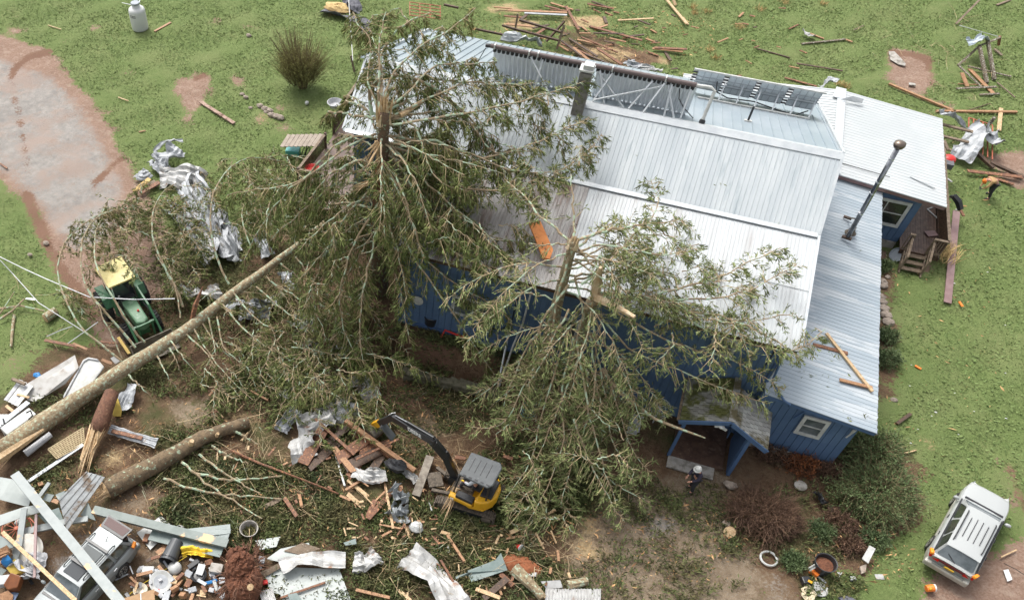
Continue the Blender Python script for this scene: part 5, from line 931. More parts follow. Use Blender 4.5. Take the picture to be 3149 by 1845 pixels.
# ---------------------------------------------------------------- skinned figures
def skin_mesh(name, pts, edges, rad, mt, parent, sub=2, root=0):
    me = bpy.data.meshes.new(name); me.from_pydata([tuple(p) for p in pts], edges, []); o = bpy.data.objects.new(name, me); COL.objects.link(o)
    md = o.modifiers.new('skin', 'SKIN'); sv = me.skin_vertices[0].data
    for i, r_ in enumerate(rad): sv[i].radius = (r_, r_) if not isinstance(r_, tuple) else r_
    sv[root].use_root = True; s_ = o.modifiers.new('sub', 'SUBSURF'); s_.levels = sub; s_.render_levels = sub
    dg = bpy.context.evaluated_depsgraph_get(); m2 = bpy.data.meshes.new_from_object(o.evaluated_get(dg)); bpy.data.objects.remove(o)
    m2.name = name; return link(name, m2, mt, parent, smooth=True)
def person(label, loc, rz, J, top_m, leg_m, hat=None, hair=None, hands='skin', shirt_wrap=True, group=None, arms_m=None):
    """J joints: hip, chest, neck, head, l/r shoulder elbow hand, knee foot toe"""
    t = thing('person', label, 'person', loc, rz); P = lambda k: V(J[k])
    names = ['hip', 'waist', 'chest', 'neck', 'head']; pts = [P(k) for k in names]; rad = [.13, .12, .15, .055, .06]; e = [(0, 1), (1, 2), (2, 3), (3, 4)]
    def chain(par, ks, rs):
        i = par
        for k, r_ in zip(ks, rs): pts.append(P(k)); rad.append(r_); e.append((i, len(pts)-1)); i = len(pts)-1
    for s_ in 'lr':
        chain(2, [s_+'sh', s_+'el', s_+'ha'], [.07, .05, .035]); chain(0, [s_+'hp', s_+'kn', s_+'an', s_+'to'], [.10, .07, .05, .045])
    skin_mesh('body', pts, e, rad, SKIN, t)
    # clothes: jacket and trousers slightly larger
    jp = [P('waist'), P('chest'), P('neck')*.25+P('chest')*.75]; jr = [.155, .185, .11]; je = [(0, 1), (1, 2)]
    for s_ in 'lr':
        b = len(jp); jp += [P(s_+'sh'), P(s_+'el'), P(s_+'ha')*.8+P(s_+'el')*.2]; jr += [.09, .068, .052]; je += [(1, b), (b, b+1), (b+1, b+2)]
    skin_mesh('jacket', jp, je, jr, top_m, t)
    tp_ = [P('hip')+V(0, 0, .02)]; tr = [.16]; te = []
    for s_ in 'lr':
        b = len(tp_); tp_ += [P(s_+'hp'), P(s_+'kn'), P(s_+'an')]; tr += [.115, .085, .07]; te += [(0, b), (b, b+1), (b+1, b+2)]
    skin_mesh('trousers', tp_, te, tr, leg_m, t)
    hd = P('head'); up_ = (hd-P('neck')).normalized(); fc = V(J.get('face', (1, 0, 0))).normalized()
    q = MB().sphere(hd, .105, 14, 10, (.92, .85, 1.15)); q.sphere(hd+fc*.10-up_*.01, .018, 6, 5); build('head', q, SKIN, t, smooth=True)
    if hair: build('hair', MB().sphere(hd+up_*.03-fc*.025, .112, 12, 8, (.95, .92, 1.0)), hair, t, smooth=True)
    if hat: 
        h_ = MB().lathe([(.135, -.01), (.132, .05), (.10, .11), (.04, .135), (0, .14)], hd+up_*.03, 16, up_).lathe([(.12, 0), (.165, -.012), (.165, .0), (.12, .015)], hd+up_*.035+fc*.03, 16, up_); build('hat', h_, hat, t, smooth=True)
    gm = YCL if hands == 'yellow' else (BLKP if hands == 'dark' else SKIN)
    for s_ in 'lr':
        hp_ = P(s_+'ha'); d = (hp_-P(s_+'el')).normalized(); sd_ = d.orthogonal().normalized(); n_ = d.cross(sd_); mh = MB().box(hp_+d*.04, (.07, .075, .035))
        for k in range(4): b = hp_+d*.07+sd_*(.03-.02*k); mh.tube([b, b+d*(.035+.006*(k in (1, 2))), b+d*.055-n_*.025], .009, 5)
        b = hp_+d*.02+sd_*.04; mh.tube([b, b+sd_*.03+d*.02, b+sd_*.035+d*.045-n_*.015], .010, 5); build('hand', mh, gm, t, smooth=True)
        build('boot', MB().box(P(s_+'to')*.5+P(s_+'an')*.5+V(0, 0, -.02), (.26, .10, .10)), BLKP, t, bevel=.03)
    return t
BEND = dict(hip=(0, 0, .88), waist=(.08, 0, 1.0), chest=(.38, 0, 1.12), neck=(.52, 0, 1.08), head=(.64, 0, 1.03), lsh=(.40, .2, 1.08), rsh=(.40, -.2, 1.08), lel=(.52, .26, .82), rel=(.5, -.24, .80), lha=(.68, .14, .62), rha=(.62, -.10, .58), lhp=(0, .11, .82), rhp=(0, -.11, .82), lkn=(.10, .2, .47), rkn=(-.05, -.2, .47), lan=(.02, .24, .08), ran=(-.25, -.24, .08), lto=(.18, .26, .05), rto=(-.09, -.25, .05), face=(.6, 0, -.7))
person('worker in tan jacket and orange helmet bending over on the right lawn', g(2427, 484, 0), R(200), BEND, TANJ, JEAN, hat=ORA, hands='dark')
ST = dict(hip=(0, 0, .92), waist=(.02, 0, 1.05), chest=(.10, 0, 1.33), neck=(.13, 0, 1.48), head=(.18, 0, 1.60), lsh=(.08, .2, 1.40), rsh=(.08, -.2, 1.40), lel=(.2, .26, 1.15), rel=(.14, -.26, 1.13), lha=(.42, .16, 1.02), rha=(.36, -.14, .95), lhp=(0, .11, .86), rhp=(0, -.11, .86), lkn=(.08, .13, .48), rkn=(-.02, -.13, .48), lan=(.0, .14, .08), ran=(-.1, -.14, .08), lto=(.16, .15, .05), rto=(.06, -.15, .05), face=(.9, 0, -.4))
person('person in dark navy jacket and white cap standing left of the porch', g(1697, 1205, 0), R(215), ST, DARKJ, JEAN, hat=WHT)
# ---------------------------------------------------------------- excavator
def excavator():
    a1, a2 = V(g(1072, 1232, .3)), V(g(1214, 1276, .3)); tc_ = (a1+a2)/2; ta = math.atan2(a2.y-a1.y, a2.x-a1.x)
    O = V(tc_.x, tc_.y+.72, 0); t = thing('mini_excavator', 'yellow and black mini excavator with grey canopy working on the rubble', 'excavator', O)
    rot = Matrix.Rotation(ta, 3, 'Z'); Lh = (a2-a1).length/2
    for s_ in (-1, 1):
        m = MB(); pts = []; 
        for k in range(40):
            a = k/40*2*math.pi; x = math.cos(a)*(Lh-.26)+(.26*math.copysign(abs(math.cos(a))**.6, math.cos(a))); z = .28+.26*math.copysign(min(1, abs(math.sin(a))**.35), math.sin(a)); pts.append(V(x, 0, z))
        for k in range(40):
            p, q_ = pts[k], pts[(k+1) % 40]; c_ = (p+q_)/2+V(0, s_*.72, 0); d = q_-p; ang = -math.atan2(d.z, d.x); m.box(rot @ c_, (d.length*.95, .36, .045), rz=ta, ry=ang)
            if k % 1 == 0: m.box(rot @ (c_+V(d.z, 0, -d.x).normalized()*(.03)), (.035, .37, .06), rz=ta, ry=ang)
        tr = build('track', m, MUD, t); build('track_frame', MB().box(rot @ V(0, s_*.72, .28), (Lh*1.5, .22, .26), rz=ta), BLKM, tr)
        for x in (-Lh+.28, Lh-.28): build('sprocket', MB().lathe([(.05, -.19), (.2, -.18), (.2, .18), (.05, .19)], rot @ V(x, s_*.72, .28), 12, rot @ V(0, 1, 0)), MUD, tr)
    build('undercarriage', MB().box((0, 0, .42), (1.0, 1.1, .25), rz=ta), BLKM, t)
    bl = MB().beam(V(g(1023, 1222, .15))-O, V(g(1058, 1125, .35))-O, .34, .28); build('dozer_blade', bl, mat('worn_blade', (.20, .175, .14), (.12, .10, .08), 5, .5, .3), t); build('blade_arm', MB().beam(V(g(1062, 1205, .3))-O, V(g(1110, 1215, .4))-O, .14, .12).beam(V(g(1075, 1150, .3))-O, V(g(1125, 1190, .4))-O, .14, .12).box(V(g(1070, 1180, .3))-O, (.6, .7, .1), rz=.5), MUD, t)
    # upper works: forward direction from the photo
    R1, R2, R3, R4 = [V(g(*p, 2.42)) for p in ((1160, 1111), (1226, 1152), (1212, 1199), (1129, 1177))]
    c = (R1+R2+R3+R4)/4; f = ((R1+R4)/2-(R2+R3)/2).normalized(); f = V((f.x, f.y, 0)).normalized(); l = V(-f.y, f.x, 0)  # l = left of machine
    h = V(c.x-.04, c.y+.10, 0)-O+f*.12; Pn = lambda x, y, z: h+f*x+l*y+V(0, 0, z+(.17 if z < 2 else 0)); ang = math.atan2(f.y, f.x)
    build('slew_ring', MB().lathe([(.42, .5), (.42, .62)], Pn(-.1, 0, 0), 20), BLKM, t)
    out = [(.72, .62), (.82, .35), (.82, -.35), (.72, -.80), (-.2, -.86), (-.75, -.72), (-1.0, -.35), (-1.06, 0), (-1.0, .35), (-.75, .72), (-.2, .84)]
    build('deck', MB().prism([Pn(x, y, .60) for x, y in out], (0, 0, .14)), YEL, t, bevel=.03)
    cw = [(-.15, -.84), (-.55, -.80), (-.85, -.60), (-1.06, -.22), (-1.08, .2), (-.9, .6), (-.6, .80), (-.35, .84), (-.35, .5), (-.45, -.4), (-.15, -.55)]
    build('counterweight', MB().prism([Pn(x, y, .74) for x, y in cw], (0, 0, .48)), YEL, t, bevel=.07)
    sd_o = [(.72, .60), (.72, .84), (-.30, .88), (-.34, .55)]
    build('side_cover', MB().prism([Pn(x, y, .70) for x, y in sd_o], (0, 0, .22)), YEL, t, bevel=.05); build('side_console', MB().prism([Pn(x, y, .92) for x, y in ((.45, .52), (.45, .82), (-.3, .84), (-.3, .52))], (0, 0, .18)), BLKP, t, bevel=.04)
    build('side_cover', MB().prism([Pn(x, y, .70) for x, y in ((.72, -.55), (.72, -.82), (-.30, -.86), (-.34, -.5))], (0, 0, .40)), YEL, t, bevel=.05)
    build('floor_mat', MB().prism([Pn(x, y, .745) for x, y in ((.80, .48), (.80, -.5), (-.1, -.5), (-.1, .48))], (0, 0, .03)), MUD, t)
    cp = [(.50, .60), (.50, -.60), (-.72, -.66), (-.86, -.45), (-.86, .45), (-.72, .66)]
    cn = build('canopy', MB().prism([Pn(x, y, 2.32) for x, y in cp], (0, 0, .11)), DKG, t, bevel=.05)
    for k in range(4): build('canopy_groove', MB().prism([Pn(x, y, 2.434) for x, y in ((.25-k*.24, .28), (.23-k*.24, .28), (.23-k*.24, -.40), (.25-k*.24, -.40))], (0, 0, .006)), BLKP, cn)
    for k in range(5): build('canopy_rib', MB().prism([Pn(x, y, 2.432) for x, y in ((.35-k*.24, .58), (.22-k*.24, .58), (.22-k*.24, .52), (.35-k*.24, .52))], (0, 0, .008)), BLKP, cn)
    for x, y in ((.44, .54), (.44, -.54), (-.74, .56), (-.74, -.56)): build('canopy_post', MB().tube([Pn(x+.18*(x > 0), y, .75), Pn(x+.1*(x > 0), y, 1.5), Pn(x, y, 2.34)], .035, 8), BLKP, t)
    build('seat', MB().prism([Pn(x, y, 1.05) for x, y in ((.0, .24), (.0, -.24), (-.48, -.26), (-.48, .26))], (0, 0, .12)).prism([Pn(x, y, 1.1) for x, y in ((-.44, .24), (-.44, -.24), (-.56, -.22), (-.56, .22))], (-f.x*.08, -f.y*.08, .55)), BLKP, t, bevel=.04)
    build('engine_cover', MB().prism([Pn(x, y, 1.2) for x, y in ((-.45, .5), (-.45, -.5), (-.92, -.45), (-.92, .45))], (0, 0, .12)), BLKP, t, bevel=.04)
    build('lever', MB().tube([Pn(.42, .2, .8), Pn(.34, .18, 1.35)], .02, 6).tube([Pn(.42, -.2, .8), Pn(.34, -.18, 1.35)], .02, 6), BLKP, t)
    # boom
    bf_, el, tip, wr = V(g(1118, 1170, 1.0))-O, V(g(1066, 1086, 3.0))-O, V(g(968, 1027, 2.5))-O, V(g(934, 1040, 1.5))-O
    mid = V(g(1096, 1120, 2.2))-O; sdv = (tip-bf_).cross(V(0, 0, 1)).normalized()
    b = MB().beam(bf_, mid, .22, .30, (0, 0, 1)).beam(mid-(mid-bf_).normalized()*.05, el, .22, .34, (0, 0, 1)); bo = build('boom', b, BLKM, t, bevel=.02)
    build('boom_bracket', MB().box(bf_-V(0, 0, .25), (.34, .34, .5), rz=ang), BLKM, t)
    ar = build('arm', MB().beam(el+(el-tip).normalized()*.12, tip, .20, .30, (0, 0, 1)), BLKM, t, bevel=.02)
    build('cylinder_rod', MB().tube([el+V(0, 0, .25), tip+(el-tip)*.35+V(0, 0, .24)], .055, 10), BLKM, ar); build('chrome_rod', MB().tube([tip+(el-tip)*.35+V(0, 0, .24), tip+(el-tip)*.05+V(0, 0, .2)], .035, 8), STEEL, ar)
    build('cylinder', MB().tube([bf_+V(0, 0, .22), mid+V(0, 0, .28)], .06, 10), BLKM, bo)
    for k in (-.07, 0, .07): build('hose', MB().tube([bf_+sdv*k+V(0, 0, .25), mid+sdv*k+V(0, 0, .22), el+sdv*k+V(0, 0, .25), el*.6+tip*.4+sdv*k*1.5+V(0, 0, .22)], .016, 5), BLKP, bo)
    st = build('stick', MB().beam(tip+V(0, 0, .05), wr, .18, .28, (0, 0, 1)), BLKM, t, bevel=.02)
    build('white_hose', MB().tube([tip+sdv*.12+V(0, 0, .2), tip*.7+wr*.3+sdv*.2+V(0, 0, .2), tip*.6+wr*.4+sdv*.05+V(0, 0, .25), tip*.3+wr*.7+sdv*.18+V(0, 0, .1)], .018, 5), WINK, st)
    build('thumb', MB().beam(wr+V(.15, -.1, .1), V(g(968, 1078, 1.0))-O, .34, .10), DKG, t, bevel=.02); build('grab_bracket', MB().beam(wr+V(0, 0, 0), V(g(920, 1046, 1.1))-O, .2, .3), YEL, t, bevel=.02)
    bc = V(g(924, 1056, .7))-O; build('bucket', MB().lathe([(.05, -.36), (.30, -.35), (.32, 0), (.30, .35), (.05, .36)], bc, 14, (.35, .8, .1)), mat('worn_bucket', (.24, .215, .18), (.14, .12, .10), 5, .5, .4), t, smooth=False)
    # lettering
    def lettering(txt, p, xd, yd, size, par, mt=WINK, nm='lettering'):
        cu = bpy.data.curves.new(nm, 'FONT'); cu.body = txt; cu.size = size; cu.extrude = .004; cu.align_x = 'CENTER'; cu.align_y = 'CENTER'; cu.offset = size*.02; o = bpy.data.objects.new(nm, cu); COL.objects.link(o)
        dg = bpy.context.evaluated_depsgraph_get(); me = bpy.data.meshes.new_from_object(o.evaluated_get(dg)); bpy.data.objects.remove(o); xd = V(xd).normalized(); zd = xd.cross(V(yd)).normalized(); yd = zd.cross(xd)
        o = link(nm, me, mt, par); o.matrix_basis = Matrix(((xd.x, yd.x, zd.x, p[0]), (xd.y, yd.y, zd.y, p[1]), (xd.z, yd.z, zd.z, p[2]), (0, 0, 0, 1))); return o
    global LETTER; LETTER = lettering
    dx = (el-tip).normalized(); nside = dx.cross(V(0, 0, 1)).normalized(); nside = nside if nside.y < 0 else -nside; upa = nside.cross(dx); upa = upa if upa.z > 0 else -upa
    lettering('DEERE', tip*.42+el*.58+nside*.106, dx, upa, .26, t); 
    e0 = l*1.0; lettering('35', Pn(.55, .86, .80)+l*.0, -f, V(0, 0, 1), .16, t)
    # operator
    Rm = Matrix.Rotation(ang, 3, 'Z')
    J = dict(hip=(-.2, 0, 1.22), waist=(-.22, 0, 1.38), chest=(-.16, 0, 1.64), neck=(-.12, 0, 1.80), head=(-.08, 0, 1.92), lsh=(-.16, .2, 1.70), rsh=(-.16, -.2, 1.70), lel=(.02, .28, 1.45), rel=(.02, -.27, 1.45), lha=(.26, .18, 1.38), rha=(.26, -.18, 1.38), lhp=(-.15, .1, 1.2), rhp=(-.15, -.1, 1.2), lkn=(.28, .14, 1.18), rkn=(.28, -.14, 1.18), lan=(.38, .14, .86), ran=(.38, -.14, .86), lto=(.55, .14, .82), rto=(.55, -.14, .82), face=(.9, 0, -.4))
    p0 = O+h+f*.12+V(0, 0, .06); person('operator in light grey shirt and yellow gloves seated under the excavator canopy', tuple(p0), ang, J, LGS, JEAN, hat=DKG, hands='yellow')
    solo('splintered_wood', splinters(V(g(1122, 1205, .9)), V(g(1092, 1270, .3))-V(g(1122, 1205, .9)), 26, 1.5, .07, .35, .16), WOODP, 'bundle of shredded pale wood hanging over the excavator track', 'wood')
excavator()
# ---------------------------------------------------------------- tractor
def tractor():
    C0 = [V(g(*p, 2.35)) for p in ((232, 663), (298, 632), (334, 684), (268, 712))]; c = sum(C0, V(0, 0, 0))/4; hd = V(g(377, 812, 1.3)); hb0 = V(g(325, 735, 1.45))
    f = (hd-hb0); f.z = 0; f = f.normalized(); l = V(-f.y, f.x, 0); O = V(c.x, c.y, 0); ang = math.atan2(f.y, f.x)
    t = thing('farm_tractor', 'green tractor with square yellow canopy pinned beneath the fallen spruce', 'tractor', O); Pn = lambda x, y, z: f*x+l*y+V(0, 0, z)
    cn = MB().prism([p-O for p in C0], (0, 0, .09)); build('canopy', cn, CANY, t, bevel=.03)
    build('canopy_post', MB().tube([Pn(.35, .5, .9), Pn(.42, .55, 2.35)], .04, 8), GRN, t); build('canopy_post', MB().tube([Pn(.35, -.5, .9), Pn(.42, -.55, 2.35)], .04, 8), GRN, t); build('canopy_post', MB().tube([Pn(-.55, .5, .9), Pn(-.55, .55, 2.35)], .04, 8), GRN, t); build('canopy_post', MB().tube([Pn(-.55, -.5, .9), Pn(-.55, -.55, 2.35)], .04, 8), GRN, t)
    build('hood', MB().prism([Pn(x, y, .85) for x, y in ((.85, .36), (2.55, .30), (2.7, 0), (2.55, -.30), (.85, -.36))], (0, 0, .55)), GRNP, t, bevel=.08)
    build('chassis', MB().box(Pn(1.0, 0, .7), (3.0, .5, .45), rz=ang), GRN, t); build('dashboard', MB().box(Pn(.78, 0, 1.2), (.3, .8, .5), rz=ang), BLKP, t, bevel=.04); build('windscreen', MB().box(Pn(.66, 0, 1.75), (.03, .95, .9), rz=ang, ry=-.1), GLASS, t)
    build('seat', MB().box(Pn(-.1, 0, 1.2), (.5, .5, .12), rz=ang).box(Pn(-.35, 0, 1.45), (.1, .5, .5), rz=ang), BLKP, t, bevel=.05); build('steering_wheel', MB().tube([Pn(.45+.02, .17*math.cos(k*.524), 1.4+.17*math.sin(k*.524)) for k in range(13)], .015, 5), BLKP, t)
    build('platform', MB().box(Pn(.0, 0, .92), (1.2, 1.1, .06), rz=ang), GRN, t)
    def wheel(x, y, r_, w_, nm='wheel'):
        m = MB().lathe([(r_*.5, -w_/2), (r_*.9, -w_/2), (r_, -w_/2+.04), (r_, w_/2-.04), (r_*.9, w_/2), (r_*.5, w_/2)], Pn(x, y, r_), 28, l)
        for k in range(18):
            a = k*2*math.pi/18
            for s_ in (-1, 1):
                p = Pn(x, y, r_)+f*(math.cos(a)*(r_+.015))+V(0, 0, math.sin(a)*(r_+.015)); a2 = a+.17; q = Pn(x, y, r_)+f*(math.cos(a2)*(r_+.015))+V(0, 0, math.sin(a2)*(r_+.015))+l*(s_*w_*.46); m.beam(p, q, .06, .07, up=f*math.cos(a)+V(0, 0, math.sin(a)))
        w = build(nm, m, BLK, t); build('rim', MB().lathe([(.05, -.1), (r_*.5, -.12), (r_*.55, 0), (r_*.5, .12), (.05, .1)], Pn(x, y, r_), 20, l), YEL, w)
    wheel(-.05, .95, .72, .46); wheel(-.05, -.95, .72, .46); wheel(2.0, .78, .46, .32); wheel(2.0, -.78, .46, .32)
    for s_ in (-1, 1): build('fender', MB().prism([Pn(-.6, s_*.62, 1.45), Pn(.45, s_*.62, 1.5), Pn(.7, s_*.62, 1.1), Pn(.7, s_*1.05, 1.1), Pn(.45, s_*1.05, 1.5), Pn(-.6, s_*1.05, 1.45)], (0, 0, .04)), GRN, t)
    for s_ in (-1, 1):
        build('loader_post', MB().beam(Pn(.95, s_*.62, .7), Pn(.8, s_*.62, 1.75), .12, .16), GRN, t); build('loader_arm', MB().beam(Pn(.75, s_*.62, 1.75), Pn(2.0, s_*.62, 1.55), .1, .18).beam(Pn(1.95, s_*.62, 1.58), Pn(3.1, s_*.62, .6), .1, .18), GRN, t, bevel=.015)
        build('loader_cylinder', MB().tube([Pn(1.0, s_*.62, 1.0), Pn(2.1, s_*.62, 1.25)], .04, 8), BLKP, t)
    build('loader_cross_tube', MB().beam(Pn(2.5, -.62, 1.05), Pn(2.5, .62, 1.05), .12, .12), GRN, t); build('grille_guard', MB().beam(Pn(2.85, -.35, .6), Pn(2.85, -.35, 1.45), .07, .07).beam(Pn(2.85, .35, .6), Pn(2.85, .35, 1.45), .07, .07).beam(Pn(2.85, -.35, 1.4), Pn(2.85, .35, 1.4), .07, .07), GRN, t)
    bk = MB(); A = Pn(3.05, -1.0, 0); 
    for p, q, w_ in ((Pn(3.2, 0, .55), Pn(3.2, 0, .56), 0),): pass
    bk.prism([Pn(3.1, -1.05, .75), Pn(3.1, 1.05, .75), Pn(3.15, 1.05, .1), Pn(3.15, -1.05, .1)], f*.05).prism([Pn(3.12, -1.05, .08), Pn(3.12, 1.05, .08), Pn(3.85, 1.05, .05), Pn(3.85, -1.05, .05)], (0, 0, .05)).prism([Pn(3.12, 1.05, .75), Pn(3.85, 1.05, .08), Pn(3.12, 1.05, .08)], l*.04).prism([Pn(3.12, -1.05, .75), Pn(3.85, -1.05, .08), Pn(3.12, -1.05, .08)], l*.04); build('bucket', bk, mat('muddy_bucket', (.20, .175, .14), (.13, .11, .085), 3, .7), t)
    build('exhaust', MB().tube([Pn(1.3, -.42, 1.3), Pn(1.25, -.42, 2.1)], .05, 8), BLKP, t)
    build('red_cap', MB().sphere(Pn(1.9, .1, 1.44), .06), RED, t)
tractor()
# ================================================================ DEBRIS
def plank(x1, y1, x2, y2, w, mt, label, z1=.08, z2=None, th=.045, name='plank', cat='plank', group=None, rag=.0, up=(0, 0, 1)):
    return solo(name, MB().beam(g(x1, y1, z1), g(x2, y2, z1 if z2 is None else z2), w, th, up, rag), mt, label, cat, group)
def sheet(path, w, label, amp=.10, mt=None, name='metal_sheet', cat='metal sheet', n=13, mcr=10, roll=.5, ribs=0, group=None, taper=.8):
    P = polyinterp(fromP(*path), n); T = unit(np.gradient(P, axis=0)); side = unit(np.cross(T, [0, 0, 1.])); vs = []; ph = U(0, 6); r0 = U(-roll, roll); fold = [U(-1, 1)*.8 for _ in range(mcr)]; kink = [0 if random.random() < .7 else U(-1.6, 1.6) for _ in range(n)]
    for i in range(n):
        a = r0+roll*math.sin(ph+i*.55)+U(-.12, .12); s = side[i]*math.cos(a)+np.array([0, 0, 1.])*math.sin(a); u_ = np.cross(s, T[i]); ww = w*(1-(1-taper)*U(0, 1))
        for k in range(mcr):
            f = k/(mcr-1)-.5; d = U(-amp, amp)*.22+amp*fold[k]+amp*kink[i]*(.6+.4*math.sin(k*1.3+ph))+(.03 if k % 3 == 0 and mt not in (CLO, YCL) else 0); q = P[i]+s*f*ww+u_*d; vs.append((q[0], q[1], max(q[2], .02+hz(q[0], q[1]))))
    m = MB(); m.add(vs, [(i*mcr+k, i*mcr+k+1, (i+1)*mcr+k+1, (i+1)*mcr+k) for i in range(n-1) for k in range(mcr-1)]); o = solo(name, m, mt or GALV, label, cat, group)
    sm_ = o.modifiers.new('thick', 'SOLIDIFY'); sm_.thickness = .012; return o
def panel(pts, label, mt=None, th=.03, name='panel', cat='panel', group=None):
    return solo(name, MB().prism([V(g(*p)) for p in pts], (0, 0, th)), mt or PANEL, label, cat, group)
LM = [('the excavator bucket', 930, 1060), ('the dozer blade', 1040, 1170), ('the excavator tracks', 1150, 1260), ('the white tub', 1024, 1296), ('the long bent white sheet', 1060, 1410), ('the slate green board', 1190, 1400), ('the red bucket', 1271, 1343), ('the fallen log', 450, 1110), ('the grey round bucket', 615, 1312), ('the root ball', 595, 1410), ('the trash can', 423, 1357), ('the round white dish', 397, 1430), ('the silver wagon', 250, 1380), ('the peeled pole', 700, 1160), ('the stone wall', 1100, 930), ('the yellow cloth', 490, 1357), ('the pale green panels', 760, 1430), ('the torn wood pile', 860, 1100), ('the grey bag like sheet', 975, 1215), ('the back fence', 1330, 80), ('the red tube gate', 1050, 20), ('the chimney', 1430, 170), ('the header pipe end', 1620, 150), ('the solar panels', 1850, 190), ('the small bent white sheet', 1985, 85), ('the pale stick on the pasture', 1530, 48), ('the triangular white sheet', 900, 1380), ('the thin branches', 640, 1190), ('the white board', 380, 1320), ('the gas bottle', 430, 1400), ('the black appliance', 490, 1415), ('the flat white duct', 760, 1375)]
CW = {id(WOODO): 'orange', id(WOODR): 'red brown', id(WOODP): 'pale', id(WOODD): 'dark'}
def near(x, y): return min(LM, key=lambda l: (l[1]-x)**2+(l[2]-y)**2)[0]
ORD = ('first', 'second', 'third', 'fourth', 'fifth', 'sixth', 'seventh', 'eighth', 'ninth', 'tenth', 'eleventh')
def c1(x, y): return x/3, y/3               # crops of the six-part views -> 2520 wide
# ---- lawn, upper left
O = V(g(346, 72, 0)); t = thing('water_tank', 'white upright plastic tank with grey lid standing on the lawn at the upper left', 'tank', O)
build('vessel', MB().lathe([(.45, 0), (.54, .05), (.56, .15), (.56, 1.25), (.52, 1.38), (.42, 1.46), (.29, 1.50), (.27, 1.52), (.27, 1.70)], (0, 0, 0), 32), TANK, t, smooth=True)
build('lid', MB().lathe([(.29, 1.70), (.30, 1.72), (.30, 1.79), (.27, 1.81), (0, 1.82)], (0, 0, 0), 28), DGL, t)
m = MB()
for k in range(5):
    a = R(-112+k*9); 
    for dz in (1.0, 1.12): m.box((math.cos(a)*.565, math.sin(a)*.565, dz), (.012, .07, .02), rz=a)
    if k not in (1,): m.box((math.cos(a)*.565, math.sin(a)*.565, 1.06), (.012, .02, .12), rz=a)
build('logo_mark', m, INK, t)
plank(380, 78, 420, 56, .16, WOODO, 'short orange plank lying on the lawn beside the white tank', cat='plank')
plank(493, 251, 576, 304, .22, mat('rosy_weathered_board', (.36, .25, .20), (.26, .17, .13), 6, .8, c3=(.10, .05, .035), s3=3), 'long grey pink board beside the red bare patch on the lawn', th=.08)
plank(118, 63, 150, 73, .05, WOODP, 'thin pale stick on the lawn left of the tank'); plank(291, 240, 316, 249, .06, WOODP, 'small pale stick right of the driveway edge'); plank(342, 325, 358, 322, .07, WOODO, 'tiny orange sliver low on the left lawn'); plank(0, 402, 18, 415, .1, WOODR, 'short red brown board at the left driveway edge')
for i, (x, y, r_) in enumerate(((596, 232, .14), (605, 240, .16), (640, 261, .2), (617, 266, .12), (652, 268, .2), (664, 272, .18), (655, 276, .14), (668, 283, .22), (680, 287, .22), (690, 290, .22), (612, 88, .16), (74, 27 + 600, .12), (113, 713 - 115, .15))): solo('field_stone', MB().sphere(V(g(x, y, r_*.4)), r_, 8, 6, (1.2, .9, .7), .14), ROCK, ORD[i]+' small rounded field stone from the top in the row on the left lawn' if i < 10 else ('single pale stone on the upper lawn', 'pale stone at the lower left driveway edge', 'pale stone on the track beside the curved boughs')[i-10], 'stone', 'stones along the old bed' if i < 10 else None)
solo('football', MB().sphere(V(g(755, 254, .12)), .13, 12, 8), WHT, 'small white ball on the grass left of the deck', 'ball', smooth=True)
O = V(g(824, 258, 1.6)); t = thing('baby_bath', 'white plastic tub with black handles outside the deck railing', 'tub', O); build('bowl', MB().lathe([(.3, 0), (.42, .25), (.46, .27), (.42, .28), (.28, .06), (0, .05)], (0, 0, -.1), 20), CLO, t); build('handle', MB().tube([(.2, -.42, .2), (.3, -.5, .35), (.42, -.4, .2)], .02, 5), BLKP, t)
solo('storage_box', MB().box(V(g(721, 373, .2)), (.8, .5, .35), rz=.2), TEAL, 'teal plastic box in front of the grey platform', 'box', bevel=.03)
for x in (748, 757): solo('bicycle_wheel', MB().tube([V(g(x, 374, .35))+V(.06*math.sin(k*.4488), .33*math.cos(k*.4488), .33*math.sin(k*.4488)) for k in range(15)], .025, 6), BLK, 'black spoked wheel beside the teal box', 'wheel', 'wheels by the platform')
solo('red_bowl', MB().lathe([(.2, 0), (.38, .12), (.40, .14), (.36, .13), (.2, .03)], V(g(768, 419, 1.6)), 18), RED, 'red plastic bowl on the side deck', 'bowl')
solo('wire_mesh_gate', MB().beam(g(300, 8, .9), g(342, 17, .9), .03, .03).beam(g(342, 17, .9), g(345, 18, .0), .04, .04).beam(g(345, -6, .9), g(342, 17, .9), .03, .03), ALU, 'edge of a wire mesh gate at the top left', 'gate')
solo('hay_pile', MB().sphere(V(g(832, 20, .1)), .8, 14, 6, (1.3, .7, .35), .15), STRAW, 'small pile of pale hay near the dark mats', 'hay')
sheet([(792, 27, .1), (830, 38, .15), (870, 45, .1), (908, 58, .1)], .9, 'dark grey mat strip lying on the grass at the top', .05, mat('dark_mat', (.12, .12, .14), (.08, .08, .09), 3, .8), 'mat', 'mat'); sheet([(850, -2, .3), (872, 12, .3), (870, 28, .2)], 1.2, 'folded dark mat near the hay pile', .06, MC['dark_mat'], 'mat', 'mat'); sheet([(895, 60, .1), (905, 85, .1)], .7, 'small dark mat piece hanging behind the spruce tips', .04, MC['dark_mat'], 'mat', 'mat')
plank(857, -10, 868, 150, .05, WHT, 'tall white pole standing on the lawn behind the first spruce', 2.6, .9, .05, 'pole', 'pole'); plank(863, 138, 872, 178, .10, WOOD, 'weathered fence post at the white pole', 1.0, .05, .1, 'fence_post', 'post')
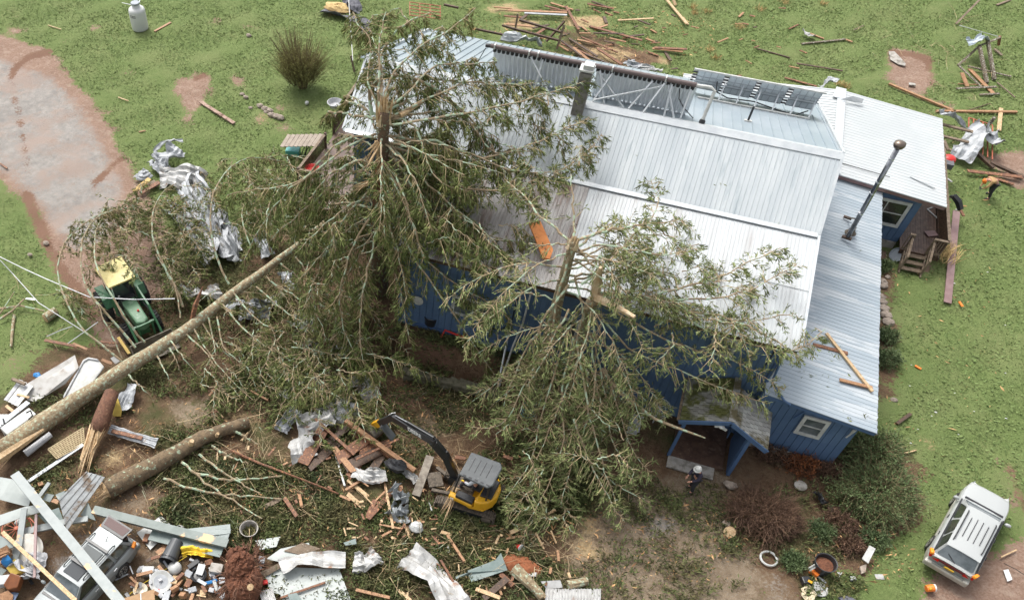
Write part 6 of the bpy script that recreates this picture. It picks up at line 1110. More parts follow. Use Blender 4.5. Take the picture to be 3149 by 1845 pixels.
# red tube gate and broken fence
O = V(g(1040, 20, 0)); t = thing('field_gate', 'rusty red tube gate behind the spruce tips at the top', 'gate', O); m = MB()
for k in range(5): m.beam(V(g(1008, 6+k*8, .9))-O, V(g(1085, 16+k*8, .9))-O, .04, .04)
for k in range(4): m.beam(V(g(1008+k*25, 6+k*3, .95))-O, V(g(1008+k*25, 40+k*3, .7))-O, .04, .04)
build('bars', m, CLAYP, t)
O = V(g(1270, 85, 0)); t = thing('pasture_fence', 'broken dark post and rail fence leaning behind the long roof', 'fence', O)
for nm, a, b in (('post', (1274, 35, 1.3), (1265, 88, 0)), ('post', (1388, 62, 1.4), (1370, 122, 0)), ('rail', (1278, 50, 1.1), (1380, 80, 1.0)), ('rail', (1236, 63, .9), (1266, 72, .9)), ('rail', (1266, 72, .8), (1374, 100, .7)), ('brace', (1389, 53, 1.4), (1344, 103, .2)), ('rail', (1092, 12, 1), (1128, 20, 1)), ('rail', (1170, 72, .8), (1256, 90, .6))): build(nm, MB().beam(V(g(*a))-O, V(g(*b))-O, .13, .11), WOODD if nm != 'post' else WOOD, t)
sheet([(1235, 92, .6), (1270, 92, .8), (1300, 100, .7), (1330, 106, .5)], 1.1, 'crumpled dark grey sheet against the back fence', .15, GALVD); sheet([(1535, 155, .5), (1560, 158, .6), (1575, 160, .4)], .6, 'small crumpled sheet behind the collector pipe', .12); sheet([(1560, 165, .3), (1600, 168, .3), (1630, 174, .3)], .5, 'white curved sheet edge behind the rear roof', .06, GALVW)
# planks in the rear field
fld = [(1355, 8, 1410, 25, 'o'), (1392, 16, 1424, 74, 'r'), (1250, 26, 1395, 32, 'o'), (1290, 33, 1395, 38, 'g'), (1445, 10, 1510, 22, 'r'), (1460, 82, 1535, 84, 'd'), (1520, 51, 1608, 46, 'p'), (1462, 73, 1495, 62, 'o'), (1430, 92, 1520, 130, 'r'), (1400, 95, 1470, 140, 'd'), (1380, 108, 1460, 140, 'r'), (1420, 98, 1480, 112, 'o'), (1380, 100, 1430, 138, 'd'), (1470, 120, 1530, 160, 'r'), (1450, 65, 1580, 100, 'r'), (1605, 120, 1680, 128, 'o'), (1636, 128, 1650, 150, 'd'), (1340, 15, 1376, 24, 'r'), (1310, 70, 1350, 62, 'd'), (1320, 85, 1342, 70, 'r'), (1588, 96, 1612, 104, 'o'), (1550, 90, 1585, 86, 'd'), (1486, 42, 1492, 58, 'd'), (1640, 0, 1690, 60, 'p'), (1656, 0, 1662, 14, 'p'), (1455, 4, 1500, 20, 'd'), (1570, 50, 1600, 62, 'd'), (1610, 118, 1690, 122, 'r'), (1500, 95, 1540, 104, 'o'), (1410, 118, 1450, 150, 'o'), (1440, 134, 1500, 158, 'd'), (1375, 112, 1398, 126, 'o'), (1352, 24, 1398, 28, 'r'), (1282, 48, 1300, 34, 'd'), (1215, 18, 1260, 22, 'o'), (1245, 60, 1310, 66, 'o'), (1240, 40, 1290, 44, 'r')]
cm = dict(o=(WOODO, 'orange'), r=(WOODR, 'red brown'), d=(WOODD, 'dark'), p=(WOODP, 'pale'), g=(GALV, 'grey metal'))
for i, (a, b, c_, d, k) in enumerate(fld):
    L = math.hypot(c_-a, d-b); s = 'long' if L > 75 else ('short' if L < 35 else 'medium'); wh = 'in the left pasture rubble' if a < 1345 else ('in the pasture heap' if a < 1500 else 'on the open pasture')
    plank(a, b, c_, d, U(.12, .22), cm[k][0], f'{s} {cm[k][1]} board {wh} near {near(a, b)}', U(.05, .35), U(.05, .3), .05, group='boards strewn over the rear pasture')
for i in range(70):
    x, y = (U(1290, 1640), U(20, 180)) if i < 50 else (U(1640, 1980), U(20, 190)); 
    if y > 60+(x-1150)*.23: continue
    a = U(-.5, .7); L = U(8, 30); mt = random.choice((WOODO, WOODR, WOODR, WOODD)); plank(x, y, x+L*math.cos(a), y+L*math.sin(a), U(.06, .14), mt, f'{"longer" if L > 19 else "tiny"} {CW[id(mt)]} wood splinter on the pasture near {near(x, y)}', U(.03, .2), None, .04, 'wood_splinter', 'wood', 'splinters on the rear pasture')
def rr(L, fn=plank, **kw):
    for r_ in L:
        x1, y1, x2, y2, w, mt, lab = r_[:7]; z = r_[7:] or (.08,); fn(1680+x1/3, y1/3, 1680+x2/3, y2/3, w, mt, lab, *z, **kw)
rr([(1520, 620, 2010, 825, .16, WOODO, 'long orange plank below the bare soil rectangle', .08, .08, .1), (1870, 822, 2465, 828, .16, WOODO, 'long orange plank lying level beyond the wing corner', .08, .08, .1), (2348, 800, 2332, 965, .22, WOODP, 'pale new board lying upright near the right edge'), (2115, 510, 2290, 690, .24, WOODO, 'light orange board slanting inside the collapsed fence'), (2040, 490, 2200, 640, .14, WOODM, 'thin mossy rail at the left of the collapsed fence', .3, .1), (2030, 485, 2190, 340, .14, WOODM, 'lichened rail rising to the blue grey sheet', .1, .7), (2190, 340, 2340, 280, .13, WOODM, 'upper lichened rail of the collapsed fence', .7, .8), (2190, 350, 2245, 615, .17, WOODM, 'mossy post left of its twin in the collapsed fence', .9, .1, .15), (2245, 280, 2300, 590, .17, WOODM, 'mossy post right of its twin in the collapsed fence', 1.0, .1, .15), (2105, 490, 2425, 568, .13, WOODM, 'long grey rail crossing both mossy posts', .2, .1), (2020, 655, 2315, 642, .16, WOODM, 'grey rail at the foot of the collapsed fence', .15), (2190, 700, 2335, 693, .14, WOODM, 'short dark rail below the collapsed fence'), (2015, 180, 2190, 0, .13, WOOD, 'slanting fence rail near the top right corner', .1, .9), (2060, 540, 2100, 640, .24, WOODO, 'short orange board standing at the collapsed fence', .4, .1), (2340, 270, 2330, 335, .14, WOODR, 'short red brown post stub at the fence end', .8, .2, .12), (2300, 365, 2355, 410, .16, WOOD, 'short grey board right of the mossy posts'), (2320, 610, 2450, 720, .07, WOOD, 'thin grey stick right of the collapsed fence'), (2315, 40, 2420, 0, .14, WOOD, 'grey board at the top right corner'), (840, 470, 1180, 525, .12, WOODD, 'long dark board lying on the pasture above the solar panels'), (545, 360, 790, 428, .09, WOODD, 'thin dark board half hidden in the pasture grass'), (875, 325, 1200, 292, .14, WOODM, 'long pale grey rail lying on the pasture'), (1200, 293, 1250, 312, .14, WOODO, 'short orange piece at the end of the pale rail'), (940, 250, 1040, 288, .13, WOODO, 'orange stick under the small bent sheet on the pasture'), (412, 128, 447, 95, .14, WOODO, 'small orange block on the pasture'), (1260, 225, 1335, 190, .05, WOOD, 'thin grey stick on the upper pasture'), (0, 130, 40, 185, .12, WOODP, 'pale stick end among the pasture tufts'), (750, 575, 990, 640, .14, WOODR, 'red brown board just behind the solar panels'), (1915, 920, 2140, 975, .2, WOOD, 'upper grey rail leaving the wing roof corner', .9, .9, .08), (1915, 1005, 2110, 1052, .18, WOOD, 'lower grey rail leaving the wing roof corner', .8, .8, .08), (1955, 1100, 2070, 1140, .16, WOOD, 'grey rail end behind the big torn sheet', .6, .5), (2215, 970, 2300, 870, .16, WOODM, 'lichened post rising through the torn sheets', .5, 1.6, .16), (2170, 1130, 2290, 1240, .22, WOODD, 'dark split beam below the torn sheets', .4, .2, .14), (2270, 1200, 2515, 1310, .2, WOODD, 'dark beam running to the right edge', .3, .1, .12), (2100, 1262, 2505, 1308, .26, WOODR, 'wide brown board above the bending worker', .2, .2), (2250, 1300, 2445, 1362, .2, WOODR, 'splintered brown board above the bending worker', .1, .1), (2410, 1265, 2510, 1290, .16, WOOD, 'grey board tip at the right edge'), (2030, 620, 2210, 630, .05, WOODO, 'thin orange lath in the collapsed fence'), (2060, 830, 2270, 765, .04, WOODD, 'thin dark stick above the red ladder'), (1930, 1305, 1985, 1345, .1, GALVW, 'white strip against the wing deck railing', 1.0), (1925, 1040, 1955, 1110, .16, WOOD, 'pale deck railing post top near the wing', 1.5, 1.3, .1)])
plank(1680+2040/3, 190/3, 1680+2335/3, 275/3, .03, WIRE, 'slack wire between the broken fence rails', .6, .6, .03, 'fence_wire', 'wire')
O = V(g(2410, 340, 0)); t = thing('red_ladder', 'rusty red metal ladder gate lying under the torn sheets', 'ladder', O)
for k in range(6): build('rung', MB().beam(V(g(1680+(2110+k*35)/3, (870+k*12)/3, .5))-O, V(g(1680+(2108+k*35)/3, (1090+k*18)/3, .4))-O, .05, .05), CLAYP, t)
build('side_rail', MB().beam(V(g(1680+2110/3, 870/3, .5))-O, V(g(1680+2285/3, 925/3, .5))-O, .05, .05), CLAYP, t)
sheet([(2366, 388, .5), (2385, 350, .8), (2408, 325, .9), (2428, 315, 1.0)], 1.5, 'big torn galvanised sheet draped over the lichened post, left wing', .12); sheet([(2428, 315, 1.1), (2445, 335, .9), (2462, 352, .6)], 1.5, 'torn sheet right of the lichened post, pointed tip', .10); sheet([(2315, 278, 1.6), (2345, 284, 1.2), (2365, 305, .9), (2378, 312, .7)], .5, 'crumpled strip torn off the wing roof corner', .12); sheet([(2380, 104, 1.0), (2405, 100, 1.1), (2424, 92, 1.0)], .9, 'blue grey bent sheet on top of the collapsed fence', .06, ROOFLT); sheet([(1976, 76, .3), (1990, 86, .3), (2003, 89, .2)], .45, 'small white bent sheet on the pasture', .05, GALVW); sheet([(2018, 215, .5), (2035, 204, .8), (2055, 192, 1.0)], .75, 'pale ribbed sheet sticking up behind the wing', .03)
plank(2282 - 46, 207, 2252, 209, .28, CONC, 'pale flat slab at the foot of the bare soil rectangle'); panel([(2186, 128, .05), (2200, 128, .05), (2228, 158, .05), (2226, 164, .05), (2210, 160, .05), (2190, 148, .05)], 'pale sheet patch on the bare soil rectangle', CONC)
for i, (x, y) in enumerate(((1738, 30), (1704, 20), (1820, 70), (2025, 12), (1745, 125), (1760, 145), (2080, 215), (2065, 208), (1710, 35), (1930, 8), (1870, 25))): solo('grass_tussock', MB().add(*[(lambda Q: ([tuple(p) for p in Q], [tuple(range(k*4, k*4+4)) for k in range(len(Q)//4)]))(rhomb(np.array([g(x, y, 0)]*60)+rng.normal(0, .15, (60, 3))*[1, 1, 0], unit(rng.normal(0, .5, (60, 3))*[1, 1, .2]+[0, 0, .5]), rng.uniform(.2, .4, 60), rng.uniform(.02, .04, 60)))][0]), STRAW, 'bleached tussock of dry grass on the rear pasture', 'tussock', 'dry tussocks on the pasture')
# ---- right lawn
solo('straw_bundle', MB().add(*(lambda Q: ([tuple(p) for p in Q], [tuple(range(k*4, k*4+4)) for k in range(len(Q)//4)]))(rhomb(np.array([g(2322, 640, .1)]*160)+rng.normal(0, .22, (160, 3))*[1, 1.6, .5]+[0, 0, .2], unit(rng.normal(0, .3, (160, 3))+[.3, .8, .4]), rng.uniform(.5, 1.0, 160), rng.uniform(.02, .04, 160)))), STRAW, 'bundle of dry ornamental grass beside the maroon plank', 'grass')
for i, (x, y, r_) in enumerate(((2184, 681, .12), (2168, 692, .26), (2173, 703, .2), (2166, 730, .22), (2170, 742, .2), (2172, 758, .26), (2178, 768, .18), (2180, 776, .24), (2186, 791, .26), (2200, 983, .14))): solo('edging_stone', MB().sphere(V(g(x, y, r_*.4)), r_, 8, 6, (1.2, .9, .6), .16), ROCK, ORD[i]+' flat brownish stone from the top in the row along the lean-to eave' if i < 9 else 'lone pale stone on the lawn right of the lean-to', 'stone', 'edging stones by the lean-to' if i < 9 else None)
for i in range(16): x, y = U(2200, 2480), U(500, 1150); solo('white_scrap', MB().sphere(V(g(x, y, .06)), U(.025, .05), 6, 4, (1.4, .8, .4), .2), WHT, f'tiny white scrap on the right lawn {"level with the wing deck" if y < 620 else "below the maroon plank" if y < 800 else "beside the lean-to" if y < 1000 else "above the white wagon"}', 'scrap', 'white scraps on the right lawn')
plank(2206, 1042, 2240, 1018, .14, WOODD, 'charred dark stick on the lawn right of the lean-to', .08, .08, .08); plank(2225, 1115, 2254, 1107, .05, WOODP, 'thin pale twig on the lawn below the charred stick'); plank(2251, 1024 - 125, 2266, 908, .1, ORA, 'small orange scrap on the right lawn', name='scrap', cat='scrap'); plank(2360, 742, 2368, 754, .1, ORA, 'orange scrap just below the maroon plank end', name='scrap', cat='scrap')
plank(2000, 848, 2085, 870, .17, WOODR, 'red brown board lying across the lean-to roof', 3.35, 3.2, .08); plank(2033, 820, 2146, 963, .12, WOODP, 'long thin split rail lying across the lean-to roof', 3.4, 3.15, .07); plank(2066, 934, 2146, 954, .15, WOODO, 'short orange stick low on the lean-to roof', 3.3, 3.15, .06)
plank(2296 - 0, 505, 2300, 508, .05, WHT, 'white chip on the deck', .7, name='chip', cat='scrap') if False else None
sp = []
for x, y, n_ in ((1948, 915, 40), (1995, 925, 30), (2033, 873, 30), (2050, 880, 16), (2030, 940, 12), (1985, 852, 10), (2077, 908, 8), (2118, 622, 8), (2095, 612, 6), (2126, 1020, 10), (2085, 1025, 5), (1985, 945, 8)):
    zc = 3.40-.12*((x-1890)/90); Q = rhomb(np.array([g(x, y, zc)]*n_)+rng.normal(0, .2, (n_, 3))*[1, 1, .15], unit(rng.normal(0, 1, (n_, 3))*[1, 1, .25]), rng.uniform(.15, .35, n_), rng.uniform(.03, .07, n_)); sp.append(Q)
for i in range(70):
    X_ = U(-7.5, 6.5); Y_ = U(25.9, 33.5) if i % 2 else U(25.9, 29.5); zr_ = (5.72+.148*(Y_-25.75)) if Y_ < YB else ZB+.617*(Y_-YB)
    n_ = int(U(2, 9)); sp.append(rhomb(np.array([(X_, Y_, zr_+.07)]*n_)+rng.normal(0, .12, (n_, 3))*[1, 1, .1], unit(rng.normal(0, 1, (n_, 3))*[1, 1, .2]), rng.uniform(.08, .25, n_), rng.uniform(.02, .045, n_)))
Q = np.concatenate(sp); tag(quads('roof_litter', Q, NEED), 'loose spruce sprigs lying on the lean-to and front roofs', 'litter', None, 'stuff')
# ---- sheet metal heap left
S_ = lambda P, w, lab, amp=.12, mt=None, **k: sheet(P, w, lab, amp, mt, **k)
S_([(378, 375, .3), (392, 358, .7), (415, 345, .9), (450, 347, .7)], .35, 'long curled sheet strip at the top of the left metal heap', .05); S_([(388, 405, .4), (402, 385, .7), (425, 378, .7), (436, 362, .8)], 1.3, 'wide folded silver sheet above the yellow boards', .14); S_([(372, 400, .3), (388, 410, .4), (420, 420, .4)], .7, 'narrow crumpled sheet in the left metal heap', .14)
S_([(338, 428, .2), (352, 432, .3), (368, 425, .3)], .8, 'small square sheet at the left tip of the metal heap', .05); S_([(392, 440, .3), (430, 432, .5), (470, 436, .5), (495, 455, .3)], 1.6, 'large pale sheet lying flat in the metal heap', .12, GALVW)
S_([(450, 450, .3), (470, 500, .8), (495, 560, .7), (520, 640, .5)], 1.6, 'long battered roof sheet running down the metal heap', .18, roll=.7); S_([(480, 440, .4), (500, 480, .8), (520, 530, .6), (545, 570, .5)], 1.1, 'second long battered sheet right of the first', .2, roll=.8); S_([(430, 510, .3), (460, 545, .6), (500, 570, .6), (530, 610, .5)], 1.0, 'creased sheet under the big bough arch', .16, GALVW, roll=.6)
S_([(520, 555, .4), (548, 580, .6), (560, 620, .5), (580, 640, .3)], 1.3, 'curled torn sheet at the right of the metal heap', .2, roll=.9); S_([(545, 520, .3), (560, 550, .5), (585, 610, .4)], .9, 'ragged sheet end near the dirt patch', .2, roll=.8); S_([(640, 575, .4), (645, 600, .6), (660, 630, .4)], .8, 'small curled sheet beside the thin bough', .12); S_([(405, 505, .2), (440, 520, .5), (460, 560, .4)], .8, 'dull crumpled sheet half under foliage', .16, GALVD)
plank(330, 472, 368, 440, .3, mat('yellow_board', (.50, .33, .10), (.40, .25, .07), 5, .6), 'yellow edged board at the left metal heap', .3, .5); plank(345, 476, 392, 448, .28, WOODR, 'brown board crossing the yellow board', .2, .4); plank(370, 448, 385, 460, .5, WOOD, 'pallet like board piece in the metal heap', .2, .2); plank(402, 512, 412, 480, .1, WOOD, 'leaning lath in the metal heap', .3, 1)
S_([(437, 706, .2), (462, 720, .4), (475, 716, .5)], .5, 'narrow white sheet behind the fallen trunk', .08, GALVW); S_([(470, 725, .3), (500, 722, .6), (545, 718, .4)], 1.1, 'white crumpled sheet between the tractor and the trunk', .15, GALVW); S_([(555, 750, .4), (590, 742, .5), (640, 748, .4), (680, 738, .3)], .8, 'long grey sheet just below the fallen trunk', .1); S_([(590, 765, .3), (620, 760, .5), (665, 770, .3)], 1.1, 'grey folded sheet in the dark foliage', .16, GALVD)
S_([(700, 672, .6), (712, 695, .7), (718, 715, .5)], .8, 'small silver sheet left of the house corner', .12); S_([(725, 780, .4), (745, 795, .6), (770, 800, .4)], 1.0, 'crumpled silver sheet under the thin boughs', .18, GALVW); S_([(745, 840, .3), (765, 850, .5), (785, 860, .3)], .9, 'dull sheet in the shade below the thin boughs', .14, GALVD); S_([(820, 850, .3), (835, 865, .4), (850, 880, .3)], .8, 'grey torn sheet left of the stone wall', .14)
S_([(710, 915, .2), (720, 940, .4), (732, 955, .3)], .7, 'jagged silver sheet left of the white sheets', .15); S_([(765, 925, .3), (785, 945, .5), (800, 955, .3)], .9, 'pale folded sheet above the wood pile', .14, GALVW); S_([(790, 955, .3), (830, 950, .4), (870, 938, .4), (895, 935, .3)], .6, 'long twisted pale sheet above the wood pile', .15, GALVW); S_([(893, 935, .3), (905, 960, .5), (915, 985, .3)], 1.0, 'diamond shaped dented sheet above the excavator bucket', .12, GALVW); S_([(680, 968, .2), (700, 970, .3), (712, 965, .3)], .5, 'small pale sheet scrap left of the pile', .06, GALVW)
S_([(690, 1060, .2), (715, 1020, .5), (735, 1010, .4)], .7, 'angular sheet at the left of the wood pile', .12, GALV); S_([(735, 1060, .3), (775, 1040, .5), (820, 1010, .5), (870, 1010, .4)], 1.4, 'broad pale sheet under the red wood pile', .14, GALVW); S_([(820, 1000, .4), (850, 1010, .6), (880, 1030, .4)], 1.1, 'bright bent sheet at the top of the wood pile', .2); S_([(750, 1130, .3), (740, 1090, .5), (760, 1060, .5)], 1.2, 'ribbed white sheet at the left side of the wood pile', .06, GALVW)
# wood pile by the bucket
pile = [(745, 1140, 800, 1050, .5, WOODR), (760, 1150, 830, 1090, .4, WOODD), (800, 1060, 850, 1045, .35, WOODD), (775, 1110, 900, 1020, .3, WOODD), (830, 1130, 930, 1060, .5, WOODR), (850, 1150, 950, 1100, .5, WOODD), (880, 1110, 960, 1090, .4, WOODR), (760, 1060, 840, 1040, .28, WOODR), (855, 1175, 900, 1120, .3, WOODR), (900, 1180, 940, 1120, .35, WOODD), (870, 1060, 940, 1110, .4, WOODR), (820, 1100, 870, 1160, .26, WOODO)]
for i, (a, b, c_, d, w, mt) in enumerate(pile): plank(a, b, c_, d, w, mt, ('dark' if mt is WOODD else 'red brown' if mt is WOODR else 'orange')+' board '+('at the lower left of','second lowest in','at the top left of','across the middle of','right of the middle in','at the right end of','next to the right end of','highest on the left of','lowest right of centre in','in front of the dozer side of','under the beams in','short and slanting in')[i]+' the torn wood pile', U(.1, .4), U(.1, .5), .06, group='boards in the torn wood pile', rag=.1)
plank(850, 1035, 1020, 1158, .20, WOODO, 'long red orange beam across the wood pile', .8, .5, .16); plank(865, 1048, 985, 1146, .16, WOODR, 'second beam below the long red orange beam', .55, .35, .14); plank(775, 1030, 872, 1118, .13, WOODR, 'thin red brown lath on the pile', .6, .6); plank(1010, 1120, 1040, 1185, .15, WOODO, 'orange split end of the pile beam', .4, .2) if False else None
plank(995, 1145, 1023, 1180, .12, WOODO, 'split orange stick below the pile beam end', .4, .2); plank(875, 1130, 980, 1080, .1, WOODR, 'thin brown stick over the wood pile', .7, .6)
for x1, y1, x2, y2, w, mt, lab in ((855, 1180, 906, 1222, .16, WOODP, 'tan splinter board left below the pile'), (855, 1215, 895, 1250, .2, WOODP, 'pale yellow board end low left of the pile'), (850, 1205, 890, 1180, .1, WOODO, 'orange lath low left of the pile'), (905, 1275, 960, 1215, .22, WOODR, 'brown plank leaning at the lower pile'), (915, 1240, 948, 1208, .08, WOODO, 'orange sliver at the lower pile'), (947, 1190, 967, 1300, .10, WOODP, 'long upright pale lath in front of the grey bag'), (905, 1270, 922, 1230, .2, WOODR, 'short dark red board at the lower pile'), (993, 1290, 1010, 1325, .1, WOODP, 'pale splinter below the white scrap'), (935, 1290, 985, 1300, .07, WOODO, 'thin brown stick below the pile'), (1085, 1308, 1112, 1316, .14, WOODP, 'flat pale chip board below the excavator'), (1095, 1308, 1142, 1380, .1, WOODO, 'long orange stick below the excavator tracks'), (1058, 1340, 1105, 1332, .08, WOODO, 'crossing orange stick below the excavator'), (1084, 1377, 1138, 1470, .09, WOODR, 'red brown stick right of the long curved sheet'), (1190, 1472, 1248, 1422, .24, WOODD, 'dark red board under the slate green panel'), (1230, 1410, 1262, 1440, .2, WOODR, 'brown splintered board under the slate panel'), (1273, 1295, 1297, 1330, .12, WOODO, 'orange plank left of the straw patch'), (1255, 1310, 1280, 1300, .16, WOODP, 'pale chunk left of the orange plank'), (1245, 1325, 1285, 1318, .10, WOODO, 'thin orange sliver left of the straw patch'), (1318, 1310, 1338, 1350, .07, WOODP, 'thin pale stick below the straw patch'), (1355, 1305, 1368, 1335, .06, WOODP, 'thin pale stick at the edge of the straw patch'), (1345, 1266, 1365, 1254, .1, WOODP, 'small pale block right of the excavator'), (1240, 1230 - 108, 1262, 1130, .16, WOODR, 'short red brown block above the canopy'), (1380, 1115, 1398, 1102, .14, WOODO, 'orange stub under the right tree'), (1120, 1124, 1145, 1128, .18, WOODR, 'red brown block left of the canopy'), (1170, 1448, 1230, 1470, .16, WOODP, 'pale splintered board at the bottom edge'), (980, 1450, 1010, 1476, .12, WOODP, 'pale lath at the bottom edge'), (875, 1450, 960, 1470, .12, WOODO, 'long yellowish splinter at the bottom edge'), (700, 1225, 730, 1270, .16, WOODR, 'red brown plank right of the thin log'), (736, 1216, 742, 1245, .12, WOODO, 'short orange plank right of the red one'), (646, 1250, 688, 1228, .20, WOOD, 'short cut round pole in the litter'), (1055, 1235, 1062, 1255, .05, WHT, 'narrow white lath near the tracks'), (820, 1100, 848, 1195, .08, WHT, 'white pipe leaning on the pile left side'), (1102, 1320, 1104, 1360, .09, WHT, 'white lath below the excavator'), (780, 1080, 850, 1130, .12, WOOD, 'grey stick left of the pile'), (615, 960, 660, 985, .08, WOODO, 'orange stick in the left clearing'), (900, 880, 930, 905, .1, WOODR, 'brown stick by the stone wall')): plank(x1, y1, x2, y2, w, mt, lab, U(.1, .3), U(.1, .4), .06, rag=.03)
for i in range(150):
    x, y = (U(840, 1120), U(1180, 1330)) if i < 60 else ((U(1000, 1420), U(1290, 1476)) if i < 105 else (U(520, 860), U(930, 1300))); a = U(0, 3.14); L = U(6, 30); mt = random.choice((WOODO, WOODR, WOODP, WOODP, WOODR)); plank(x, y, x+L*math.cos(a), y+L*math.sin(a), U(.04, .10), mt, f'{"longer" if L > 18 else "tiny"} {CW[id(mt)]} splinter in the yard litter near {near(x, y)}', U(.08, .35), None, .035, 'wood_splinter', 'wood', 'splinters in the yard litter')
S_([(870, 1160, .4), (905, 1170, .5), (950, 1168, .4)], .75, 'grey flattened sheet tube left of the blade', .1, GALVW); S_([(970, 1200, .3), (985, 1215, .5), (1000, 1235, .4)], .9, 'crumpled grey bag like sheet above the tracks', .22, GALVD, roll=.9); S_([(960, 1250, .3), (985, 1262, .4), (1005, 1265, .3)], .8, 'grey twisted sheet below the crumpled bag', .2, GALVD, roll=.8); S_([(985, 1145, .3), (1010, 1170, .3), (1025, 1185, .3)], .35, 'narrow pale sheet strip at the pile end', .05, GALVW)
S_([(1000, 1365, .3), (1030, 1380, .5), (1070, 1410, .4), (1100, 1450, .5), (1125, 1500, .4)], 1.35, 'long bent white sheet lying at the bottom middle', .12, GALVW, roll=.35); S_([(870, 1385, .3), (900, 1380, .5), (930, 1365, .3)], .9, 'triangular white crumpled sheet at the bottom', .15, GALVW); S_([(690, 1395, .4), (740, 1375, .5), (800, 1375, .5), (850, 1378, .4)], .75, 'long flattened white duct over the pale panels', .06, GALVW, roll=.3)
solo('soap_tub', MB().sphere(V(g(1024, 1296, .2)), .3, 10, 7, (1, .9, .8), .12), WHT, 'crumpled white tub below the grey twisted sheet', 'tub'); S_([(1018, 1285, .3), (1028, 1305, .3)], .3, 'small white scrap beside the white tub', .08, GALVW)
solo('plastic_bag', MB().sphere(V(g(975, 1145, .6)), .38, 10, 8, (1.2, .8, .8), .25), BLKP, 'black plastic bag on the wood pile', 'bag'); O = V(g(1271, 1343, .1)); t = thing('paint_bucket', 'small red bucket in the litter left of the straw patch', 'bucket', O); build('shell', MB().lathe([(.11, 0), (.14, .26), (.13, .26), (.1, .03)], (0, 0, 0), 16, (.7, -.4, .5)), RED, t); build('rim', MB().lathe([(.14, .25), (.16, .25), (.16, .28), (.14, .28)], (0, 0, 0), 16, (.7, -.4, .5)), WHT, t)
panel([(1120, 1418, .2), (1152, 1408, .3), (1150, 1404, .3), (1218, 1378, .4), (1232, 1360, .45), (1248, 1402, .35), (1160, 1432, .2), (1152, 1414, .2), (1122, 1424, .2)], 'slate green painted board with handle in the litter', GPAN)
panel([(1290, 1407, .2), (1320, 1408, .2), (1318, 1418, .2), (1298, 1418, .2)], 'small ribbed white sheet by the mossy log', GALVW); solo('metal_sheet', MB().ribs(g(1340, 1476, .25), V(g(1478, 1476, .25))-V(g(1340, 1476, .25)), V(g(1342, 1448, .25))-V(g(1340, 1476, .25)), .12, .05, .04), GALVW, 'ribbed white sheet at the bottom edge right of centre', 'metal sheet'); panel([(1330, 1430, .3), (1378, 1427, .4), (1384, 1445, .3), (1345, 1450, .2)], 'crumpled pale sheet above the ribbed one', GALVW)
tag(build('mossy_log', MB().tube([V(g(*p)) for p in ((1265, 1398, .3), (1290, 1420, .3), (1320, 1450, .28), (1335, 1470, .25))], .26, 10, .16, jit=.12), BARKF), 'short lichened log pointing to the bottom edge', 'log'); tag(build('mossy_log', MB().tube([V(g(*p)) for p in ((1395, 1440, .2), (1445, 1430, .2))], .2, 10, .16, jit=.15), BARKF), 'short mossy log chunk right of the ribbed sheet', 'log')
solo('orange_needle_heap', MB().sphere(V(g(1280, 1390, .1)), .7, 14, 6, (1.2, .6, .3), .12), mat('rust_needles', (.28, .10, .045), (.2, .07, .03), 9, .9), 'heap of rust coloured bark above the lichened log', 'bark heap')
tag(build('orange_board', MB().prism([V(g(1301, 553, 6.65)), V(g(1328, 546, 6.68)), V(g(1360, 618, 6.3)), V(g(1352, 640, 6.2)), V(g(1335, 638, 6.2))], (0, 0, .08)), mat('bright_orange_wood', (.72, .27, .08), (.60, .20, .055), 4, .6, c3=(.2, .07, .03), s3=3, lo3=.6)), 'bright orange torn board lying on the front roof between the trees', 'board')
# stone retaining wall and rubble by the house
for i in range(46):
    u_ = i % 23; x = 1000+u_*10+U(-3, 3); y = 915+u_*2.3+(9 if i >= 23 else 0)+U(-3, 3); solo('wall_stone', MB().box(V(g(x, y, .45 if i < 23 else .18)), (U(.3, .55), U(.25, .4), U(.2, .3)), rz=U(-.3, .3), rx=U(-.1, .1)), mat('mossy_stone', (.13, .12, .085), (.09, .085, .05), 4, .95, bump=.6), f'{"upper" if i < 23 else "lower"} course mossy wall stone, {("left end","left part","middle","right part","right end")[u_*5//23]} of the retaining wall', 'stone', 'stones of the retaining wall', bevel=.05)
O = V(g(1060, 802, 1.25)); t = thing('rubbish_bin', 'round black bin against the blue wall', 'bin', O); build('bin_body', MB().lathe([(.28, 0), (.36, .7), (.34, .7), (.27, .05), (0, .05)], (0, 0, 0), 20), BLKP, t); build('bin_lid', MB().lathe([(.30, .60), (.33, .62), (0, .64)], (0, 0, 0), 20), GALVD, t)
tag(build('red_hose', MB().tube([V(g(*p)) for p in ((1085, 830, 1.3), (1095, 812, 1.5), (1120, 822, 1.5), (1145, 830, 1.5), (1140, 815, 1.6))], .05, 6), RED), 'red plastic hoop on the ground by the black bin', 'hoop')
tag(build('yard_lamp', MB().tube([V(g(1262, 690, 4.2)), V(g(1257, 790, 2.9)), V(g(1225, 950, .6))], .05, 8), ALU), 'long grey pole leaning on the blue wall between the trees', 'pole')
O = V(g(1623, 1005, 1.1)); t = thing('satellite_dish', 'round wire dish fan beside the porch', 'dish', O); m = MB()
for rr_ in (.12, .24, .36, .44): m.tube([V(math.cos(k*.3927)*rr_, math.sin(k*.3927)*rr_*.75, math.sin(k*.3927)*rr_*.65) for k in range(17)], .012, 4)
for k in range(14): a = k*math.pi/7; m.tube([(0, 0, 0), (math.cos(a)*.44, math.sin(a)*.33, math.sin(a)*.286)], .010, 4)
build('grille', m, WIRE, t); build('hub', MB().lathe([(.12, 0), (.12, .05), (.05, .1)], (0, 0, 0), 14, (0, -.6, .75)), WHT, t); build('stand', MB().tube([(0, .1, -.1), (0, .1, -1.1)], .03, 6), WHT, t)
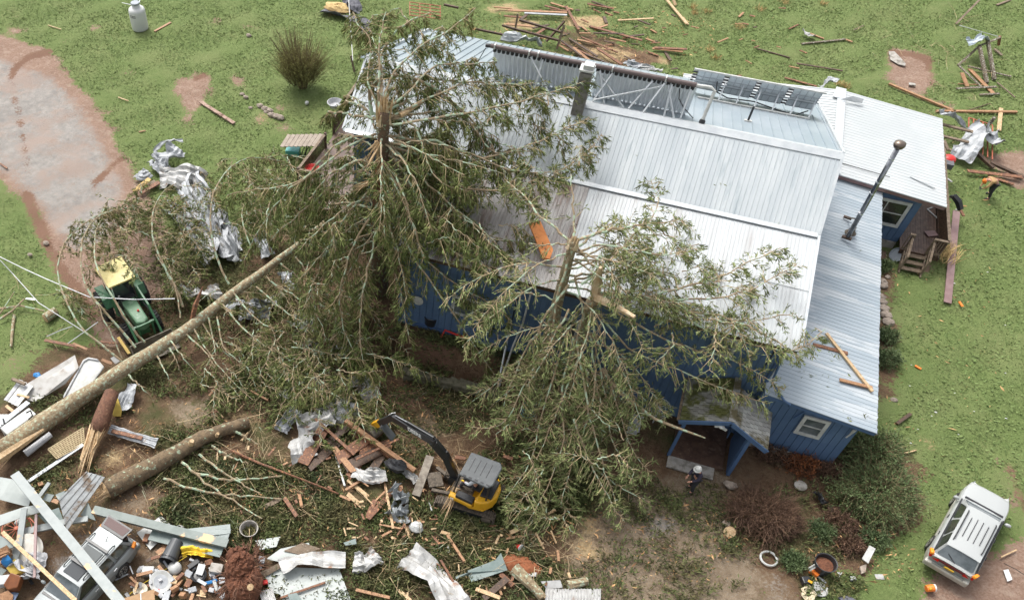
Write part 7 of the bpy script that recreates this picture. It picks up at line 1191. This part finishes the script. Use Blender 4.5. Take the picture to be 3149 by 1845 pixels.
solo('garden_chair', MB().box(V(g(1560, 1050, .7)), (.5, .4, .05)).box(V(g(1560, 1050, .7))+V(0, .2, .3), (.5, .04, .5)).box(V(g(1560, 1050, .35)), (.4, .3, .7)), CLO, 'white garden chair half hidden under the right tree', 'chair'); solo('coiled_hose', MB().tube([V(g(1298, 1020, .4))+V(math.cos(k*.6)*.3, math.sin(k*.6)*.3, .02*k) for k in range(34)], .03, 5), mat('teal_hose', (.12, .22, .22), None, rough=.6), 'coiled grey green hose left of the second tree', 'hose')
# ---- lower right garden
O = V(g(2015, 1402, 0)); t = thing('plant_pot', 'big black round pot with white label and plants inside', 'pot', O); build('pot_body', MB().lathe([(.30, 0), (.40, .62), (.42, .64), (.38, .63), (.28, .1), (0, .1)], (0, 0, 0), 28), BLKP, t); build('pot_soil', MB().lathe([(.34, .45), (0, .5)], (0, 0, 0), 18), SOIL, t)
lp = MB().prism([V(g(1988, 1396, .42))-O, V(g(2009, 1383, .5))-O, V(g(2013, 1391, .42))-O, V(g(1992, 1404, .34))-O], (0, -.03, .02)); lb_ = build('label_plate', lp, WHT, t)
LETTER('RUNARS', V(g(2000, 1393, .47))-O+V(-.0, -.035, .035), V(g(2012, 1387, .46))-V(g(1990, 1400, .38)), (-.3, .5, .8), .10, t, INK, 'label_writing')
O = V(g(1890, 1375, .02)); solo('bucket_ring', MB().tube([V(O)+V(math.cos(k*.2094)*.31, math.sin(k*.2094)*.31, .06) for k in range(31)], .045, 6), WHT, 'white plastic ring on the ground left of the black pot', 'ring')
O = V(g(2002, 1410, .1)); t = thing('chainsaw', 'orange chainsaw lying below the black pot', 'chainsaw', O); build('saw_body', MB().box((0, 0, .05), (.34, .2, .2), rz=-.5).box((-.12, .1, .12), (.16, .12, .12), rz=.3), ORA, t, bevel=.03); build('guide_bar', MB().box((.28, -.16, .02), (.4, .08, .02), rz=-.5), ALU, t); build('handle', MB().tube([(-.15, .1, .1), (-.05, .2, .22), (.1, .12, .12)], .02, 6), BLKP, t)
solo('battery_drill', MB().box(V(g(1982, 1428, .15)), (.3, .3, .22), rz=.4).box(V(g(1990, 1433, .1)), (.24, .16, .16), rz=-.3), BLKP, 'black and yellow tool case below the chainsaw', 'tool', bevel=.03); solo('tool_box', MB().box(V(g(1993, 1430, .26)), (.16, .1, .03), rz=-.3), YEL, 'small yellow battery on the black tool case', 'battery')
solo('plastic_disc', MB().lathe([(.30, 0), (.32, .03), (.30, .06), (0, .07)], V(g(2016, 1449, .03)), 26), WHT, 'round white lid at the bottom right below the tools', 'lid'); 
solo('rope_coil', MB().tube([V(g(1988, 1460, .06))+V(math.cos(k*.9)*(.18+.12*math.sin(k*2.3)), math.sin(k*.9)*(.3+.12*math.cos(k*1.7)), .03+.05*((k*7) % 5)/5) for k in range(70)], .022, 5), mat('cream_rope', (.62, .54, .38), None, rough=.9), 'tangled cream rope left of the round white lid', 'rope')
panel([(2120, 1374, .3), (2138, 1342, .5), (2153, 1350, .5), (2135, 1386, .3)], 'white rectangular panel leaning at the garden edge', WHT, .04); panel([(2151, 1412, .04), (2172, 1412, .04), (2176, 1425, .04), (2156, 1424, .04)], 'flat pale sheet of paper on the grass', GALVW, .01); solo('small_box', MB().box(V(g(2098, 1423, .08)), (.2, .16, .12), rz=.4), CLO, 'small cream block near the round lid', 'block', bevel=.02); panel([(2059, 1407, .05), (2072, 1408, .05), (2062, 1422, .05)], 'small triangular cream scrap near the pot', CLO, .02)
solo('sawn_log_end', MB().lathe([(.22, 0), (.24, .1), (.22, .14), (0, .15)], V(g(1795, 1309, .05)), 14, (-.2, -.5, .8)), WOODP, 'round sawn log end at the brown bush, left side', 'log end'); solo('stepping_stone', MB().lathe([(.24, 0), (.26, .08), (0, .1)], V(g(1968, 1196, .05)), 14), CONC, 'round pale stepping stone above the brown bush', 'stone'); plank(2162, 1302, 2173, 1340, .14, WOODR, 'curved rusty strap at the foot of the juniper', .3, .1, .05); solo('garden_stone', MB().sphere(V(g(1797, 1193, .08)), .25, 8, 6, (1.2, .8, .5), .15), ROCK, 'flat grey stone beside the porch path', 'stone'); solo('garden_stone', MB().sphere(V(g(1788, 1288, .05)), .2, 8, 6, (1, .9, .5), .15), ROCK, 'small grey stone left of the brown bush', 'stone')
S_([(2010, 1210, .2), (2022, 1225, .3), (2028, 1240, .2)], .45, 'crumpled black plastic above the leafy ground plant', .15, BLKP, name='plastic_sheet', cat='plastic'); plank(2048, 1242, 2056, 1262, .5, WOODD, 'dark flat slab between the brown bush and juniper'); plank(2068, 1212, 2112, 1234, .1, WOODP, 'pale stick lying against the juniper'); panel([(2114, 1394, .1), (2130, 1388, .15), (2128, 1408, .1), (2118, 1412, .1)], 'pinkish flat stone under the white panel', ROCK, .06)
O = V(g(2290, 1446, .12)); t = thing('food_can', 'orange red plastic tub with clear base lying behind the white wagon', 'tub', O); build('tub_wall', MB().lathe([(.13, -.16), (.14, .1)], (0, 0, 0), 18, (.8, .3, .2)), ORA, t); build('tub_base', MB().lathe([(.145, .1), (.15, .15), (0, .15)], (0, 0, 0), 18, (.8, .3, .2)), CLR, t); build('tub_emblem', MB().sphere((-.05, -.1, .08), .06, 8, 6), YEL, t)
panel([(2468, 1402, .05), (2480, 1400, .05), (2490, 1425, .05), (2478, 1430, .05)], 'pale plastic scrap on the red soil at the lower right', CLR, .02); plank(2462, 1370, 2500, 1352, .05, WOODP, 'thin pale twig on the red soil right of the wagon'); tag(build('wire_loop', MB().tube([V(g(*p)) for p in ((2470, 1385, .1), (2500, 1400, .1), (2530, 1420, .05))], .012, 4), BLKP), 'thin dark wire at the lower right edge', 'wire')
panel([(2060, 1470, .05), (2085, 1465, .05), (2105, 1476, .05), (2080, 1485, .05)], 'dark folded mat at the bottom edge of the garden', MC['dark_mat'], .05)
# ---- left edge
for i, (P, r0) in enumerate((([(0, 785, .2), (30, 765, .3), (60, 735, .3)], .07), ([(0, 760, .15), (50, 752, .2), (110, 765, .2)], .06), ([(0, 772, .2), (18, 745, .4), (35, 718, .5)], .04))): tag(build('loose_branch', MB().tube(fromP(*P), r0, 6, r0*.5, jit=.1), BOUGH), ('thicker curved branch at the left edge', 'level tan branch at the left edge', 'thin forked branch rising at the left edge')[i], 'branch')
tag(build('birch_stick', MB().tube(fromP((35, 775, .1), (30, 815, .1), (27, 853, .1)), .08, 7, .06, jit=.1), BARKF), 'straight lichened stick on the lower left lawn', 'branch')
O = V(g(124, 775, .2)); t = thing('sawn_log', 'short sawn log with pale end on the lower left lawn', 'log', O); build('bark', MB().tube([V(g(112, 783, .2))-O, V(g(138, 765, .2))-O], .24, 12, .22, jit=.06), BARKF, t); build('cut_face', MB().lathe([(.22, 0), (.2, .02), (0, .03)], V(g(111, 784, .2))-O, 12, V(g(112, 783, .2))-V(g(138, 765, .2))), WOODP, t)
for i, P in enumerate((((-5, 630, 3.2), (60, 662, 2.8), (110, 685, 2.6), (220, 731, 2.2), (330, 737, 2.2), (430, 735, 2.0)), ((0, 640, 3.0), (30, 672, 2.6), (95, 745, 2.0), (205, 815, 1.2)), ((167, 845, .9), (205, 818, 1.2), (241, 792, 1.5)), ((115, 828, .6), (150, 812, .9), (178, 803, 1.1)))): tag(build('antenna_wire', MB().tube([V(g(*p)) for p in P], .022, 5), WIRE), ('long grey cable sagging over the tractor', 'straight aluminium rod slanting down to the fallen trunk', 'short crossing aluminium rod by the trunk', 'shorter second crossing rod on the lower left lawn')[i], 'cable' if i == 0 else 'rod')
plank(64, 735, 86, 737, .08, ALU, 'small metal strip on the lower left lawn'); plank(110, 837, 190, 852, .16, WOODR, 'red brown board left of the fallen trunk', .2, .3); plank(180, 845, 215, 860, .12, WOODO, 'orange stick left of the fallen trunk', .3, .3); plank(235, 840, 290, 845, .1, WOODR, 'thin brown lath beneath the tractor', .2, .2); plank(291, 830, 318, 870, .14, mat('yellow_wood', (.55, .38, .1), None, rough=.6), 'yellow split stake beneath the tractor bucket', .4, .2)
plank(250, 885, 275, 895, .16, WOODO, 'orange split piece above the trunk bend', .5, .4)
panel([(63, 948, .35), (185, 875, .9), (194, 905, .8), (160, 945, .35), (88, 990, .1), (68, 985, .1)], 'large dull grey panel propped left of the fallen trunk', mat('dull_panel', (.46, .45, .43), (.38, .36, .33), 2.2, .5, c3=(.24, .2, .17), s3=2), .05)
O = V(g(205, 930, .3)); t = thing('bath_tub_shell', 'white plastic shell between the grey panel and the fallen trunk', 'tub', O); build('shell', MB().prism([V(g(*p))-O for p in ((157, 975, .25), (205, 888, .7), (218, 881, .75), (240, 885, .75), (258, 905, .6), (225, 950, .4), (180, 985, .2), (160, 985, .2))], (0, 0, .10)), WHT, t, bevel=.05); build('shell_rim', MB().tube([V(g(*p))-O for p in ((157, 978, .35), (205, 890, .8), (218, 882, .85), (242, 886, .85))], .04, 6), CLO, t)
for i, (a, b) in enumerate(((0, 0), (10, 8), (18, 16), (26, 22))): plank(14+a, 985+b*.6, 52+a, 935+b*.6, .2, WHT if i % 2 else CLO, 'white slatted shutter board at the left edge by the grey panel', .2+.05*i, .3+.05*i, .03, group='white shutter boards')
plank(30, 932, 62, 945, .14, WOOD, 'pale timber end above the white slats', .5, .6, .1); plank(42, 970, 72, 978, .1, WOODP, 'pale lath below the white slats', .4, .4); solo('blue_scrap', MB().sphere(V(g(92, 923, .5)), .15, 8, 6, (1.4, 1, .6), .2), BLUP, 'small blue rag behind the grey panel', 'rag'); panel([(272, 882, .5), (285, 875, .6), (297, 888, .5), (284, 897, .4)], 'small white board leaning on the trunk', GALVW); S_([(297, 1010, .2), (312, 975, .4), (330, 945, .5)], .8, 'bright ribbed sheet right of the red barked log', .06, GALV); S_([(270, 1055, .3), (310, 1068, .3), (385, 1090, .3)], .5, 'long grey metal trough below the red barked log', .05, GALV, roll=.2); plank(275, 1060, 350, 1078, .18, WOODR, 'brown timber lying in the grey metal trough', .4, .4, .06); panel([(277, 985, .4), (290, 978, .5), (300, 1010, .3), (298, 1025, .2), (278, 1024, .2)], 'yellow ribbed plastic piece beside the red barked log', YCU, .04)
solo('washing_machine', MB().box(V(g(50, 1045, .45)), (1.5, .55, .6), rz=math.atan2(*(np.array(g(95, 1015, .4))-np.array(g(18, 1070, .4)))[[1, 0]])), WHT, 'long white metal cabinet left of the fallen trunk', 'cabinet', bevel=.05); tag(build('black_hose', MB().tube([V(g(*p)) for p in ((8, 1030, .7), (14, 1055, .6), (18, 1080, .5), (5, 1045, .6))], .04, 6), BLKP), 'black hose draped at the left end of the cabinet', 'hose'); tag(build('black_hose', MB().tube([V(g(*p)) for p in ((65, 1015, 1.0), (75, 1010, 1.1), (80, 1022, 1.0), (70, 1032, .9))], .035, 6), BLKP), 'black cord knotted on the white cabinet', 'cord')
plank(-5, 1050, 70, 990, .25, GALVD, 'grey pipe lying along the left edge', .4, .3, .1); plank(15, 998, 36, 1015, .14, WOODP, 'pale board stub at the left edge', .2); panel([(-10, 1020, .2), (40, 1020, .2), (30, 1040, .2), (-10, 1060, .2)], 'blue grey flat board at the left edge', GALVD)
O = V(g(160, 1090, 0)); t = thing('garden_lattice', 'tan diagonal garden lattice lying under the fallen trunk', 'lattice', O); m = MB()
A_, B_, C_, D_ = [V(g(*p, .35)) for p in ((118, 1105), (205, 1052), (208, 1092), (140, 1128))]
for k in range(13): f = k/12; m.beam(A_.lerp(B_, f)-O, D_.lerp(C_, f)-O, .045, .012); 
m2 = MB()
for k in range(9): f = k/8; m2.beam(A_.lerp(D_, f)-O+V(0, 0, .014), B_.lerp(C_, f)-O+V(0, 0, .014), .045, .012)
LATM = mat('lattice_tan', (.42, .34, .20), (.33, .26, .15), 6, .8); build('laths', m, LATM, t); build('laths', m2, LATM, t)
tag(build('carpet_roll', MB().tube([V(g(62, 1116, .3)), V(g(125, 1068, .4))], .16, 10, .14, jit=.1), CLO), 'pale rolled cloth under the split trunk butt', 'cloth roll')
plank(66, 1187, 205, 1094, .16, GALVD, 'long grey trim board from the lattice to the lower left', .15, .35, .06)
# ---- crushed shed, bottom left
m_ = lambda x, y, z: (x/3, 984+y/3, z)
panel([m_(0, 570, .5), m_(90, 585, .6), m_(255, 650, .5), m_(210, 790, .3), m_(0, 735, .3)], 'large pale grey green wall panel at the left edge'); panel([m_(0, 850, .6), m_(180, 790, .7), m_(300, 770, .7), m_(295, 830, .7), m_(180, 860, .6), m_(0, 930, .5)], 'pale fascia board crossing under the long beam'); panel([m_(280, 850, .5), m_(435, 795, .6), m_(470, 890, .5), m_(350, 920, .4)], 'dark slate panel left of the ribbed sheet', GPAN); panel([m_(595, 850, .5), m_(650, 755, .8), m_(708, 890, .6)], 'grey green triangular panel above the silver wagon', WOODG); panel([m_(315, 735, .3), m_(340, 690, .4), m_(400, 700, .4), m_(370, 755, .3)], 'small slate shard near the ribbed sheet', WOODG); panel([m_(385, 720, .3), m_(440, 740, .3), m_(425, 770, .3), m_(375, 750, .3)], 'small raw orange board shard near the ribbed sheet', WOODO); panel([m_(410, 700, .4), m_(480, 670, .5), m_(470, 730, .4), m_(430, 735, .4)], 'slate shard against the ribbed sheet', WOODG)
rb_ = MB().ribs(g(*m_(450, 760, 1.4)), V(g(*m_(690, 590, 1.2)))-V(g(*m_(450, 760, 1.4))), V(0, 0, 0)+(V(g(*m_(510, 965, .5)))-V(g(*m_(450, 760, 1.4)))), .34, .04, .03) if False else None
a_, b_, c__, d_ = [V(g(*m_(x, y, z))) for x, y, z in ((435, 735, 1.3), (640, 530, 1.2), (775, 570, .9), (495, 965, .8))]
mm_ = MB(); NN = 16
for i in range(NN):
    f0, f1 = i/NN, (i+1)/NN; h0 = .035 if i % 4 == 0 else 0; mm_.prism([a_.lerp(d_, f0)+V(0, 0, h0), a_.lerp(d_, f1)+V(0, 0, h0), b_.lerp(c__, f1)+V(0, 0, h0), b_.lerp(c__, f0)+V(0, 0, h0)], (0, 0, .02))
solo('metal_sheet', mm_, mat('old_ribbed_sheet', (.40, .42, .42), (.32, .33, .33), 3, .5, .2, c3=(.17, .12, .08), s3=2.2, lo3=.54, hi3=.66), 'large old ribbed sheet hanging above the silver wagon', 'metal sheet')
def beam3(P, w, th, mt, label, name='beam'):
    return solo(name, MB().beam(g(*P[0]), g(*P[1]), w, th), mt, label, 'beam')
LB = mat('pale_painted_beam', (.27, .295, .29), (.23, .255, .25), 2, .5, c3=(.55, .36, .2), s3=.9, lo3=.62, hi3=.645)
beam3([m_(110, 545, 1.3), m_(895, 1500, 1.9)], .38, .10, LB, 'long wide pale beam lying over the silver wagon roof'); beam3([m_(690, 810, .7), m_(1680, 1062, .45)], .36, .14, mat('grey_green_beam', (.20, .23, .215), (.165, .195, .18), 3, .6, c3=(.62, .42, .24), s3=.8, lo3=.56, hi3=.585), 'long grey green beam with raw wood end right of the wagon'); beam3([m_(20, 975, .9), m_(560, 1480, 1.9)], .15, .08, WOODP, 'thin pale rail lying over the wagon bonnet', 'rail'); beam3([m_(268, 845, .8), m_(255, 1310, 1.1)], .10, .08, MAROON, 'thin maroon post left of the wagon', 'post'); beam3([m_(170, 972, .5), m_(390, 925, .6)], .30, .08, LB, 'pale frame board left of the ribbed sheet'); beam3([m_(440, 905, .5), m_(650, 875, .6)], .25, .08, LB, 'pale frame board under the triangular panel'); beam3([m_(180, 800, .9), m_(140, 1080, .7)], .24, .08, LB, 'pale upright board over the red wheel'); beam3([m_(140, 1060, .7), m_(100, 1200, .5)], .28, .08, LB, 'pale board beside the blue bin'); beam3([m_(365, 610, .6), m_(285, 720, .5)], .16, .08, LB, 'short pale board above the beam'); beam3([m_(1380, 985, .4), m_(1700, 950, .4)], .42, .05, WOODG, 'grey green panel end right of the raw beam', 'panel'); beam3([m_(1110, 990, .3), m_(1640, 1120, .3)], .5, .05, GPAN, 'dark slate board under the grey green beam', 'panel'); panel([m_(1560, 1000, .35), m_(1590, 950, .4), m_(1705, 955, .4), m_(1680, 1035, .35)], 'pointed slate end of the board by the root ball', WOODG)
panel([m_(0, 1000, .8), m_(80, 1040, .9), m_(105, 1085, .9), m_(60, 1100, .8), m_(0, 1140, .7)], 'split grey board with torn orange edge at the left', WOODG); solo('wood_splinters', splinters(g(*m_(60, 1130, .8)), (-.6, -.7, 0), 14, 1.1, .16, .4, .35), WOODO, 'torn orange splinters of the split board', 'wood')
O = V(g(*m_(125, 950, .5))); t = thing('wagon_wheel', 'rusty red spoked wheel under the pale boards', 'wheel', O); wh_ = MB().tube([(math.cos(k*.3142)*.62, math.sin(k*.3142)*.55, .1*math.sin(k*.3142)) for k in range(21)], .03, 6); build('rim', wh_, CLAYP, t)
build('hub', MB().lathe([(.09, -.06), (.09, .08), (.04, .1)], (0, 0, 0), 12), CLAYP, t)
for k in range(12): a = k*math.pi/6; build('spoke', MB().tube([(0, 0, .02), (math.cos(a)*.6, math.sin(a)*.53, .1*math.sin(a))], .014, 5), CLAYP, t)
tag(build('red_hoop', MB().tube([V(g(*m_(*p))) for p in ((160, 880, .6), (220, 870, .8), (260, 910, .8), (250, 1000, .6), (180, 1030, .5))], .03, 6), CLAYP), 'bent rusty red hoop beside the spoked wheel', 'hoop')
solo('round_table_top', MB().lathe([(.62, 0), (.62, .05), (0, .05)], V(g(*m_(205, 1100, .5))), 28, (.1, -.3, .9)), PLYW, 'round cream table top left of the wagon', 'table top'); solo('blue_bin', MB().prism([V(g(*m_(*p))) for p in ((20, 1220, .5), (60, 1140, .8), (105, 1205, .7), (70, 1250, .4))], (0, 0, .3)), BLUP, 'bright blue plastic bin at the left edge', 'bin', bevel=.03); panel([m_(55, 1250, .5), (m_(115, 1180, .6)), m_(210, 1265, .5), m_(100, 1305, .4)], 'mustard yellow cushion left of the wagon bonnet', YCU, .14, 'cushion', 'cushion')
solo('leather_case', MB().prism([V(g(*m_(*p))) for p in ((45, 1390, .3), (100, 1300, .5), (180, 1325, .5), (150, 1410, .3), (80, 1430, .2))], (0, 0, .35)), BRN, 'brown case with white strap at the left edge', 'case', bevel=.04); sheet([m_(140, 1180, .5), m_(200, 1220, .6), m_(250, 1200, .6), m_(310, 1120, .7)], 1.0, 'white crumpled cloth left of the wagon windscreen', .15, CLO, 'cloth', 'cloth'); sheet([m_(150, 1280, .4), m_(220, 1300, .5), m_(260, 1260, .6)], .9, 'second white crumpled cloth lower left', .16, CLO, 'cloth', 'cloth')
solo('small_case', MB().box(V(g(*m_(35, 1335, .5))), (.5, .4, .3), rz=.5), CLO, 'cream box above the brown case', 'box', bevel=.03); panel([m_(0, 1430, .4), m_(60, 1405, .5), (m_(100, 1440, .4)), m_(90, 1500, .3), m_(0, 1500, .3)], 'raw plywood piece at the bottom left corner', WOODO); panel([m_(50, 1405, .3), m_(140, 1425, .3), m_(110, 1480, .3), m_(60, 1460, .3)], 'blue grey cloth piece at the bottom left', mat('slate_cloth', (.12, .16, .24), None, rough=.8)); panel([m_(0, 1230, .5), m_(50, 1255, .5), m_(10, 1300, .4), m_(0, 1300, .4)], 'grey green scrap below the blue bin', WOODG)
panel([m_(1010, 980, .05), m_(1190, 855, .05), m_(1280, 940, .05), m_(1110, 1105, .05)], 'square white sheet of board under the grey green beam', WHT, .03); panel([m_(1145, 1120, .1), m_(1240, 1050, .1), m_(1250, 1100, .1), m_(1190, 1155, .1)], 'raw orange board beside the black bin', WOODO)
O = V(g(*m_(1270, 1120, .35))); t = thing('trash_can', 'black trash can lying open on its side right of the wagon', 'bin', O); d1 = V(g(*m_(1250, 1160, .35)))-V(g(*m_(1300, 1050, .35))); build('can_body', MB().lathe([(.25, -.5), (.34, .45), (.37, .47), (.33, .44), (.24, -.44), (0, -.45)], (0, 0, 0), 22, d1), mat('dark_grey_plastic', (.06, .065, .07), None, rough=.45), t); build('can_hoop', MB().lathe([(.33, .3), (.35, .3), (.35, .34), (.33, .34)], (0, 0, 0), 22, d1), BLKP, t)
sheet([m_(1340, 1120, .3), m_(1400, 1100, .4), m_(1480, 1120, .4), m_(1570, 1135, .2)], .42, 'crumpled yellow cloth right of the trash can', .07, YCL, 'cloth', 'cloth')
solo('gas_bottle', MB().lathe([(.14, -.08), (.24, -.02), (.27, .12), (.24, .26), (.12, .34), (.05, .36)], V(g(*m_(1295, 1250, .1))), 20), WHT, 'round white gas bottle in the rubble', 'bottle', smooth=True); solo('plastic_jug', MB().lathe([(.1, 0), (.12, .1), (.12, .22), (.04, .3), (.04, .33)], V(g(*m_(1022, 1270, .08))), 14, (.3, .6, .4)), CLO, 'small white jug near the wagon wheel', 'jug'); solo('white_box', MB().box(V(g(*m_(1095, 1262, .15))), (.46, .34, .26), rz=.35), WHT, 'white box on the gravel near the wagon wheel', 'box', bevel=.03)
O = V(g(*m_(1190, 1340, .2))); t = thing('round_dish', 'large round white dish lying in the rubble', 'dish', O); build('dish_plate', MB().lathe([(.05, -.04), (.42, .08), (.45, .1), (.42, .1), (.04, 0)], (0, 0, 0), 30, (.1, -.3, .9)), WHT, t); build('dish_ring', MB().lathe([(.26, .03), (.28, .03), (.28, .07), (.26, .07)], (0, 0, 0), 26, (.1, -.3, .9)), GALV, t)
solo('bowl', MB().lathe([(.12, 0), (.26, .12), (.28, .13), (.24, .10), (.1, .03), (0, .03)], V(g(*m_(1040, 1408, .05))), 22), mat('cream_ceramic', (.66, .60, .48), None, rough=.3), 'cream bowl above the cardboard sheet', 'bowl'); panel([m_(890, 1470, .25), m_(1140, 1395, .3), m_(1145, 1500, .2), m_(870, 1500, .2)], 'brown cardboard sheet at the bottom edge', CARD, .03, 'cardboard', 'cardboard'); tag(build('carton_seam', MB().beam(g(*m_(1038, 1425, .33)), g(*m_(1042, 1500, .26)), .04, .01), CLR), 'pale tape strip on the cardboard sheet', 'tape')
solo('white_cup', MB().lathe([(.1, 0), (.14, .2), (.12, .2), (.08, .03)], V(g(*m_(1350, 945, .1))), 16, (-.3, -.5, .6)), WHT, 'white cup above the raw beam end', 'cup'); O = V(g(*m_(1845, 985, .0))); solo('grey_bucket', MB().lathe([(.26, 0), (.36, .42), (.38, .44), (.34, .42), (.24, .05), (0, .05)], O, 24), CONC, 'grey round bucket above the root ball', 'bucket')
solo('fan_heater', MB().lathe([(.1, 0), (.3, .05), (.32, .16), (.25, .2), (.2, .1), (0, .12)], V(g(*m_(1470, 1300, .1))), 20), BLKP, 'round black appliance in the rubble', 'appliance'); solo('stone_block', MB().box(V(g(*m_(1600, 1250, .2))), (.5, .4, .35), rz=.2), CONC, 'grey block left of the root ball', 'block', bevel=.03); tag(build('yellow_cord', MB().tube([V(g(*m_(*p))) for p in ((930, 1450, .08), (1060, 1350, .1), (1200, 1260, .1), (1300, 1200, .15), (1380, 1150, .3))], .014, 5), YCL), 'thin yellow cord running across the rubble', 'cord')
junk = [(1440, 1190, CLO), (1560, 1290, CLO), (1590, 1370, WHT), (1560, 1400, CLO), (1230, 1290, WOODP), (1260, 1310, CLO), (1290, 1330, WOODP), (1330, 1300, WOODR), (1320, 1360, WOODO), (1290, 1390, WOODO), (1390, 1350, WOODR), (1180, 1430, CLO), (1230, 1440, GALV), (1650, 1440, GALV), (1430, 1210, BLKP), (1620, 1400, CLO), (1500, 1420, WOODP), (1420, 1400, GALV), (1350, 1440, WOODO), (1480, 1250, CLR), (1540, 1200, WOODR), (940, 1440, BLKP), (1200, 1380, RED), (1310, 1250, ORA), (1390, 1280, GALV), (1640, 1330, CLO), (1560, 1340, BLUP), (20, 1340, CLO), (110, 1210, WHT), (30, 1180, WOODO), (230, 1340, BLKP), (140, 900, WHT), (230, 1000, WHT), (1080, 1020, WOODR), (60, 900, WOODO), (300, 620, WOODO), (1890, 1130, WOODR), (1930, 1180, CLO), (1950, 1345, RED), (1910, 1250, DGL)]
cn_ = {id(CLO): 'off white', id(WHT): 'white', id(WOODP): 'pale wood', id(WOODR): 'red brown wood', id(WOODO): 'orange wood', id(GALV): 'grey metal', id(BLKP): 'black plastic', id(CLR): 'pale plastic', id(RED): 'red plastic', id(ORA): 'orange plastic', id(BLUP): 'blue plastic', id(DGL): 'grey plastic'}
for x, y, mt in junk:
    c_ = V(g(*m_(x, y, U(.1, .3)))); m = MB(); m.box(c_, (U(.2, .5), U(.1, .3), U(.04, .2)), rz=U(0, 3), rx=U(-.4, .4), ry=U(-.3, .3)); solo('rubble_piece', m, mt, f'{cn_[id(mt)]} piece in the rubble near {near(x/3, 984+y/3)}', 'rubble', 'household rubble', bevel=.02)
for i in range(60): x, y = U(930, 1900), U(1150, 1470); c_ = V(g(*m_(x, y, U(.05, .3)))); mt = random.choice((CLO, WOODP, WOODR, WOODO, GALV, BLKP, WOODD, WOODR)); solo('rubble_piece', MB().beam(c_, c_+V(U(-.5, .5), U(-.5, .5), U(-.05, .15)), U(.04, .14), U(.02, .08)), mt, f'{dict(list(cn_.items())+[(id(WOODD), "dark wood")])[id(mt)]} strip in the rubble near {near(x/3, 984+y/3)}', 'rubble', 'small strips in the rubble')
# root ball
O = V(g(595, 1420, 0)); t = thing('root_ball', 'upturned red brown root ball with hanging roots at the bottom left', 'root ball', O); m = MB()
m.sphere(V(g(592, 1400, .7))-O, .75, 34, 24, (.75, .9, 1.1), .07); m.sphere(V(g(600, 1440, .5))-O, .85, 34, 24, (.8, 1.0, .8), .07); m.sphere(V(g(585, 1370, .9))-O, .5, 14, 10, (.8, .8, .9), .2); build('soil_mass', m, SOIL, t); m = MB()
for i in range(150): a = U(0, 6.28); p = V(g(596, 1412, .7))-O+V(math.cos(a)*.5, math.sin(a)*.9, U(-.3, .6)); q_ = p+V(math.cos(a)*U(.2, .7), math.sin(a)*U(.2, .7), U(-.4, .3)); m.tube([p, (p+q_)/2+V(U(-.1, .1), U(-.1, .1), U(-.1, .1)), q_], U(.012, .035), 5, .006)
build('roots', m, BARKR, t); build('cut_stub', MB().lathe([(.12, 0), (.12, .12), (0, .13)], V(g(617, 1443, 1.2))-O, 12, (.1, -.5, .8)), WOODP, t)
# pale panels bottom middle
panel([(650, 1412, .15), (700, 1395, .15), (835, 1400, .15), (872, 1500, .12), (700, 1500, .12), (690, 1462, .12), (665, 1455, .1)], 'large pale green white panel at the bottom middle'); panel([(655, 1375, .2), (690, 1350, .25), (760, 1335, .3), (765, 1352, .25), (700, 1385, .2)], 'small pale panel above the white duct'); panel([(698, 1355, .3), (745, 1335, .35), (790, 1350, .3), (740, 1365, .25)], 'weathered brown board on the pale panels', WOOD); panel([(640, 1408, .3), (700, 1378, .35), (706, 1388, .3), (650, 1420, .2)], 'grey board edge left of the white duct', WOOD); panel([(628, 1330, .2), (690, 1320, .25), (680, 1345, .2), (640, 1352, .2)], 'pale panel strip right of the grey bucket'); panel([(845, 1335, .3), (875, 1325, .3), (877, 1338, .3), (850, 1342, .3)], 'slate chip between the branches', GPAN); solo('corrugated_pipe', MB().ribs(g(637, 1455, .3), V(g(670, 1445, .3))-V(g(637, 1455, .3)), V(g(650, 1500, .3))-V(g(637, 1455, .3)), .08, .04, .03), GALVW, 'white corrugated roll below the root ball', 'pipe'); panel([(708, 1462, .35), (730, 1458, .35), (760, 1500, .3), (720, 1500, .3)], 'slate strip at the bottom edge', GPAN); plank(690, 1470, 800, 1432, .08, WOODR, 'thin red brown strip on the pale panel', .25, .25)
